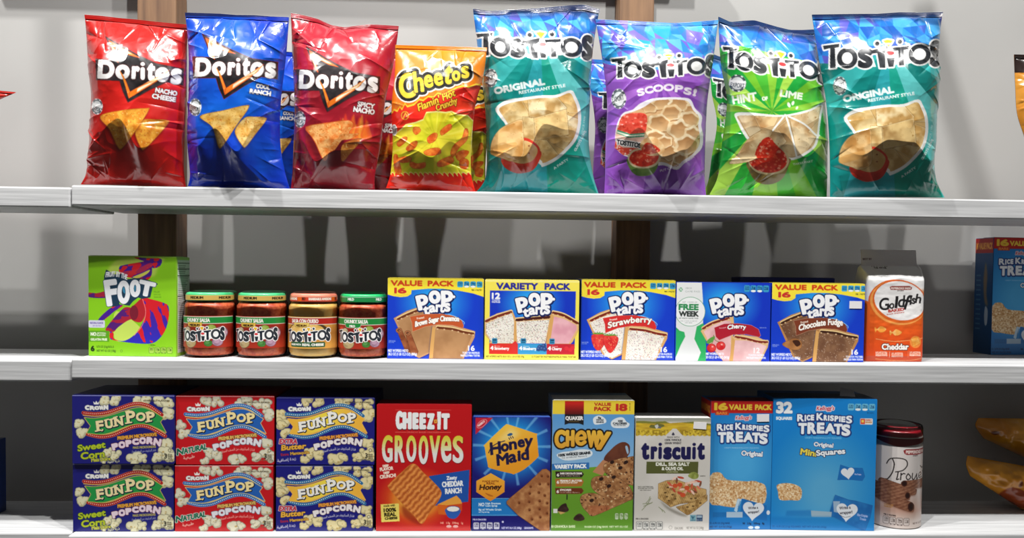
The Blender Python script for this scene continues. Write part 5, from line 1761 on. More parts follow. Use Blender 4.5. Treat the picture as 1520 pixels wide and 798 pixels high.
def art_chewy():
    x0, y0, x1, y1 = 819, 594, 940.5, 786
    p = lambda x, y: (812 + x / 7.6, 575 + y / 7.6)
    r = lambda x, y: (812 + x / 7.252, 680 + y / 7.252)
    g = lambda *a: [p(*b) for b in a]
    h = lambda *a: [r(*b) for b in a]
    cv = Cv(x0, y0, x1, y1, vgrad('5a98d0', '88b4d8', 620, 690))
    cv.poly([(x0, r(0, 110)[1]), r(300, 105), r(520, 85), r(960, 60), (x1, y1), (x0, y1)], vgrad('6a9c2c', '5c9026', 692, 780))
    cv.rect(x0, y0, x1, p(0, 298)[1], 'e8cc3a')
    cv.text('VALUE', *p(520, 206), 5, 'b83020', w=25.5, bold=.55)
    cv.text('PACK', *p(520, 262), 6.2, 'b83020', w=25.5, bold=.85)
    cv.text('18', *p(765, 262), 11, 'c02c24', w=17.5, bold=1.7, sp=-.2)
    for i, ch in enumerate('BARS'):
        cv.text(ch, *p(920, 190 + i * 22), 2.2, '5a4418', w=1.6, bold=.1)
    cv.poly(g((190, 152), (405, 152), (405, 420), (350, 402), (240, 402), (190, 418)), '1c1a1c')
    cv.poly(g((190, 152), (405, 152), (405, 300), (190, 300)), vgrad('c8241c', '5a1414', 598, 614))
    cv.text('QUAKER', *p(198, 364), 5.6, 'f2f0ec', w=26.5, bold=.5)
    cv.line(g((240, 380), (350, 380)), .5, 'a8843a')
    for P in (((510, 370), (520, 335), (570, 312), (620, 325), (660, 365), (650, 395), (590, 410), (530, 412)), ((712, 405), (730, 365), (790, 335), (850, 335), (890, 380), (925, 405), (900, 445), (820, 452), (740, 445))):
        cv.poly(smooth(g(*P), 5), 'dfe6ea')
    cv.text('8g', *p(565, 348), 3, '2a3038', w=5, bold=.35)
    cv.text('WHOLE', *p(545, 372), 2.6, '2a3038', w=11, bold=.2)
    cv.text('GRAINS', *p(545, 396), 2.6, '2a3038', w=11.5, bold=.25)
    cv.text('100', *p(795, 386), 3.4, '2a3038', w=7, bold=.4)
    cv.text('CALORIES', *p(735, 412), 3.2, '2a3038', w=21, bold=.35)
    cv.text('OR LESS PER BAR', *p(745, 430), 1.8, '2a3038', w=18)
    lets = (('C', 78, 472, 208, 680, 0), ('H', 205, 475, 305, 662, 0), ('e', 305, 475, 455, 660, 10), ('W', 440, 478, 605, 672, 0), ('y', 552, 488, 712, 700, -4))
    b = 14
    for o, c in ((18, '20160e'), (0, 'e0a838')):
        for ch, a, e, c2, d, ro in lets:
            if ch == 'e':
                cv.line(fat_e(p, a + 24, e + 24, c2 - 30, d - 30), (42 + 2 * o) / 7.6, c if o else 'e0a838')
                continue
            G = [np.array([p(*t) for t in w_]) for w_ in boxed(ch, a + b, e + b, c2 - b, d - b, rot=ro)]
            cv.shapes(G, c if o else vgrad('e8b840', 'd89c34', 637, 665), bold=(b + o) / 7.6)
    cv.poly(smooth(g((105, 760), (160, 725), (260, 712), (380, 690), (480, 700), (512, 735), (480, 775), (380, 800), (200, 815)), 4), 'dce4e8')
    cv.text('MADE WITH', *p(250, 735), 2, '2a3038', w=13)
    cv.text('100% WHOLE GRAINS', *p(125, 776), 4.2, '1c2228', w=48, rot=5, bold=.5)
    cv.text('no artificial flavors', *p(165, 795), 1.9, '2a3038', w=37, rot=5)
    cv.poly(h((50, 55), (452, 38), (455, 108), (50, 122)), '2a6cb0')
    cv.text('VARIETY PACK', *r(78, 108), 6.3, 'eef2f2', w=48, rot=1.5, bold=.75)
    for y0_, c, t1, t2 in ((135, '2a1c18', 'DARK CHOCOLATE CHUNK', ''), (212, 'a86a2c', 'PEANUT BUTTER', 'CHOCOLATE CHIP'), (312, '6a3018', "S'MORES", '')):
        cv.poly(h((88, y0_), (375, y0_), (398, y0_ + 30), (375, y0_ + (62 if not t2 else 82)), (95, y0_ + (66 if not t2 else 86))), c)
        cv.text('6', *r(105, y0_ + 54), 4.6, 'f0ece4', w=3.6, bold=.4)
        cv.text(t1, *r(140, y0_ + 32), 3.0, 'f0ece4', w=33 if t2 != '' or 'DARK' in t1 else 17, bold=.3)
        cv.text(t2 or 'with other flavors', *r(142, y0_ + 52), 2.6 if t2 else 1.6, 'f0e4d4', w=26 if t2 else 29, bold=.2 if t2 else 0)
    cv.line(h((218, 385), (218, 432)), 1.8, '22201c')
    for P in (((118, 560), (150, 500), (205, 475), (222, 510), (240, 550), (200, 572)), ((292, 650), (310, 610), (355, 585), (395, 610), (410, 650), (350, 668))):
        cv.poly(smooth(h(*P), 4), speck('2c1a14', '46302a', 6, 3))
    cv.rect(*r(72, 535), *r(118, 580), 'dcdcd4')
    cv.poly(h((120, 560), (205, 575), (150, 596)), 'c8a060')
    # spoon-shaped chocolate drizzle and three bars
    cv.poly(smooth(g((640, 790), (720, 690), (800, 625), (870, 608), (925, 640), (935, 700), (915, 760), (800, 900), (680, 860)), 5), speck('5a2e20', '6a3a28', 10, 3))
    cv.poly(smooth(g((880, 660), (905, 655), (920, 720), (905, 740)), 4), '9ab8d0')
    cv.poly(h((490, 140), (600, 10), (680, 40), (600, 180)), 'b8805a')
    for i, P in enumerate((((610, 70), (700, 20), (880, -20), (960, 0), (960, 260), (840, 260), (650, 170)), ((490, 210), (620, 180), (800, 220), (915, 330), (915, 440), (700, 440), (500, 330)), ((360, 430), (400, 380), (520, 370), (720, 440), (915, 400), (900, 440), (680, 540), (500, 612), (440, 570), (385, 510)))):
        Q = smooth(h(*P), 4)
        cv.poly(Q, speck('8a5a34', 'b8885a', 5, 30 + i, o=4), out='5a3820', ow=.4)
        rnd = random.Random(i)
        mn, mx = Q.min(0), Q.max(0)

        def bits():
            for _ in range(150):
                x, y = rnd.uniform(mn[0], mx[0]), rnd.uniform(mn[1], mx[1])
                s_ = rnd.uniform(.7, 1.9)
                cv.ell(x, y, s_, s_ * .7, rnd.choice(('d0a878', 'c09060', '9a6a40', 'e0c498', '3c2018', '4a2a1c', '7a4c2c')), rot=rnd.uniform(0, 180), al=.85)
        masked(cv, Q, bits)
    for a in ((700, 35), (790, 95), (720, 195), (585, 215), (485, 445), (670, 290), (850, 35)):
        cv.ell(*r(*a), 3.4, 2.6, '2c1812', rot=20)
    cv.poly(h((440, 500), (680, 500), (680, 545), (500, 612), (450, 570)), 'a85c38', .55, 1)
    fact_boxes(cv, *r(735, 580), 21, 10, ('100', '0g', '75mg'), paper='c8d8b8', ink='5a7a3a')
    cv.text('18 GRANOLA BARS', *r(50, 738), 3.8, 'd8e4bc', w=36, bold=.3)
    cv.text('18-0.84 OZ (24g) BARS  NET WT 15.1 OZ', *r(412, 738), 2.8, 'd8e4bc', w=65, bold=.2)
    return cv


def art_triscuit():
    x0, y0, x1, y1 = 942.5, 620, 1054, 787
    p = lambda x, y: (938 + x / 8.4, 600 + y / 8.4)
    r = lambda x, y: (938 + x / 8.4, 695 + y / 8.4)
    g = lambda *a: [p(*b) for b in a]
    h = lambda *a: [r(*b) for b in a]
    cv = Cv(x0, y0, x1, y1, speck('c8c4bc', 'd4d0ca', 30, 4))
    cv.rect(x0, y0, x1, p(0, 215)[1], vgrad('8c9088', 'b0b0a0', 620, 626))
    cv.poly([(x0, p(0, 205)[1])] + g((130, 205), (250, 215), (400, 208), (460, 232), (600, 222), (760, 212), (980, 240)) + [(x1, p(0, 390)[1]), (x0, p(0, 390)[1])], '7c7c34')
    cv.poly([(x0, p(0, 232)[1])] + g((300, 240), (620, 225), (980, 262)) + [(x1, p(0, 392)[1]), (x0, p(0, 392)[1])], lambda X, Y: mix('d8b834', 'b8942c', (fbm(X * .35, Y * 2, 6, 3) - .3) / .4))
    cv.rect(x0, p(0, 318)[1], x1, p(0, 390)[1], lambda X, Y: mix('dcc040', '947820', (fbm(X, Y, 2.4, 8) - .3) / .4))
    cv.poly([(x0, p(0, 388)[1])] + g(*[(60 + i * 30, 388 + 6 * (-1) ** i) for i in range(31)]) + [(x1, p(0, 395)[1]), (x1, 660), (x0, 660)], speck('c8c4bc', 'd6d2cc', 30, 4))
    cv.poly(smooth(g((205, 280), (225, 252), (265, 255), (300, 240), (380, 250), (385, 275), (300, 300), (230, 292)), 4), '6a6a34')
    cv.poly(g((270, 262), (310, 248), (330, 290), (290, 302)), 'c8c8c0')
    cv.poly(g((320, 270), (360, 280), (345, 300), (310, 296)), '6a6a78')
    cv.poly(g((500, 300), (545, 302), (625, 388), (640, 430), (390, 430), (410, 385)), 'd2cec8')
    cv.poly(smooth(g((488, 382), (492, 362), (505, 345), (518, 362), (522, 382)), 3), '3a3a4c')
    cv.text('MADE WITH', *p(430, 418), 2.6, '5a584e', w=18, bold=.12)
    cv.text('100% WHOLE', *p(402, 455), 3.2, '4a484a', w=24.5, bold=.25)
    cv.text('GRAIN WHEAT', *p(400, 494), 3.4, '4a484a', w=25, bold=.28)
    lets = (('t', 108, 480, 212, 688), ('r', 226, 520, 312, 684), ('i', 322, 476, 368, 682), ('s', 385, 528, 494, 688), ('c', 494, 528, 602, 688), ('u', 606, 525, 730, 688), ('i', 748, 478, 792, 684), ('t', 808, 478, 908, 688))
    for ch, a, b, c2, d in lets:
        k = 16
        if ch == 'i':
            m_ = (a + c2) / 2
            cv.line(g((m_, 546), (m_, d - 22)), 44 / 8.4, '1c1a4c')
            cv.ell(*p(m_, 496), 2.7, 2.4, '1c1a4c')
            continue
        G = [np.array([p(*t) for t in w_]) for w_ in boxed(ch, a + k, b + k, c2 - k, d - k)]
        cv.shapes(G, '1c1a4c', bold=k / 8.4)
    cv.poly(g((178, 712), (828, 712), (824, 862), (176, 860)), '54582c')
    cv.text('DILL, SEA SALT', *p(295, 764), 5.2, 'e6e6da', w=50.5, bold=.55)
    cv.text('& OLIVE OIL', *r(368, 20), 4.8, 'e6e6da', w=32.5, bold=.5)
    cv.text('CRACKERS', *r(430, 52), 2.6, 'b0b48c', w=17, bold=.15)
    for t_, x, y, hh, wd in (('NO ARTIFICIAL', 78, 240, 2.6, 23), ('FLAVORS OR COLORS', 78, 256, 1.6, 23), ('adds a trivial amount', 100, 275, 1.4, 17), ('SUGGESTION', 850, 98, 1.4, 8)):
        cv.text(t_, *r(x, y), hh, '5a5850', w=wd, bold=.1)
    # crackers with topping
    cv.poly(smooth(h((360, 400), (480, 490), (700, 590), (600, 585), (440, 500)), 4), '6a6458', .6, 2)
    for P, s_ in (((( 560, 480), (700, 440), (900, 340), (945, 330), (945, 400), (800, 520), (730, 570), (700, 580), (590, 510)), 3), (((330, 190), (430, 150), (560, 140), (850, 240), (930, 260), (935, 320), (760, 420), (600, 440), (490, 480), (380, 400), (330, 370)), 5)):
        Q = h(*P)
        cv.poly(Q, lambda X, Y: mix('8a6838', 'c8a468', .5 * (fbm(X, Y, 5, s_) - .3) / .2 + .3 * np.sin(X * 2.2 + Y) + .2), out='5c4020', ow=.4)
    for a in ((450, 235), (510, 325), (545, 378), (440, 350), (745, 375), (800, 370), (420, 300), (700, 480), (770, 470), (860, 430), (465, 400)):
        cv.ell(*r(*a), 2, 1.2, '4a3418', al=.8)
    rnd = random.Random(2)
    for i in range(34):
        x, y = rnd.uniform(460, 860), rnd.uniform(80, 330)
        if (x - 660) ** 2 / 210 ** 2 + (y - 210) ** 2 / 125 ** 2 > 1:
            continue
        a = rnd.uniform(0, 180)
        cv.ell(*r(x, y), rnd.uniform(3, 6), 1.6, rnd.choice(('d8a088', 'e8c4b0', 'c85a40', 'd87a5c', 'b84a34', 'e4b8a4', '7a4a34')), rot=a)
    for a in ((540, 215), (600, 200), (640, 330), (690, 240)):
        cv.ell(*r(*a), 4, 3.2, 'c8502c')
    cv.poly(smooth(h((700, 90), (760, 40), (830, 70), (820, 120), (760, 130)), 4), speck('7a8438', '9aa458', 4, 3))
    for x, y, ex, ey in ((130, 520, 240, 370), (150, 470, 260, 420), (180, 430, 230, 350), (140, 440, 250, 430), (340, 480, 390, 540), (360, 500, 420, 550)):
        cv.line(smooth(h((x, y), ((x + ex) / 2 + 10, (y + ey) / 2), (ex, ey)), 4, False), .9, '6a7448', .8)
    cv.text('PER 6 CRACKERS', *r(55, 636), 2.2, '4a4844', w=19, bold=.15)
    fact_boxes(cv, *r(58, 660), 40.5, 12.2, ('120', '0g', '160mg', '0g'), paper='dcdad4')
    cv.rect(*r(415, 680), x1, y1, 'dad6d0', al=.7)
    cv.text('CRACKERS', *r(540, 760), 3.6, '8a8680', w=13, bold=.15)
    cv.text('NET WT 8.5 OZ (240g)', *r(690, 756), 3.6, '8a8680', w=26, bold=.15)
    cv.ell(*r(492, 735), 2.8, 2.8, 'a09c96')
    cv.ell(*r(492, 735), 2.2, 2.2, 'd4d0ca')
    cv.rect(*r(735, 578), *r(810, 660), '7aa8b4')
    cv.rect(*r(814, 578), *r(892, 660), '2a4468')
    cv.rect(*r(822, 586), *r(884, 616), '9ab0c0')
    cv.poly(h((742, 590), (770, 640), (800, 590), (780, 600)), '3a6a80')
    cv.text('VERIFIED', *r(740, 654), 1.6, '2a4458', w=8)
    cv.text('NON GMO', *r(820, 650), 1.8, 'c8d4dc', w=8)
    return cv


def krispies_title(cv, f, k):
    """title in units of the enlarged larger box"""
    words = (('R', 295, 272, 365, 348), ('I', 372, 280, 386, 345), ('C', 392, 278, 430, 338), ('E', 434, 276, 470, 336), ('K', 492, 258, 560, 334), ('R', 566, 276, 604, 336), ('I', 610, 280, 624, 337), ('S', 630, 280, 672, 340), ('P', 676, 284, 718, 344), ('I', 724, 288, 738, 347), ('E', 744, 290, 790, 350), ('S', 795, 282, 858, 362))
    big = (('T', 308, 362, 398, 478), ('R', 402, 356, 492, 476), ('E', 500, 355, 578, 470), ('A', 580, 362, 688, 470), ('T', 672, 366, 762, 478), ('S', 752, 372, 842, 492))
    for o, c in ((13, '1c3a7c'), (0, 'eef2f6')):
        for L, b in ((words, 5), (big, 9)):
            for ch, a, e, c2, d in L:
                if ch == 'I':
                    P = np.array([f(a, e), f(c2, e), f(c2, d), f(a, d)])
                    m, W = cv.mstroke([P], 2 * (o + .5) * k)
                    m2, _ = cv.mfill([P], False, W)
                    cv.put(m | m2, W, c)
                    continue
                G = [np.array([f(*t) for t in w_]) for w_ in boxed(ch, a + b, e + b, c2 - b, d - b)]
                cv.shapes([q + ([.3, .5] if o else [0, 0]) for q in G], c, bold=(b + o) * k)


def treat(cv, P, seed):
    """marshmallow cereal square"""
    P = np.asarray(P)
    cv.poly(P, 'c89a68')
    rnd = random.Random(seed)
    mn, mx = P.min(0), P.max(0)

    def fill():
        for _ in range(int((mx[0] - mn[0]) * (mx[1] - mn[1]) / 3.2)):
            x, y = rnd.uniform(mn[0], mx[0]), rnd.uniform(mn[1], mx[1])
            cv.ell(x, y, rnd.uniform(1.1, 2.1), rnd.uniform(.8, 1.3), rnd.choice(('e8cca0', 'dcb888', 'f0dcb8', 'd0a470', 'e4c494', 'b8844e')), rot=rnd.uniform(0, 180))
    masked(cv, P, fill)


def heart(cv, f, x, y, s, rot=0):
    t = np.linspace(0, 2 * math.pi, 40, endpoint=False)
    P = np.stack([x + s * 16 * np.sin(t) ** 3 / 16, y - s * (13 * np.cos(t) - 5 * np.cos(2 * t) - 2 * np.cos(3 * t) - np.cos(4 * t)) / 16], -1)
    P = rotp([P], rot, np.array([x, y]))[0]
    cv.poly(np.array([f(*a) for a in P]), 'dfe4ea')


def art_krispies16():
    x0, y0, x1, y1 = 1053.5, 595, 1145.5, 785
    p = lambda x, y: (1038 + x / 3.895, 585 + y / 3.895)
    g = lambda *a: [p(*b) for b in a]
    cv = Cv(x0, y0, x1, y1, vgrad('1778c4', '1f8ad4', 610, 700))
    cv.a[:] = rgrad('4aa8e0', '1a78c2', 1100, 690, 15, 75, .9)(cv.X, cv.Y)
    cv.rect(x0, y0, x1, p(0, 108)[1], 'c0201c')
    cv.text('16', *p(78, 92), 11, 'f0c83c', w=20.5, bold=1.7, sp=-.22)
    cv.text('VALUE', *p(163, 90), 8.4, 'f2d448', w=35, bold=.8)
    cv.text('PACK', *p(315, 90), 8.4, 'f2d448', w=25, bold=.8)
    cv.rect(*p(85, 98), *p(165, 120), 'b83a24')
    cv.text('BARS', *p(92, 116), 4, 'e88a3c', w=16, bold=.4)
    cv.text("Kellogg's", *p(202, 146), 5.6, 'c02438', w=24, rot=2, bold=.2, outs=((.7, 'f0e8ec'),), sh=.2)
    f = lambda x, y: p(95 + (x - 295) * .545, 163 + (y - 258) * .525)
    krispies_title(cv, f, .545 / 3.895 * 1.0)
    cv.text('CRISPY MARSHMALLOW SQUARES', *p(140, 312), 2.2, '8cc4ec', w=52, bold=.1)
    cv.text('Original', *p(240, 352), 7.6, 'f0f4f6', w=32, rot=-3, bold=.8, outs=((.7, '1c3a7c'),))
    treat(cv, smooth(g((62, 470), (120, 450), (160, 490), (260, 500), (360, 510), (390, 540), (385, 620), (330, 625), (250, 600), (225, 650), (120, 640), (62, 620)), 3), 5)
    treat(cv, smooth(g((255, 510), (330, 500), (390, 545), (382, 625), (330, 625), (240, 590), (225, 560)), 3), 6)
    cv.poly(g((225, 600), (248, 604), (222, 680), (205, 670)), 'b8d4e8')
    for i in range(3):
        cv.line(g((240, 615 + i * 18), (228 - i * 2, 650 + i * 12)), .8, '3a7ab0')
    cv.poly(g((250, 600), (395, 640), (400, 730), (240, 700)), '1c6cb4')
    heart(cv, p, 317, 668, 62, -5)
    cv.text('Write a', *p(288, 664), 4, '3a3a44', w=15, rot=5, bold=.2)
    cv.text('wrapper!', *p(286, 688), 4, '3a3a44', w=17, rot=5, bold=.2)
    cv.rect(*p(82, 680), *p(165, 708), '1a6cb0')
    cv.rect(*p(162, 678), *p(255, 710), 'a8c0d4')
    cv.text('12 - 0.78 OZ (22g) BARS', *p(65, 748), 2.8, '0c3a6c', w=30, bold=.15)
    cv.text('NET WT 12.4 OZ (352g)', *p(65, 768), 2.8, '0c3a6c', w=33, bold=.15)
    cv.text('90   2.5g   105mg   8g', *p(256, 750), 3, '0c2c54', w=33, bold=.25)
    for x in (305, 342):
        cv.ell(*p(x, 768), 4, 2.2, 'dce8f0')
    cv.ell(1142, 760, 2.6, 3.4, 'd8e0ea')
    return cv


def art_krispies_side():
    """left side of the smaller cereal-bar carton"""
    cv = Cv(0, 0, 84, 190, vgrad('164a80', '10406c', 0, 190), k=3)
    cv.rect(0, 0, 84, 24, 'a81c1c')
    cv.text('16 VALUE PACK', 4, 18, 11, 'e8a03c', w=76, bold=1)
    cv.blob([(50, 40), (60, 60), (58, 90), (66, 110), (50, 105), (42, 70)], 'a87a4c', .7, 4)
    cv.blob([(54, 112), (66, 118), (64, 140), (54, 142), (50, 126)], 'c8d0d8', .8, 1)
    for i in range(12):
        cv.rect(8, 60 + i * 8, 30, 62.4 + i * 8, '5a84a8', al=.6)
    return cv


def art_krispies32():
    x0, y0, x1, y1 = 1147, 591, 1300, 787
    p = lambda x, y: (1140 + x / 6.94, 575 + y / 6.94)
    r = lambda x, y: (1140.6 + x / 6.85, 680 + y / 6.94)
    h = lambda *a: [r(*b) for b in a]
    cv = Cv(x0, y0, x1, y1, '1c84cc')
    cv.a[:] = rgrad('58a8d4', '1480cc', 1225, 730, 15, 90, .8)(cv.X, cv.Y)
    cv.text('32', *p(76, 268), 17.5, 'eef2f4', w=24.5, bold=2.0, outs=((.4, '1c4c94'),))
    cv.text('SQUARES', *p(78, 333), 4.6, 'eef2f4', w=24, bold=.7)
    cv.text("Kellogg's", *p(490, 232), 6, 'c0203c', w=26, rot=2, bold=.25, outs=((.9, 'f0e8ec'),), sh=.2)
    krispies_title(cv, p, 1 / 6.94)
    cv.text('CRISPY MARSHMALLOW SQUARES', *p(378, 524), 2.8, '6ab8e8', w=54, bold=.2)
    cv.text('Original', *p(470, 602), 6.6, 'f0f4f6', w=29, rot=-4, bold=.8, outs=((.6, '1c3a7c'),))
    cv.text('Mini', *p(332, 690), 9.6, 'ecd850', w=24.5, rot=-7, bold=1.0, outs=((1.0, '26345c'),))
    cv.text('Squares', *p(500, 702), 8.6, 'f0f4f6', w=43, rot=5, bold=.9, outs=((1.0, '26345c'),))
    u, v = p(812, 158)
    facts(cv, u, v, 40, 10, 4, '6cbcdc', '0c3a6c', rims=(1, 2))
    cv.text('PER 1 SQUARE', *p(1010, 258), 2, '1c3a5c', w=10)
    cv.rect(*p(940, 308), *p(1068, 372), 'e8e4dc', r=1.5)
    cv.rect(*p(944, 312), *p(990, 368), 'd84a34', r=1)
    cv.rect(*p(955, 325), *p(978, 350), 'f0d060')
    cv.text('FAMILY', *p(996, 334), 2.4, 'c04a34', w=9, bold=.2)
    cv.text('REWARDS', *p(996, 356), 2.2, 'c07a34', w=9.5, bold=.2)
    treat(cv, smooth(h((95, 285), (150, 262), (240, 262), (320, 290), (352, 340), (335, 430), (240, 435), (130, 432), (110, 350)), 3), 9)
    # a wrapped square on the right, a big one below
    cv.poly(h((735, 62), (820, 90), (960, 95), (985, 180), (960, 225), (850, 215), (710, 218), (725, 130)), '1c6cb4', out='1a5a9c', ow=.3)
    heart(cv, r, 812, 145, 68, 8)
    cv.text('Rice Krispies', *r(880, 165), 2.4, 'a8b4e0', w=10, rot=-3, bold=.2)
    P = h((690, 375), (830, 425), (900, 435), (1070, 480), (1050, 600), (1000, 740), (850, 680), (680, 600), (630, 590))
    cv.poly(np.array(P) + [-1, 1.6], '0c4c8c', .6, 2)
    cv.poly(P, lambda X, Y: mix('1a62a8', '2a78bc', (fbm(X, Y, 12, 4) - .3) / .4), out='164e8c', ow=.3)
    cv.poly(h((670, 440), (740, 440), (720, 560), (680, 550)), 'b8c4d0', .8)
    heart(cv, r, 812, 545, 108, -4)
    cv.text('Write a', *r(735, 528), 4.6, '4a4a54', w=17, rot=6, bold=.25)
    cv.text('wrapper!', *r(740, 578), 4.6, '4a4a54', w=19, rot=6, bold=.25)
    cv.line(smooth(h((730, 575), (790, 605), (850, 595)), 5, False), .6, '3a3a44')
    cv.text('Rice Krispies', *r(915, 590), 4, '9ab0e0', w=16, rot=-8, bold=.4)
    cv.text('Treats', *r(940, 630), 4, '9ab0e0', w=10, rot=-8, bold=.4)
    cv.poly(h((200, 545), (450, 535), (452, 600), (190, 600)), '1a70b8', .6, 1.5)
    cv.poly(h((448, 540), (660, 552), (655, 605), (455, 605)), '9ab4c4')
    cv.poly(h((20, 610), (660, 606), (1000, 740), (20, 740)), '1274bc', .7, 3)
    cv.text('32 - 0.39 OZ (11g) SQUARES  NET WT 12.4 OZ (352g)', *r(60, 718), 2.8, '0c5494', w=80, bold=.1)
    return cv


def art_can():
    """unrolled: one unit per photograph unit, 0 at the middle of the visible front"""
    cv = Cv(-115, 650, 115, 788, 'cfc6c2', k=4)
    p = lambda x, y: (36.5 * math.asin(max(-1, min(1, (x - 198) / 4.316 / 38.3))) if abs(x - 198) < 165 else (x - 198) / 2.9, 610 + y / 4.316)
    g = lambda *a: [p(*b) for b in a]
    cv.a[:] = mix('cfc8c4', 'b89484', (cv.Y - 725) / 35)
    cv.a[:] = np.where((cv.Y > 762)[..., None], mix('b89484', 'cbbcb4', (cv.Y - 762) / 14), cv.a)
    cv.poly([(-115, 650)] + list(smooth(g((-300, 200), (-100, 160), (40, 180), (120, 210), (200, 225), (290, 215), (365, 195), (500, 160), (700, 200)), 5, False)) + [(115, 650)], vgrad('7a1018', '8c141c', 652, 662))
    cv.poly(g((228, 250), (245, 240), (420, 240), (420, 275), (250, 278), (236, 270)), '8a2428')
    cv.text('PEPPERIDGE FARM', *p(244, 270), 5, 'e8dcd4', w=42, bold=.4)
    cv.text('mill', *p(290, 288), 2.4, '2a1c1c', w=9, bold=.5)
    for L in (((130, 345), (150, 312), (200, 302), (245, 312), (255, 345), (230, 380), (185, 395)), ((165, 312), (175, 345), (165, 400), (140, 445), (125, 450)),
              ((200, 395), (196, 425), (192, 445), (205, 440)), ((218, 400), (216, 445)), ((217, 415), (232, 402), (242, 404)), ((262, 402), (250, 425), (262, 442), (278, 425), (262, 402)),
              ((290, 400), (288, 432), (300, 440), (318, 405)), ((318, 405), (318, 440), (326, 432)), ((330, 424), (348, 412), (342, 398), (330, 412), (336, 434), (352, 430)), ((366, 380), (362, 425), (372, 436)), ((356, 398), (378, 396)), ((390, 380), (386, 425), (396, 436)), ((380, 398), (402, 396)), ((405, 424), (422, 412), (416, 398), (405, 412), (412, 434), (428, 430)), ((340, 355), (355, 372), (375, 360))):
        cv.line(smooth(g(*L), 7, False), 1.6, '1c1414')
    for P, e in ((((90, 455), (130, 452), (300, 500), (320, 520), (290, 545), (100, 490)), None), (((245, 450), (400, 450), (400, 500), (330, 500), (240, 490)), (240, 468, 18, 20)),
                 (((40, 478), (120, 482), (270, 530), (275, 560), (250, 575), (60, 530), (35, 500)), (262, 548, 16, 22)), (((40, 530), (150, 552), (290, 595), (305, 640), (280, 655), (120, 605), (40, 560)), (285, 622, 22, 30))):
        cv.poly(np.array(smooth(g(*P), 4)) + [0, 2], '8a5c48', .6, 1.5)
        cv.poly(smooth(g(*P), 4), lambda X, Y: mix('6a3e2c', '9a6e54', .5 + .5 * np.sin((X * .5 + Y * 1.2)) * .5 + (fbm(X, Y, 3, 4) - .5)), out='5a3424', ow=.4)
        if e:
            cv.ell(*p(e[0], e[1]), e[2] / 4.3, e[3] / 4.3, '3c1c14')
            cv.ell(*p(e[0], e[1]), e[2] / 7, e[3] / 7, '24100c')
    cv.text('CHOCOLATE', *p(120, 625), 2.2, 'b07a3c', w=13, bold=.2)
    cv.text('HAZELNUT', *p(120, 638), 2.2, 'b07a3c', w=12, bold=.2)
    cv.text('PER 2 WAFERS', *p(120, 692), 2.4, '3a2c28', w=17, bold=.2)
    fact_boxes(cv, *p(115, 698), 38, 12, ('120', '1.5g', '35mg', '11g'), paper='d4c8c2', ink='3a2c28')
    cv.text('NET WT 13.5 OZ (382g)', *p(300, 742), 3, '6a544c', w=28, bold=.2)
    return cv
# ------------------------------------------------------------------ cartons
def carton(name, label, cat, cv, x0, y0, x1, y1, zs, depth, edge, Y=None, top=None, yaw=0.0, group=None, side=None, zoff=0.0, left=None):
    """carton standing on level zs; its front fills the rectangle x0..x1, y0..y1 of the photograph"""
    if Y is None:
        Y = on((x0 + x1) / 2, y1, zs).y
    ym = (y0 + y1) / 2
    L, R = at(x0, ym, Y), at(x1, ym, Y)
    H = at((x0 + x1) / 2, y0, Y).z - zs
    W = R.x - L.x
    bm = bmesh.new()
    add_box(bm, -W / 2, W / 2, 0.0004, depth, 0.0006, H, 0.0011)
    o = link(name, paint(bm_mesh(name, bm), edge), M_CARD)
    o.location = ((L.x + R.x) / 2, Y, zs)
    o.rotation_euler.z = yaw
    tag(o, label, cat, group)
    z0, z1 = 0.0006, H
    panel('front_panel', cv, ((-W / 2 + .0003, 0, z1), (W / 2 - .0003, 0, z1), (W / 2 - .0003, 0, z0), (-W / 2 + .0003, 0, z0)), o)
    bm = bmesh.new()
    add_box(bm, -W / 2 + .002, W / 2 - .002, .0015, depth * .62, H + .0002, H + .0009, .0002)
    link('top_flap', paint(bm_mesh('top_flap', bm), top or edge), M_CARD, o)
    if side is not None:
        panel('side_panel', side, ((W / 2 + .0004, .001, z1 - .001), (W / 2 + .0004, depth - .001, z1 - .001), (W / 2 + .0004, depth - .001, z0), (W / 2 + .0004, .001, z0)), o)
    if left is not None:
        panel('side_panel', left, ((-W / 2 - .0004, depth - .001, z1 - .001), (-W / 2 - .0004, .001, z1 - .001), (-W / 2 - .0004, .001, z0), (-W / 2 - .0004, depth - .001, z0)), o)
    print('BOX %-22s Y=%.3f W=%.3f H=%.3f' % (name, Y, W, H))
    return o, W, H


def sticker(o, W, H, x0, y0, x1, y1, box, tilt=0.0):
    """blank white price sticker, placed by its share of the front"""
    bx0, by0, bx1, by1 = box
    a, b = ((x0 - bx0) / (bx1 - bx0) - .5) * W, ((x1 - bx0) / (bx1 - bx0) - .5) * W
    c, d = (1 - (y1 - by0) / (by1 - by0)) * H, (1 - (y0 - by0) / (by1 - by0)) * H
    bm = bmesh.new()
    add_box(bm, -(b - a) / 2, (b - a) / 2, -.0002, .0003, -(d - c) / 2, (d - c) / 2)
    s = link('price_sticker', bm_mesh('price_sticker', bm), M_STICKER, o)
    s.location = ((a + b) / 2, -.0007, (c + d) / 2)
    s.rotation_euler.y = tilt
    s['label'] = 'blank white price sticker'
    return s


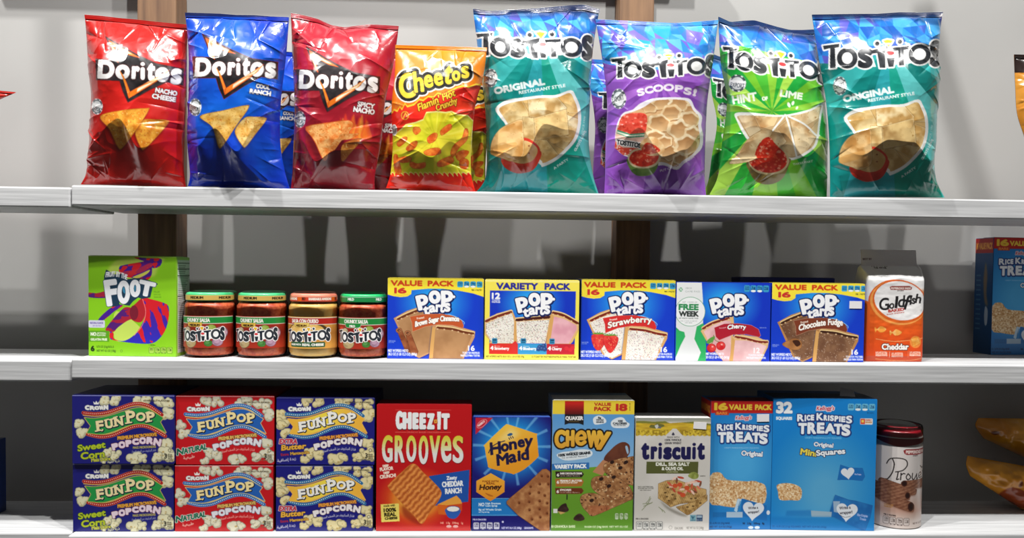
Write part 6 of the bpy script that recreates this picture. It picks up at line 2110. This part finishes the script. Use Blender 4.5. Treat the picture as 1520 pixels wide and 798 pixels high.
def row_two():
    o, W, H = carton('fruit_snack_box', 'lime green fruit snack box with red and purple ribbon, left of the jars', 'box', art_foot(), 130, 380, 262.5, 527, Z2, 0.062, '9fd240', Y=.004, top='7ab82c', side=art_foot_side(), yaw=math.radians(-2))
    bx = (575, 413, 718, 532)
    carton('toaster_pastry_box', 'blue and yellow brown sugar cinnamon toaster pastry box beside the mild salsa jar', 'box', art_poptart('sugar'), 575, 413, 718, 532.5, Z2, 0.105, '1238b0', top='e4d034', group='toaster pastry boxes')
    carton('toaster_pastry_box', 'yellow-bordered variety pack toaster pastry box with three pastries', 'box', art_variety(), 719.5, 415.5, 859.5, 534, Z2, 0.1, 'e6d850', top='e8dc60', group='toaster pastry boxes')
    carton('toaster_pastry_box', 'blue and yellow strawberry toaster pastry box with two strawberries', 'box', art_poptart('strawberry'), 862.5, 415.5, 1002, 534.5, Z2, 0.105, '1238b0', top='e4d034', group='toaster pastry boxes')
    carton('toaster_pastry_box', 'blue cherry toaster pastry box with white FREE WEEK panel on its left', 'box', art_cherry(), 1003.5, 419.5, 1143.5, 536, Z2, 0.085, '1238b0', top='1238b0', group='toaster pastry boxes')
    o, W, H = carton('toaster_pastry_box', 'blue and yellow chocolate fudge toaster pastry box beside the orange cracker bag', 'box', art_poptart('fudge'), 1145, 420.5, 1283, 537, Z2, 0.105, '1238b0', top='e4d034', group='toaster pastry boxes')
    sticker(o, W, H, 1260, 446, 1278.5, 457, (1145, 420.5, 1283, 537))
    # the plain backs of a second carton behind
    o, W, H = carton('toaster_pastry_box', 'dark toaster pastry box mostly hidden behind the cherry box', 'box', Cv(0, 0, 40, 20, '10247a', k=2), 1098, 412, 1238, 520, Z2, 0.06, '121c50', Y=0.118)
    k, W, H = carton('cereal_bar_box', 'blue and red cereal bar box alone at right end of middle shelf', 'box', KR16, 1470.5, 353, 1557, 526.5, Z2, 0.055, '15487c', top='7a1414', yaw=math.radians(5), left=art_krispies_side())


def row_three():
    for kind, (x0, y0, x1, y1), (u0, v0, u1, v1), ec, words in (
            ('sweet', (107, 586.5, 259, 687.5), (108, 688.3, 258, 787.5), '17175c', 'dark blue sweet corn popcorn box with green ribbon'),
            ('natural', (261, 587.5, 407, 689), (259.5, 690.5, 405.5, 788), 'a01218', 'red natural popcorn box with blue ribbon'),
            ('butter', (410, 590, 556, 690.5), (409.5, 690.8, 553.5, 788), '17175c', 'dark blue extra butter popcorn box with yellow ribbon')):
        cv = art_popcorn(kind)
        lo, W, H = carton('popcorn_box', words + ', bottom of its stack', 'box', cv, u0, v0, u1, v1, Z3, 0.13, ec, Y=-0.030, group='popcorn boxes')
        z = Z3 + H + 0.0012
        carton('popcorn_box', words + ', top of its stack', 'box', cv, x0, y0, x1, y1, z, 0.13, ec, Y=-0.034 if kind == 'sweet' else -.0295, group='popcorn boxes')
    carton('cheese_cracker_box', 'red cheese cracker box showing one large ridged cracker', 'box', art_cheez(), 558.5, 600.5, 699.5, 786.5, Z3, 0.06, 'a0121a', Y=-0.03)
    carton('graham_cracker_box', 'deep blue graham cracker box with yellow honey hexagon', 'box', art_honey(), 700.5, 619, 817, 786.5, Z3, 0.06, '17146c', top='3a5aa8', Y=-0.03)
    carton('granola_bar_box', 'blue and green granola bar box with yellow top band', 'box', art_chewy(), 819, 594, 940.5, 786.5, Z3, 0.095, '9cb4c4', top='e8e6da', Y=-0.03)
    b = (942.5, 620, 1054, 787)
    o, W, H = carton('wheat_cracker_box', 'off-white woven wheat cracker box with green DILL band', 'box', art_triscuit(), *b, Z3, 0.055, 'd8d6d0', top='e8e6e2', Y=-0.03)
    sticker(o, W, H, 1028, 626, 1047, 636, b, 0.07)
    b = (1053.8, 595, 1145.5, 785)
    o, W, H = carton('cereal_bar_box', 'tall blue cereal bar box with red value pack band, bottom shelf', 'box', KR16, *b, Z3, 0.065, '1a6cb0', top='7a1414', Y=-0.025, left=art_krispies_side())
    sticker(o, W, H, 1122, 614, 1140, 625, b, -0.02)
    o, W, H = carton('cereal_bar_box', 'large bright blue cereal bar box numbered 32, beside the wafer can', 'box', art_krispies32(), 1147, 591.5, 1298.5, 787, Z3, 0.1, '1a72b8', top='12304c', Y=-0.03, yaw=math.radians(-2.5))
    bm = bmesh.new()
    vs = [bm.verts.new(v) for v in ((W * .2, .03, H + .0012), (W * .33, .02, H + .0012), (W * .38, .05, H + .008), (W * .27, .06, H + .013))]
    bm.faces.new(vs)
    r = bmesh.ops.extrude_face_region(bm, geom=bm.faces[:])
    for v in [g for g in r['geom'] if isinstance(g, bmesh.types.BMVert)]:
        v.co.z += .0006
    t = link('sealing_tape', bm_mesh('sealing_tape', bm), M_STICKER, o)
    t['label'] = 'lifted end of grey tape'


# ------------------------------------------------------------------ jars, can, cracker bag
M_GLASS = None


def glass_mat():
    m = bpy.data.materials.new('jar_glass')
    m.use_nodes = True
    t = m.node_tree
    t.nodes.clear()
    o = t.nodes.new('ShaderNodeOutputMaterial')
    mx = t.nodes.new('ShaderNodeMixShader')
    fr = t.nodes.new('ShaderNodeFresnel')
    fr.inputs[0].default_value = 1.3
    tr = t.nodes.new('ShaderNodeBsdfTransparent')
    tr.inputs[0].default_value = (.95, .97, .96, 1)
    gl = t.nodes.new('ShaderNodeBsdfGlossy')
    gl.inputs['Roughness'].default_value = 0.04
    L = t.links.new
    L(fr.outputs[0], mx.inputs[0])
    L(tr.outputs[0], mx.inputs[1])
    L(gl.outputs[0], mx.inputs[2])
    L(mx.outputs[0], o.inputs[0])
    return m


def wrap(name, cv, R, z0, z1, half, parent, m, n=None, rad=None):
    """design cv around a cylinder of radius R; half: half the wrapped angle"""
    nx, ny = cv.W // 2, cv.H // 2
    u, v = np.meshgrid(np.linspace(0, 1, nx), np.linspace(0, 1, ny))
    a = (u.ravel() * 2 - 1) * half
    z = z1 + (z0 - z1) * v.ravel()
    r = R if rad is None else rad(z)
    V = np.stack([r * np.sin(a), -r * np.cos(a), z], -1)
    col = cv.sample(cv.x0 + u.ravel() * (cv.x1 - cv.x0), cv.y0 + v.ravel() * (cv.y1 - cv.y0))
    return link(name, mesh_np(name, V, grid_quads(nx, ny), col), m, parent)


def jar_kind(kind, label):
    """jar in metres: radius 45.5 mm, 118 mm tall with its lid"""
    R = 0.0455
    o = bpy.data.objects.new('salsa_jar' if kind != 'queso' else 'cheese_dip_jar', None)
    C.objects.link(o)
    tag(o, label, 'jar', 'jars of dip on the middle shelf')
    prof = [(0, .001), (.036, .0), (.041, .002), (.0445, .008), (R, .018), (R, .085), (.0452, .092), (.0435, .0975), (.0405, .1005), (.0395, .108)]
    link('glass', lathe('glass', prof, 72), M_GLASS, o)
    inner = [(0, .003), (.034, .003), (.040, .0045), (.0430, .010), (.0440, .019), (.0443, .084), (.0440, .0915), (.0422, .0965), (.039, .0985), (0, .099)]
    if kind == 'queso':
        m = noise_mat('cheese_dip', 'f0b858', 'f8d488', 60, rough=.4)
    else:
        m = noise_mat('chunky_salsa', 'cc4630', 'f88858', 130, rough=.35, bump=.15)
    link('dip' if kind == 'queso' else 'salsa', lathe('filling', inner, 72), m, o)
    lab = art_jar(kind)
    lab_ = wrap('label', lab, R + .0004, .0185, .0755, 1.42, o, M_LABEL)
    lid = art_lid(kind)
    c = {'medium': '46c07a', 'mild': '1fae62', 'queso': 'e8826a'}[kind]
    pr = [(.0416, .102), (.0421, .1035), (.0421, .1125), (.0416, .1145), (.0397, .1165), (.0365, .1172), (.035, .1160), (0, .1160)]
    me = lathe('lid', pr, 72)
    l = link('lid', paint(me, c), M_LABEL, o)
    wrap('lid_band', lid, .0424, .1034, .1122, math.pi, l, M_LABEL)
    return o


def jars():
    global M_GLASS
    M_GLASS = glass_mat()
    spots = [('medium', 312, 528.3, 'medium chunky salsa jar with green lid, next to the green fruit snack box'),
             ('medium', 389, 528.8, 'medium chunky salsa jar with green lid, between a salsa jar and the yellow cheese dip'),
             ('queso', 465.5, 529.3, 'yellow salsa con queso jar with red and white lid'),
             ('mild', 539.5, 530.6, 'mild chunky salsa jar with all-green lid, beside the brown sugar pastry box')]
    made = {}
    for kind, px, py, label in spots:
        if kind in made:
            o = dup(made[kind], label=label)
        else:
            o = made[kind] = jar_kind(kind, label)
        y = 0.028
        P = at(px, py, y)
        o.location = (P.x, y, Z2 + .0003)
        s = (at(px + 37, py, y).x - P.x) / .0455
        o.scale = (s, s, (at(px, 432.5 + (px - 312) * .012, y + .02).z - Z2) / .1172)
        o.rotation_euler.z = math.radians(-5)
    for kind, px, label in (('medium', 318, 'shadowed medium salsa jar in the second row, behind the leftmost jar'), ('medium', 392, 'shadowed medium salsa jar in the second row, behind the second jar'),
                            ('queso', 467, 'shadowed cheese dip jar in the second row, behind the yellow jar'), ('mild', 540, 'shadowed mild salsa jar in the second row, behind the mild jar')):
        o = dup(made[kind], label=label)
        P = at(px, 500, 0.124)
        o.location = (P.x, 0.124, Z2 + .0003)


def wafer_can():
    px0, px1 = 1301.5, 1373
    Y = -0.0  # axis depth
    P = at((px0 + px1) / 2, 700, Y)
    R = (at(px1, 700, Y).x - at(px0, 700, Y).x) / 2 * .985
    top = at(1337, 640, Y - R).z
    o = bpy.data.objects.new('wafer_can', None)
    C.objects.link(o)
    o.location = (P.x, Y + .02, Z3)
    o.rotation_euler.z = math.radians(-23)
    tag(o, 'white and brown rolled wafer can with dark red top beside the large blue box', 'can')
    H = at(1337, 650.5, Y + .02 - R).z - Z3
    TH = at(1337, 627, Y + .02).z - Z3
    body = [(0, .001), (R * .96, .0005), (R, .003), (R, H), (R * .99, H + .001), (0, H + .001)]
    m = mat('can_board', 'c8beb8', rough=.4)
    link('can_body', lathe('can_body', body, 72), m, o)
    cv = art_can()
    wrap('printed_wrap', cv, R + .0003, .002, H - .001, math.pi, o, M_LABEL)
    foil = [(R * .97, H + .001), (R * .985, H + .004), (R * .93, H + .009), (R * .90, H + .012), (0, H + .012)]
    link('inner_lid', lathe('inner_lid', foil, 72), mat('red_plastic', '8c1420', rough=.3, coat=.4), o)
    cap = [(R * 1.015, H - .016), (R * 1.02, H - .015), (R * 1.02, H + .001), (R * 1.0, H + .003), (R * 1.0, TH - .006), (R * .97, TH - .001), (R * .9, TH), (R * .88, TH - .003), (0, TH - .003)]
    link('clear_cap', lathe('clear_cap', cap, 72), M_GLASS, o)


def cracker_bag():
    """gusseted paper bag: rounded box pinched to a flat upright crimp"""
    cv = art_goldfish()
    Y0, dep = 0.004, 0.062
    yc = Y0 + dep / 2
    zt = at(1328, 371, yc).z
    zs = at(1328, 397, yc - .012).z
    xl, xr = at(1284, 470, Y0 + .008).x, at(1370.5, 470, Y0 + .008).x
    xc, hw = (xl + xr) / 2, (xr - xl) / 2
    nz_, na = 260, 420
    t = np.linspace(0, 1, nz_)
    z = Z2 + .0005 + t * (zt - Z2)
    ts = (zs - Z2) / (zt - Z2)
    a = np.linspace(0, 2 * math.pi, 2000, endpoint=False)
    ca, sa = np.sin(a), -np.cos(a)           # starts at the front
    e = .22
    sx, sy = np.sign(ca) * np.abs(ca) ** e, np.sign(sa) * np.abs(sa) ** e
    # spread the points evenly along the section
    fx, fy = np.append(sx, sx[0]), np.append(sy, sy[0])
    ln = np.concatenate([[0], np.cumsum(np.hypot(np.diff(fx) * hw, np.diff(fy) * dep / 2))])
    na = 420
    q_ = np.linspace(0, ln[-1], na, endpoint=False)
    sx, sy = np.interp(q_, ln, fx), np.interp(q_, ln, fy)
    V = []
    for i in range(nz_):
        q = t[i]
        if q < ts - .12:
            d = dep / 2 * (1 - .10 * max(0, 1 - q / .05))
        elif q < ts + .02:
            k = (q - ts + .12) / .14
            d = dep / 2 * (1 - k ** 1.6 * .93)
        else:
            d = dep / 2 * .05
        wv = hw * (1 + .035 * math.exp(-((q - ts + .01) / .03) ** 2) - (.045 if q > ts + .02 else 0) - .012 * math.exp(-((q - .5) / .2) ** 2))
        lean = .006 * max(0, q - ts) / (1 - ts)
        V.append(np.stack([xc + wv * sx, yc + lean + d * sy, np.full(na, z[i])], -1))
    V = np.array(V)
    X, Zq = V[..., 0], V[..., 2]
    nrm = np.where(np.abs(sy) > .95, sy, 0)[None, :]
    wr = (fbm(X * 1000, Zq * 1000, 16, 3) - .5) * .0022 + (vnoise(X * 900, Zq * 2600, 14, 8) - .5) * .0012
    top = np.exp(-((t - ts + .04) / .06) ** 2)[:, None]
    V[..., 1] += nrm * wr * (.45 + 2.2 * top)
    Vf = V.reshape(-1, 3)
    px, py = proj(np.concatenate([Vf[:, :1], np.full((len(Vf), 1), Y0 + .008), Vf[:, 2:]], 1))
    fr = (Vf[:, 1] < yc + .001)
    col = cv.sample(px, np.where(t.repeat(na) > ts + .01, np.minimum(py, 391), py))
    i = np.arange(nz_ * na).reshape(nz_, na)
    j = np.roll(i, -1, 1)
    Q = np.stack([i[:-1], j[:-1], j[1:], i[1:]], -1).reshape(-1, 4)
    o = link('cracker_bag', mesh_np('cracker_bag', Vf, Q, col), M_PAPER)
    tag(o, 'white and orange paper bag of cheddar crackers standing after the pastry boxes', 'bag')
    # bottom
    V2 = np.concatenate([Vf[:na], [[xc, yc, Z2 + .0005]]])
    Qb = np.stack([np.arange(na), np.full(na, na), np.roll(np.arange(na), -1)], -1)
    link('bag_base', mesh_np('bag_base', V2 + [0, 0, .0003], Qb, np.tile(lin(hexc('d85a1c')), (na + 1, 1))), M_PAPER, o)


# ------------------------------------------------------------------ snack bags
def film_bag(name, label, cv, LP, RP, yc0, lean, Tm, seed, zs=None, group=None, dens=1.5, seal=0.035, crease=1.0, cat='bag', bot=.22, lip=0.0, top=None):
    """pillow bag. LP, RP: left and right outline as (px, py) from top to bottom at the depth of the seams"""
    LP, RP = np.array(LP, float), np.array(RP, float)
    Hpx, Wpx = LP[-1, 1] - LP[0, 1], (RP - LP)[:, 0].max()
    ny, nx = int(Hpx * dens), int(Wpx * dens)
    v = np.linspace(0, 1, ny)
    u = np.linspace(0, 1, nx)

    def along(P):
        d = np.linspace(0, 1, len(P))
        S_ = smooth(P, 12, False)
        d = np.concatenate([[0], np.cumsum(np.abs(np.diff(S_[:, 1])) + 1e-6)])
        d /= d[-1]
        return np.stack([np.interp(v, d, S_[:, 0]), np.interp(v, d, S_[:, 1])], -1)
    Lv, Rv = along(LP), along(RP)
    px = Lv[:, None, 0] * (1 - u)[None] + Rv[:, None, 0] * u[None]
    py = Lv[:, None, 1] * (1 - u)[None] + Rv[:, None, 1] * u[None]
    rnd = random.Random(seed)
    # top edge waves a little
    wave = np.interp(u, np.linspace(0, 1, 7), [0] + [rnd.uniform(-1, 1) for _ in range(5)] + [0]) * lip
    if top:
        wave = np.interp(u, np.linspace(0, 1, len(top)), top)
        wave = np.convolve(np.pad(wave, 6, 'edge'), np.ones(13) / 13, 'valid')
    py = py + wave[None] * np.exp(-v / .1)[:, None]
    V, U = np.meshgrid(v, u, indexing='ij')
    Yc = yc0 + .6 * lean * (1 - V)
    # rays through the outline at the seam depth
    d0 = cam_f + ((px - CX) / F)[..., None] * cam_r - ((py - CY) / F)[..., None] * cam_u
    tt = (Yc - CAM_Y) / d0[..., 1]
    Wd = d0 * tt[..., None] + np.array([0, CAM_Y, 0])
    w = 1 - V
    f_u = np.clip(1 - np.abs(2 * U - 1) ** 2.3, 0, 1) ** .72
    bt = bot * (.55 + 1.1 * vnoise(U * 10, V * 0, 2.2, seed)) + .05 * np.abs(2 * U - 1) ** 3
    body = np.clip((w - .004) / bt, 0, 1) ** .85
    upper = np.where(V < seal, 0, np.clip((V - seal) / .36, 0, 1))
    upper = np.sin(upper * math.pi / 2) ** .85
    T = Tm * f_u * np.minimum(1, body) * (.10 + .90 * upper) * np.where(V < seal, 0, 1)
    T = T + Tm * .10 * f_u * np.clip(w / .03, 0, 1) * np.where(V < seal, 0, 1)
    xm, zm = px - px.mean(), py
    # crumples
    D = np.zeros_like(T)
    hfac = np.clip(np.minimum(1, T / (Tm * .25)), 0, 1)
    D += (fbm(px, py, 55, seed, 2) - .5) * .009
    rg = 1 - np.abs(2 * fbm(px, py, 30, seed + 5, 2) - 1)
    D += (rg - .7) * .003 * crease
    A = float(Hpx) / float(Wpx)
    for i in range(int(46 * crease)):
        side = rnd.random()
        if side < .62:      # from a side seam inwards
            s0 = rnd.choice((0, 1))
            p0 = np.array([s0, rnd.uniform(.08, .97)])
            L_ = rnd.uniform(.12, .42)
            an = rnd.uniform(-.7, .7)
            p1 = p0 + [L_ * math.cos(an) * (1 if s0 == 0 else -1), L_ * math.sin(an) / A]
        elif side < .82:    # down from the top seal
            p0 = np.array([rnd.uniform(.04, .96), seal])
            p1 = p0 + [rnd.uniform(-.16, .16), rnd.uniform(.06, .22)]
        else:               # up from the foot
            p0 = np.array([rnd.uniform(.03, .97), .99])
            p1 = p0 + [rnd.uniform(-.3, .3), -rnd.uniform(.05, .2)]
        a0, b0 = p0 * [1, A], p1 * [1, A]
        dx, dy = b0 - a0
        L2 = dx * dx + dy * dy
        t = ((U - a0[0]) * dx + (V * A - a0[1]) * dy) / L2
        tc = np.clip(t, 0, 1)
        n = ((U - a0[0]) * -dy + (V * A - a0[1]) * dx) / math.sqrt(L2)
        dist = np.hypot(U - a0[0] - tc * dx, V * A - a0[1] - tc * dy)
        wd = rnd.uniform(.018, .05)
        am = rnd.uniform(.0012, .0055) * rnd.choice((1, 1, -1))
        prof = np.exp(-(dist / wd)) * np.where(n > 0, 1, np.exp(-(dist / (wd * .6))))
        D += am * 1.25 * prof * (1 - tc) ** .7 * crease
    # small dents
    D += (1 - np.abs(2 * vnoise(px, py, 9, seed + 8) - 1) - .5) * .0004 * crease
    front = T + D * hfac * .9
    # crimped seals
    crimp = .0004 * np.sin(V * Hpx * 3.2)
    front = np.where(V < seal, crimp + .0006 + .004 * (fbm(px, py, 22, seed + 3, 2) - .5) * (V / seal), front)
    tilt = np.where(V < seal, 0, 1)
    Pf = Wd.copy()
    Pf[..., 1] -= np.maximum(front, .0003)
    if zs is not None:
        Pf[..., 2] = np.maximum(Pf[..., 2], zs + .0006)
    qx, qy = proj(Pf.reshape(-1, 3))
    # colours follow the outline so that the design reaches both seams
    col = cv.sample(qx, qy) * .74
    # back, coarser
    st = 4
    iy, ix = np.unique(np.append(np.arange(0, ny, st), ny - 1)), np.unique(np.append(np.arange(0, nx, st), nx - 1))
    Pb = Wd[np.ix_(iy, ix)].copy()
    Pb[..., 1] += np.maximum(T[np.ix_(iy, ix)] * .62, .0003)
    if zs is not None:
        Pb[..., 2] = np.maximum(Pb[..., 2], zs + .0006)
    cb = cv.sample(px[np.ix_(iy, ix)].ravel(), py[np.ix_(iy, ix)].ravel()) * 0 + col[:3].mean(0)
    cb[:] = col.mean(0)
    base = np.array(Wd[-1, nx // 2])
    Vs = np.concatenate([Pf.reshape(-1, 3), Pb.reshape(-1, 3)]) - base
    nf = nx * ny
    Qf = grid_quads(nx, ny)
    Qb = grid_quads(len(ix), len(iy), nf)[:, ::-1]
    o = link(name, mesh_np(name, Vs, np.concatenate([Qf, Qb]), np.concatenate([col, cb])), M_FILM)
    o.location = base
    tag(o, label, cat, group)
    # seals are strips of their own
    k = max(2, int(seal * ny * .8))
    sv = Pf[:k].reshape(-1, 3) - base + [0, -.0012, 0]
    link('top_seal', mesh_np('top_seal', sv, grid_quads(nx, k), col[:k * nx] * .9), M_FILM, o)
    return o


def bags():
    y = 0.010
    made = {}
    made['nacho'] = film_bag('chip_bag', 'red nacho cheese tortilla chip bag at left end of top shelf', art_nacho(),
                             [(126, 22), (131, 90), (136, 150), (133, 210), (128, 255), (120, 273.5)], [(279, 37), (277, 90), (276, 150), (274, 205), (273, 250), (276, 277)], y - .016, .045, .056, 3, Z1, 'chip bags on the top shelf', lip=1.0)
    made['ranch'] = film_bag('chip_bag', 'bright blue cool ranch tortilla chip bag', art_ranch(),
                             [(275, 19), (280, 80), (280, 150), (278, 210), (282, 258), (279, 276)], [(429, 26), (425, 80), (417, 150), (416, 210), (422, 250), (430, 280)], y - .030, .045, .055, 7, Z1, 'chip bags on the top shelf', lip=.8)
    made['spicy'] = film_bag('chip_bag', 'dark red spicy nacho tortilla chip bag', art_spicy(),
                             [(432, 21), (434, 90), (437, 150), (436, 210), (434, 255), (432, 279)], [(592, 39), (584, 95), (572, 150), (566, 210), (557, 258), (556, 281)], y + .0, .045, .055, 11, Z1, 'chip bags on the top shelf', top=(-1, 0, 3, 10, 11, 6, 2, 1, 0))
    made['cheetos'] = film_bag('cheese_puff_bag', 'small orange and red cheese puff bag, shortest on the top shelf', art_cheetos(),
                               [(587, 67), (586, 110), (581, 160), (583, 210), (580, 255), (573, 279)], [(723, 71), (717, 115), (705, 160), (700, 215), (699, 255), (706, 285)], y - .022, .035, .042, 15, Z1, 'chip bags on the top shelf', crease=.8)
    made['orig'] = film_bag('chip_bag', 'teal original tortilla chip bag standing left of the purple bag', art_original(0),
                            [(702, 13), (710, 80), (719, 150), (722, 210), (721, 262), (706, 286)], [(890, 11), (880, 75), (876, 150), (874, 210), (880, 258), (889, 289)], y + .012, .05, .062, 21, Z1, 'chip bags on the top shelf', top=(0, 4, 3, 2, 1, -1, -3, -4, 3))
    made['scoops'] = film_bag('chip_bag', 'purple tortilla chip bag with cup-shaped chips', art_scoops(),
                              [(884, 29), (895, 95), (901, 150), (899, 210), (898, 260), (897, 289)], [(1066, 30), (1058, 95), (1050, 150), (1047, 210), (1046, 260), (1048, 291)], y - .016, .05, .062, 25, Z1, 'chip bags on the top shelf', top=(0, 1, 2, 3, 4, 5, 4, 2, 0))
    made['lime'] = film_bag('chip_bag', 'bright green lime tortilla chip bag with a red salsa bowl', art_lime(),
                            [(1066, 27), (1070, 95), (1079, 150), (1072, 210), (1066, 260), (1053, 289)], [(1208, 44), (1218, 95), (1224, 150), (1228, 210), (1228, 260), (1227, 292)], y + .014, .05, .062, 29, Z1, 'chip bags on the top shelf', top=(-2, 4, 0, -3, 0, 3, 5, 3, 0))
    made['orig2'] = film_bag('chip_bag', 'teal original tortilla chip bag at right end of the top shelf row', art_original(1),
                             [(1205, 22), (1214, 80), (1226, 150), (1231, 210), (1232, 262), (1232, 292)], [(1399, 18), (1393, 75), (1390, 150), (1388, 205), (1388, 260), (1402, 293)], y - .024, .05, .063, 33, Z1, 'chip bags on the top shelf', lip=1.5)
    for k, dx, label in (('ranch', .042, 'blue cool ranch bag in the second row behind the front blue bag'), ('spicy', .054, 'dark red spicy nacho bag in the second row behind the front one'),
                         ('cheetos', .034, 'cheese puff bag in the second row behind the orange one'), ('scoops', -.030, 'shaded purple chip bag in the second row, showing left of the front purple bag'),
                         ('lime', -.035, 'green lime bag in the second row, showing left of the front green bag')):
        o = dup(made[k], label=label)
        o.location = made[k].location + Vector((dx + .075 * made[k].location.x, (.072 if k == 'cheetos' else .118) - made[k].location.y, 0))
        o.scale = (1.0, .4, .86 if k in ('scoops', 'lime') else .9)


def plain_art(x0, y0, x1, y1, c1, c2, seed, fn=None):
    cv = Cv(x0, y0, x1, y1, speck(c1, c2, 40, seed), k=2)
    if fn:
        fn(cv)
    return cv


def edge_bags():
    """bags the frame cuts off"""
    film_bag('chip_bag', 'red bag corner poking in at the left edge above the short shelf board', plain_art(-170, 80, 40, 290, 'b81c14', 'd83024', 5),
             [(-150, 120), (-160, 160), (-165, 210), (-160, 270)], [(24, 137), (-18, 160), (-40, 210), (-38, 270)], .02, .03, .05, 41, Z1 - .004, dens=.9)

    def gold(cv):
        cv.rect(1490, 60, 1620, 108, '2a1a16')
        cv.rect(1490, 108, 1620, 300, speck('d88c2c', 'e8a848', 20, 4))
        cv.ell(1560, 180, 34, 26, '3a1c14')
    film_bag('chip_bag', 'black and gold bag cut off by the right edge on the top shelf', plain_art(1490, 60, 1630, 300, '2a1a16', '3a241c', 6, gold),
             [(1505, 81), (1507, 130), (1510, 170), (1524, 215), (1526, 260), (1520, 296)], [(1610, 84), (1608, 130), (1606, 170), (1604, 215), (1606, 260), (1610, 298)], .03, .03, .04, 43, Z1, dens=.9)

    def yel(cv):
        for i in range(9):
            cv.ell(1470 + i * 17, 640 + (i * 37) % 120, 5, 3, '6a2c14', rot=i * 30)
        cv.ell(1500, 735, 22, 14, '8a3a18', rot=-30)
    a = plain_art(1420, 600, 1680, 800, 'c07a1c', 'd8962c', 7, yel)
    for nm, lab, LP, RP, yc, sd in (
            ('corn_snack_bag', 'golden yellow snack bag lying tilted low at the right edge', [(1436, 676), (1434, 690), (1440, 706)], [(1660, 716), (1665, 790), (1660, 850)], .11, 51),
            ('corn_snack_bag', 'golden yellow snack bag resting on top of the lower golden bag', [(1452, 620), (1448, 632), (1460, 650)], [(1660, 622), (1668, 680), (1660, 744)], .17, 55)):
        tilted_bag(nm, lab, a, LP, RP, yc, sd)
    bm = bmesh.new()
    A, B = at(-60, 700, .03), at(5, 700, .03)
    cv = Cv(0, 0, 60, 90, vgrad('14306c', '1c3c84', 0, 90), k=2)
    carton('snack_box', 'dark blue box just showing at the left edge of the bottom shelf', 'box', cv, -90, 655, -9, 770, Z3, .04, '14306c', Y=.06)


def tilted_bag(name, label, cv, LP, RP, yc, seed):
    """pillow bag lying with one end raised, drawn between its two short ends"""
    LP, RP = smooth(LP, 10, False), smooth(RP, 10, False)
    n = 90
    q = np.linspace(0, 1, n)
    k = np.linspace(0, len(LP) - 1, n)
    Lv = np.stack([np.interp(k, range(len(LP)), LP[:, i]) for i in (0, 1)], -1)
    Rv = np.stack([np.interp(k, range(len(RP)), RP[:, i]) for i in (0, 1)], -1)
    u = np.linspace(0, 1, 150)
    px = Lv[:, None, 0] * (1 - u) + Rv[:, None, 0] * u
    py = Lv[:, None, 1] * (1 - u) + Rv[:, None, 1] * u
    V, U = np.meshgrid(q, u, indexing='ij')
    T = .036 * np.clip(1 - np.abs(2 * V - 1) ** 2.2, 0, 1) ** .7 * np.clip(np.sin(np.clip(U * 1.25, 0, 1) * math.pi * .62), 0, 1) ** .6
    Yc = yc - .03 * U
    d0 = cam_f + ((px - CX) / F)[..., None] * cam_r - ((py - CY) / F)[..., None] * cam_u
    W = d0 * ((Yc - CAM_Y) / d0[..., 1])[..., None] + np.array([0, CAM_Y, 0])
    D = (fbm(px, py, 20, seed, 3) - .5) * .022 * np.clip(T / .02, 0, 1)
    Pf, Pb = W.copy(), W.copy()
    Pf[..., 1] -= np.maximum(T + D, .0004)
    Pb[..., 1] += np.maximum(T, .0004)
    Pf[..., 2] = np.maximum(Pf[..., 2], Z3 + .001)
    Pb[..., 2] = np.maximum(Pb[..., 2], Z3 + .001)
    Pb[..., 1] = np.minimum(Pb[..., 1], WALL - .003)
    c = cv.sample(px.ravel(), py.ravel())
    base = W.reshape(-1, 3).mean(0)
    Q = np.concatenate([grid_quads(150, n), grid_quads(150, n, n * 150)[:, ::-1]])
    o = link(name, mesh_np(name, np.concatenate([Pf.reshape(-1, 3), Pb.reshape(-1, 3)]) - base, Q, np.concatenate([c, c])), M_FILM)
    o.location = base
    tag(o, label, 'bag')
    return o


KR16 = art_krispies16()
bags()
row_two()
jars()
wafer_can()
cracker_bag()
row_three()
edge_bags()
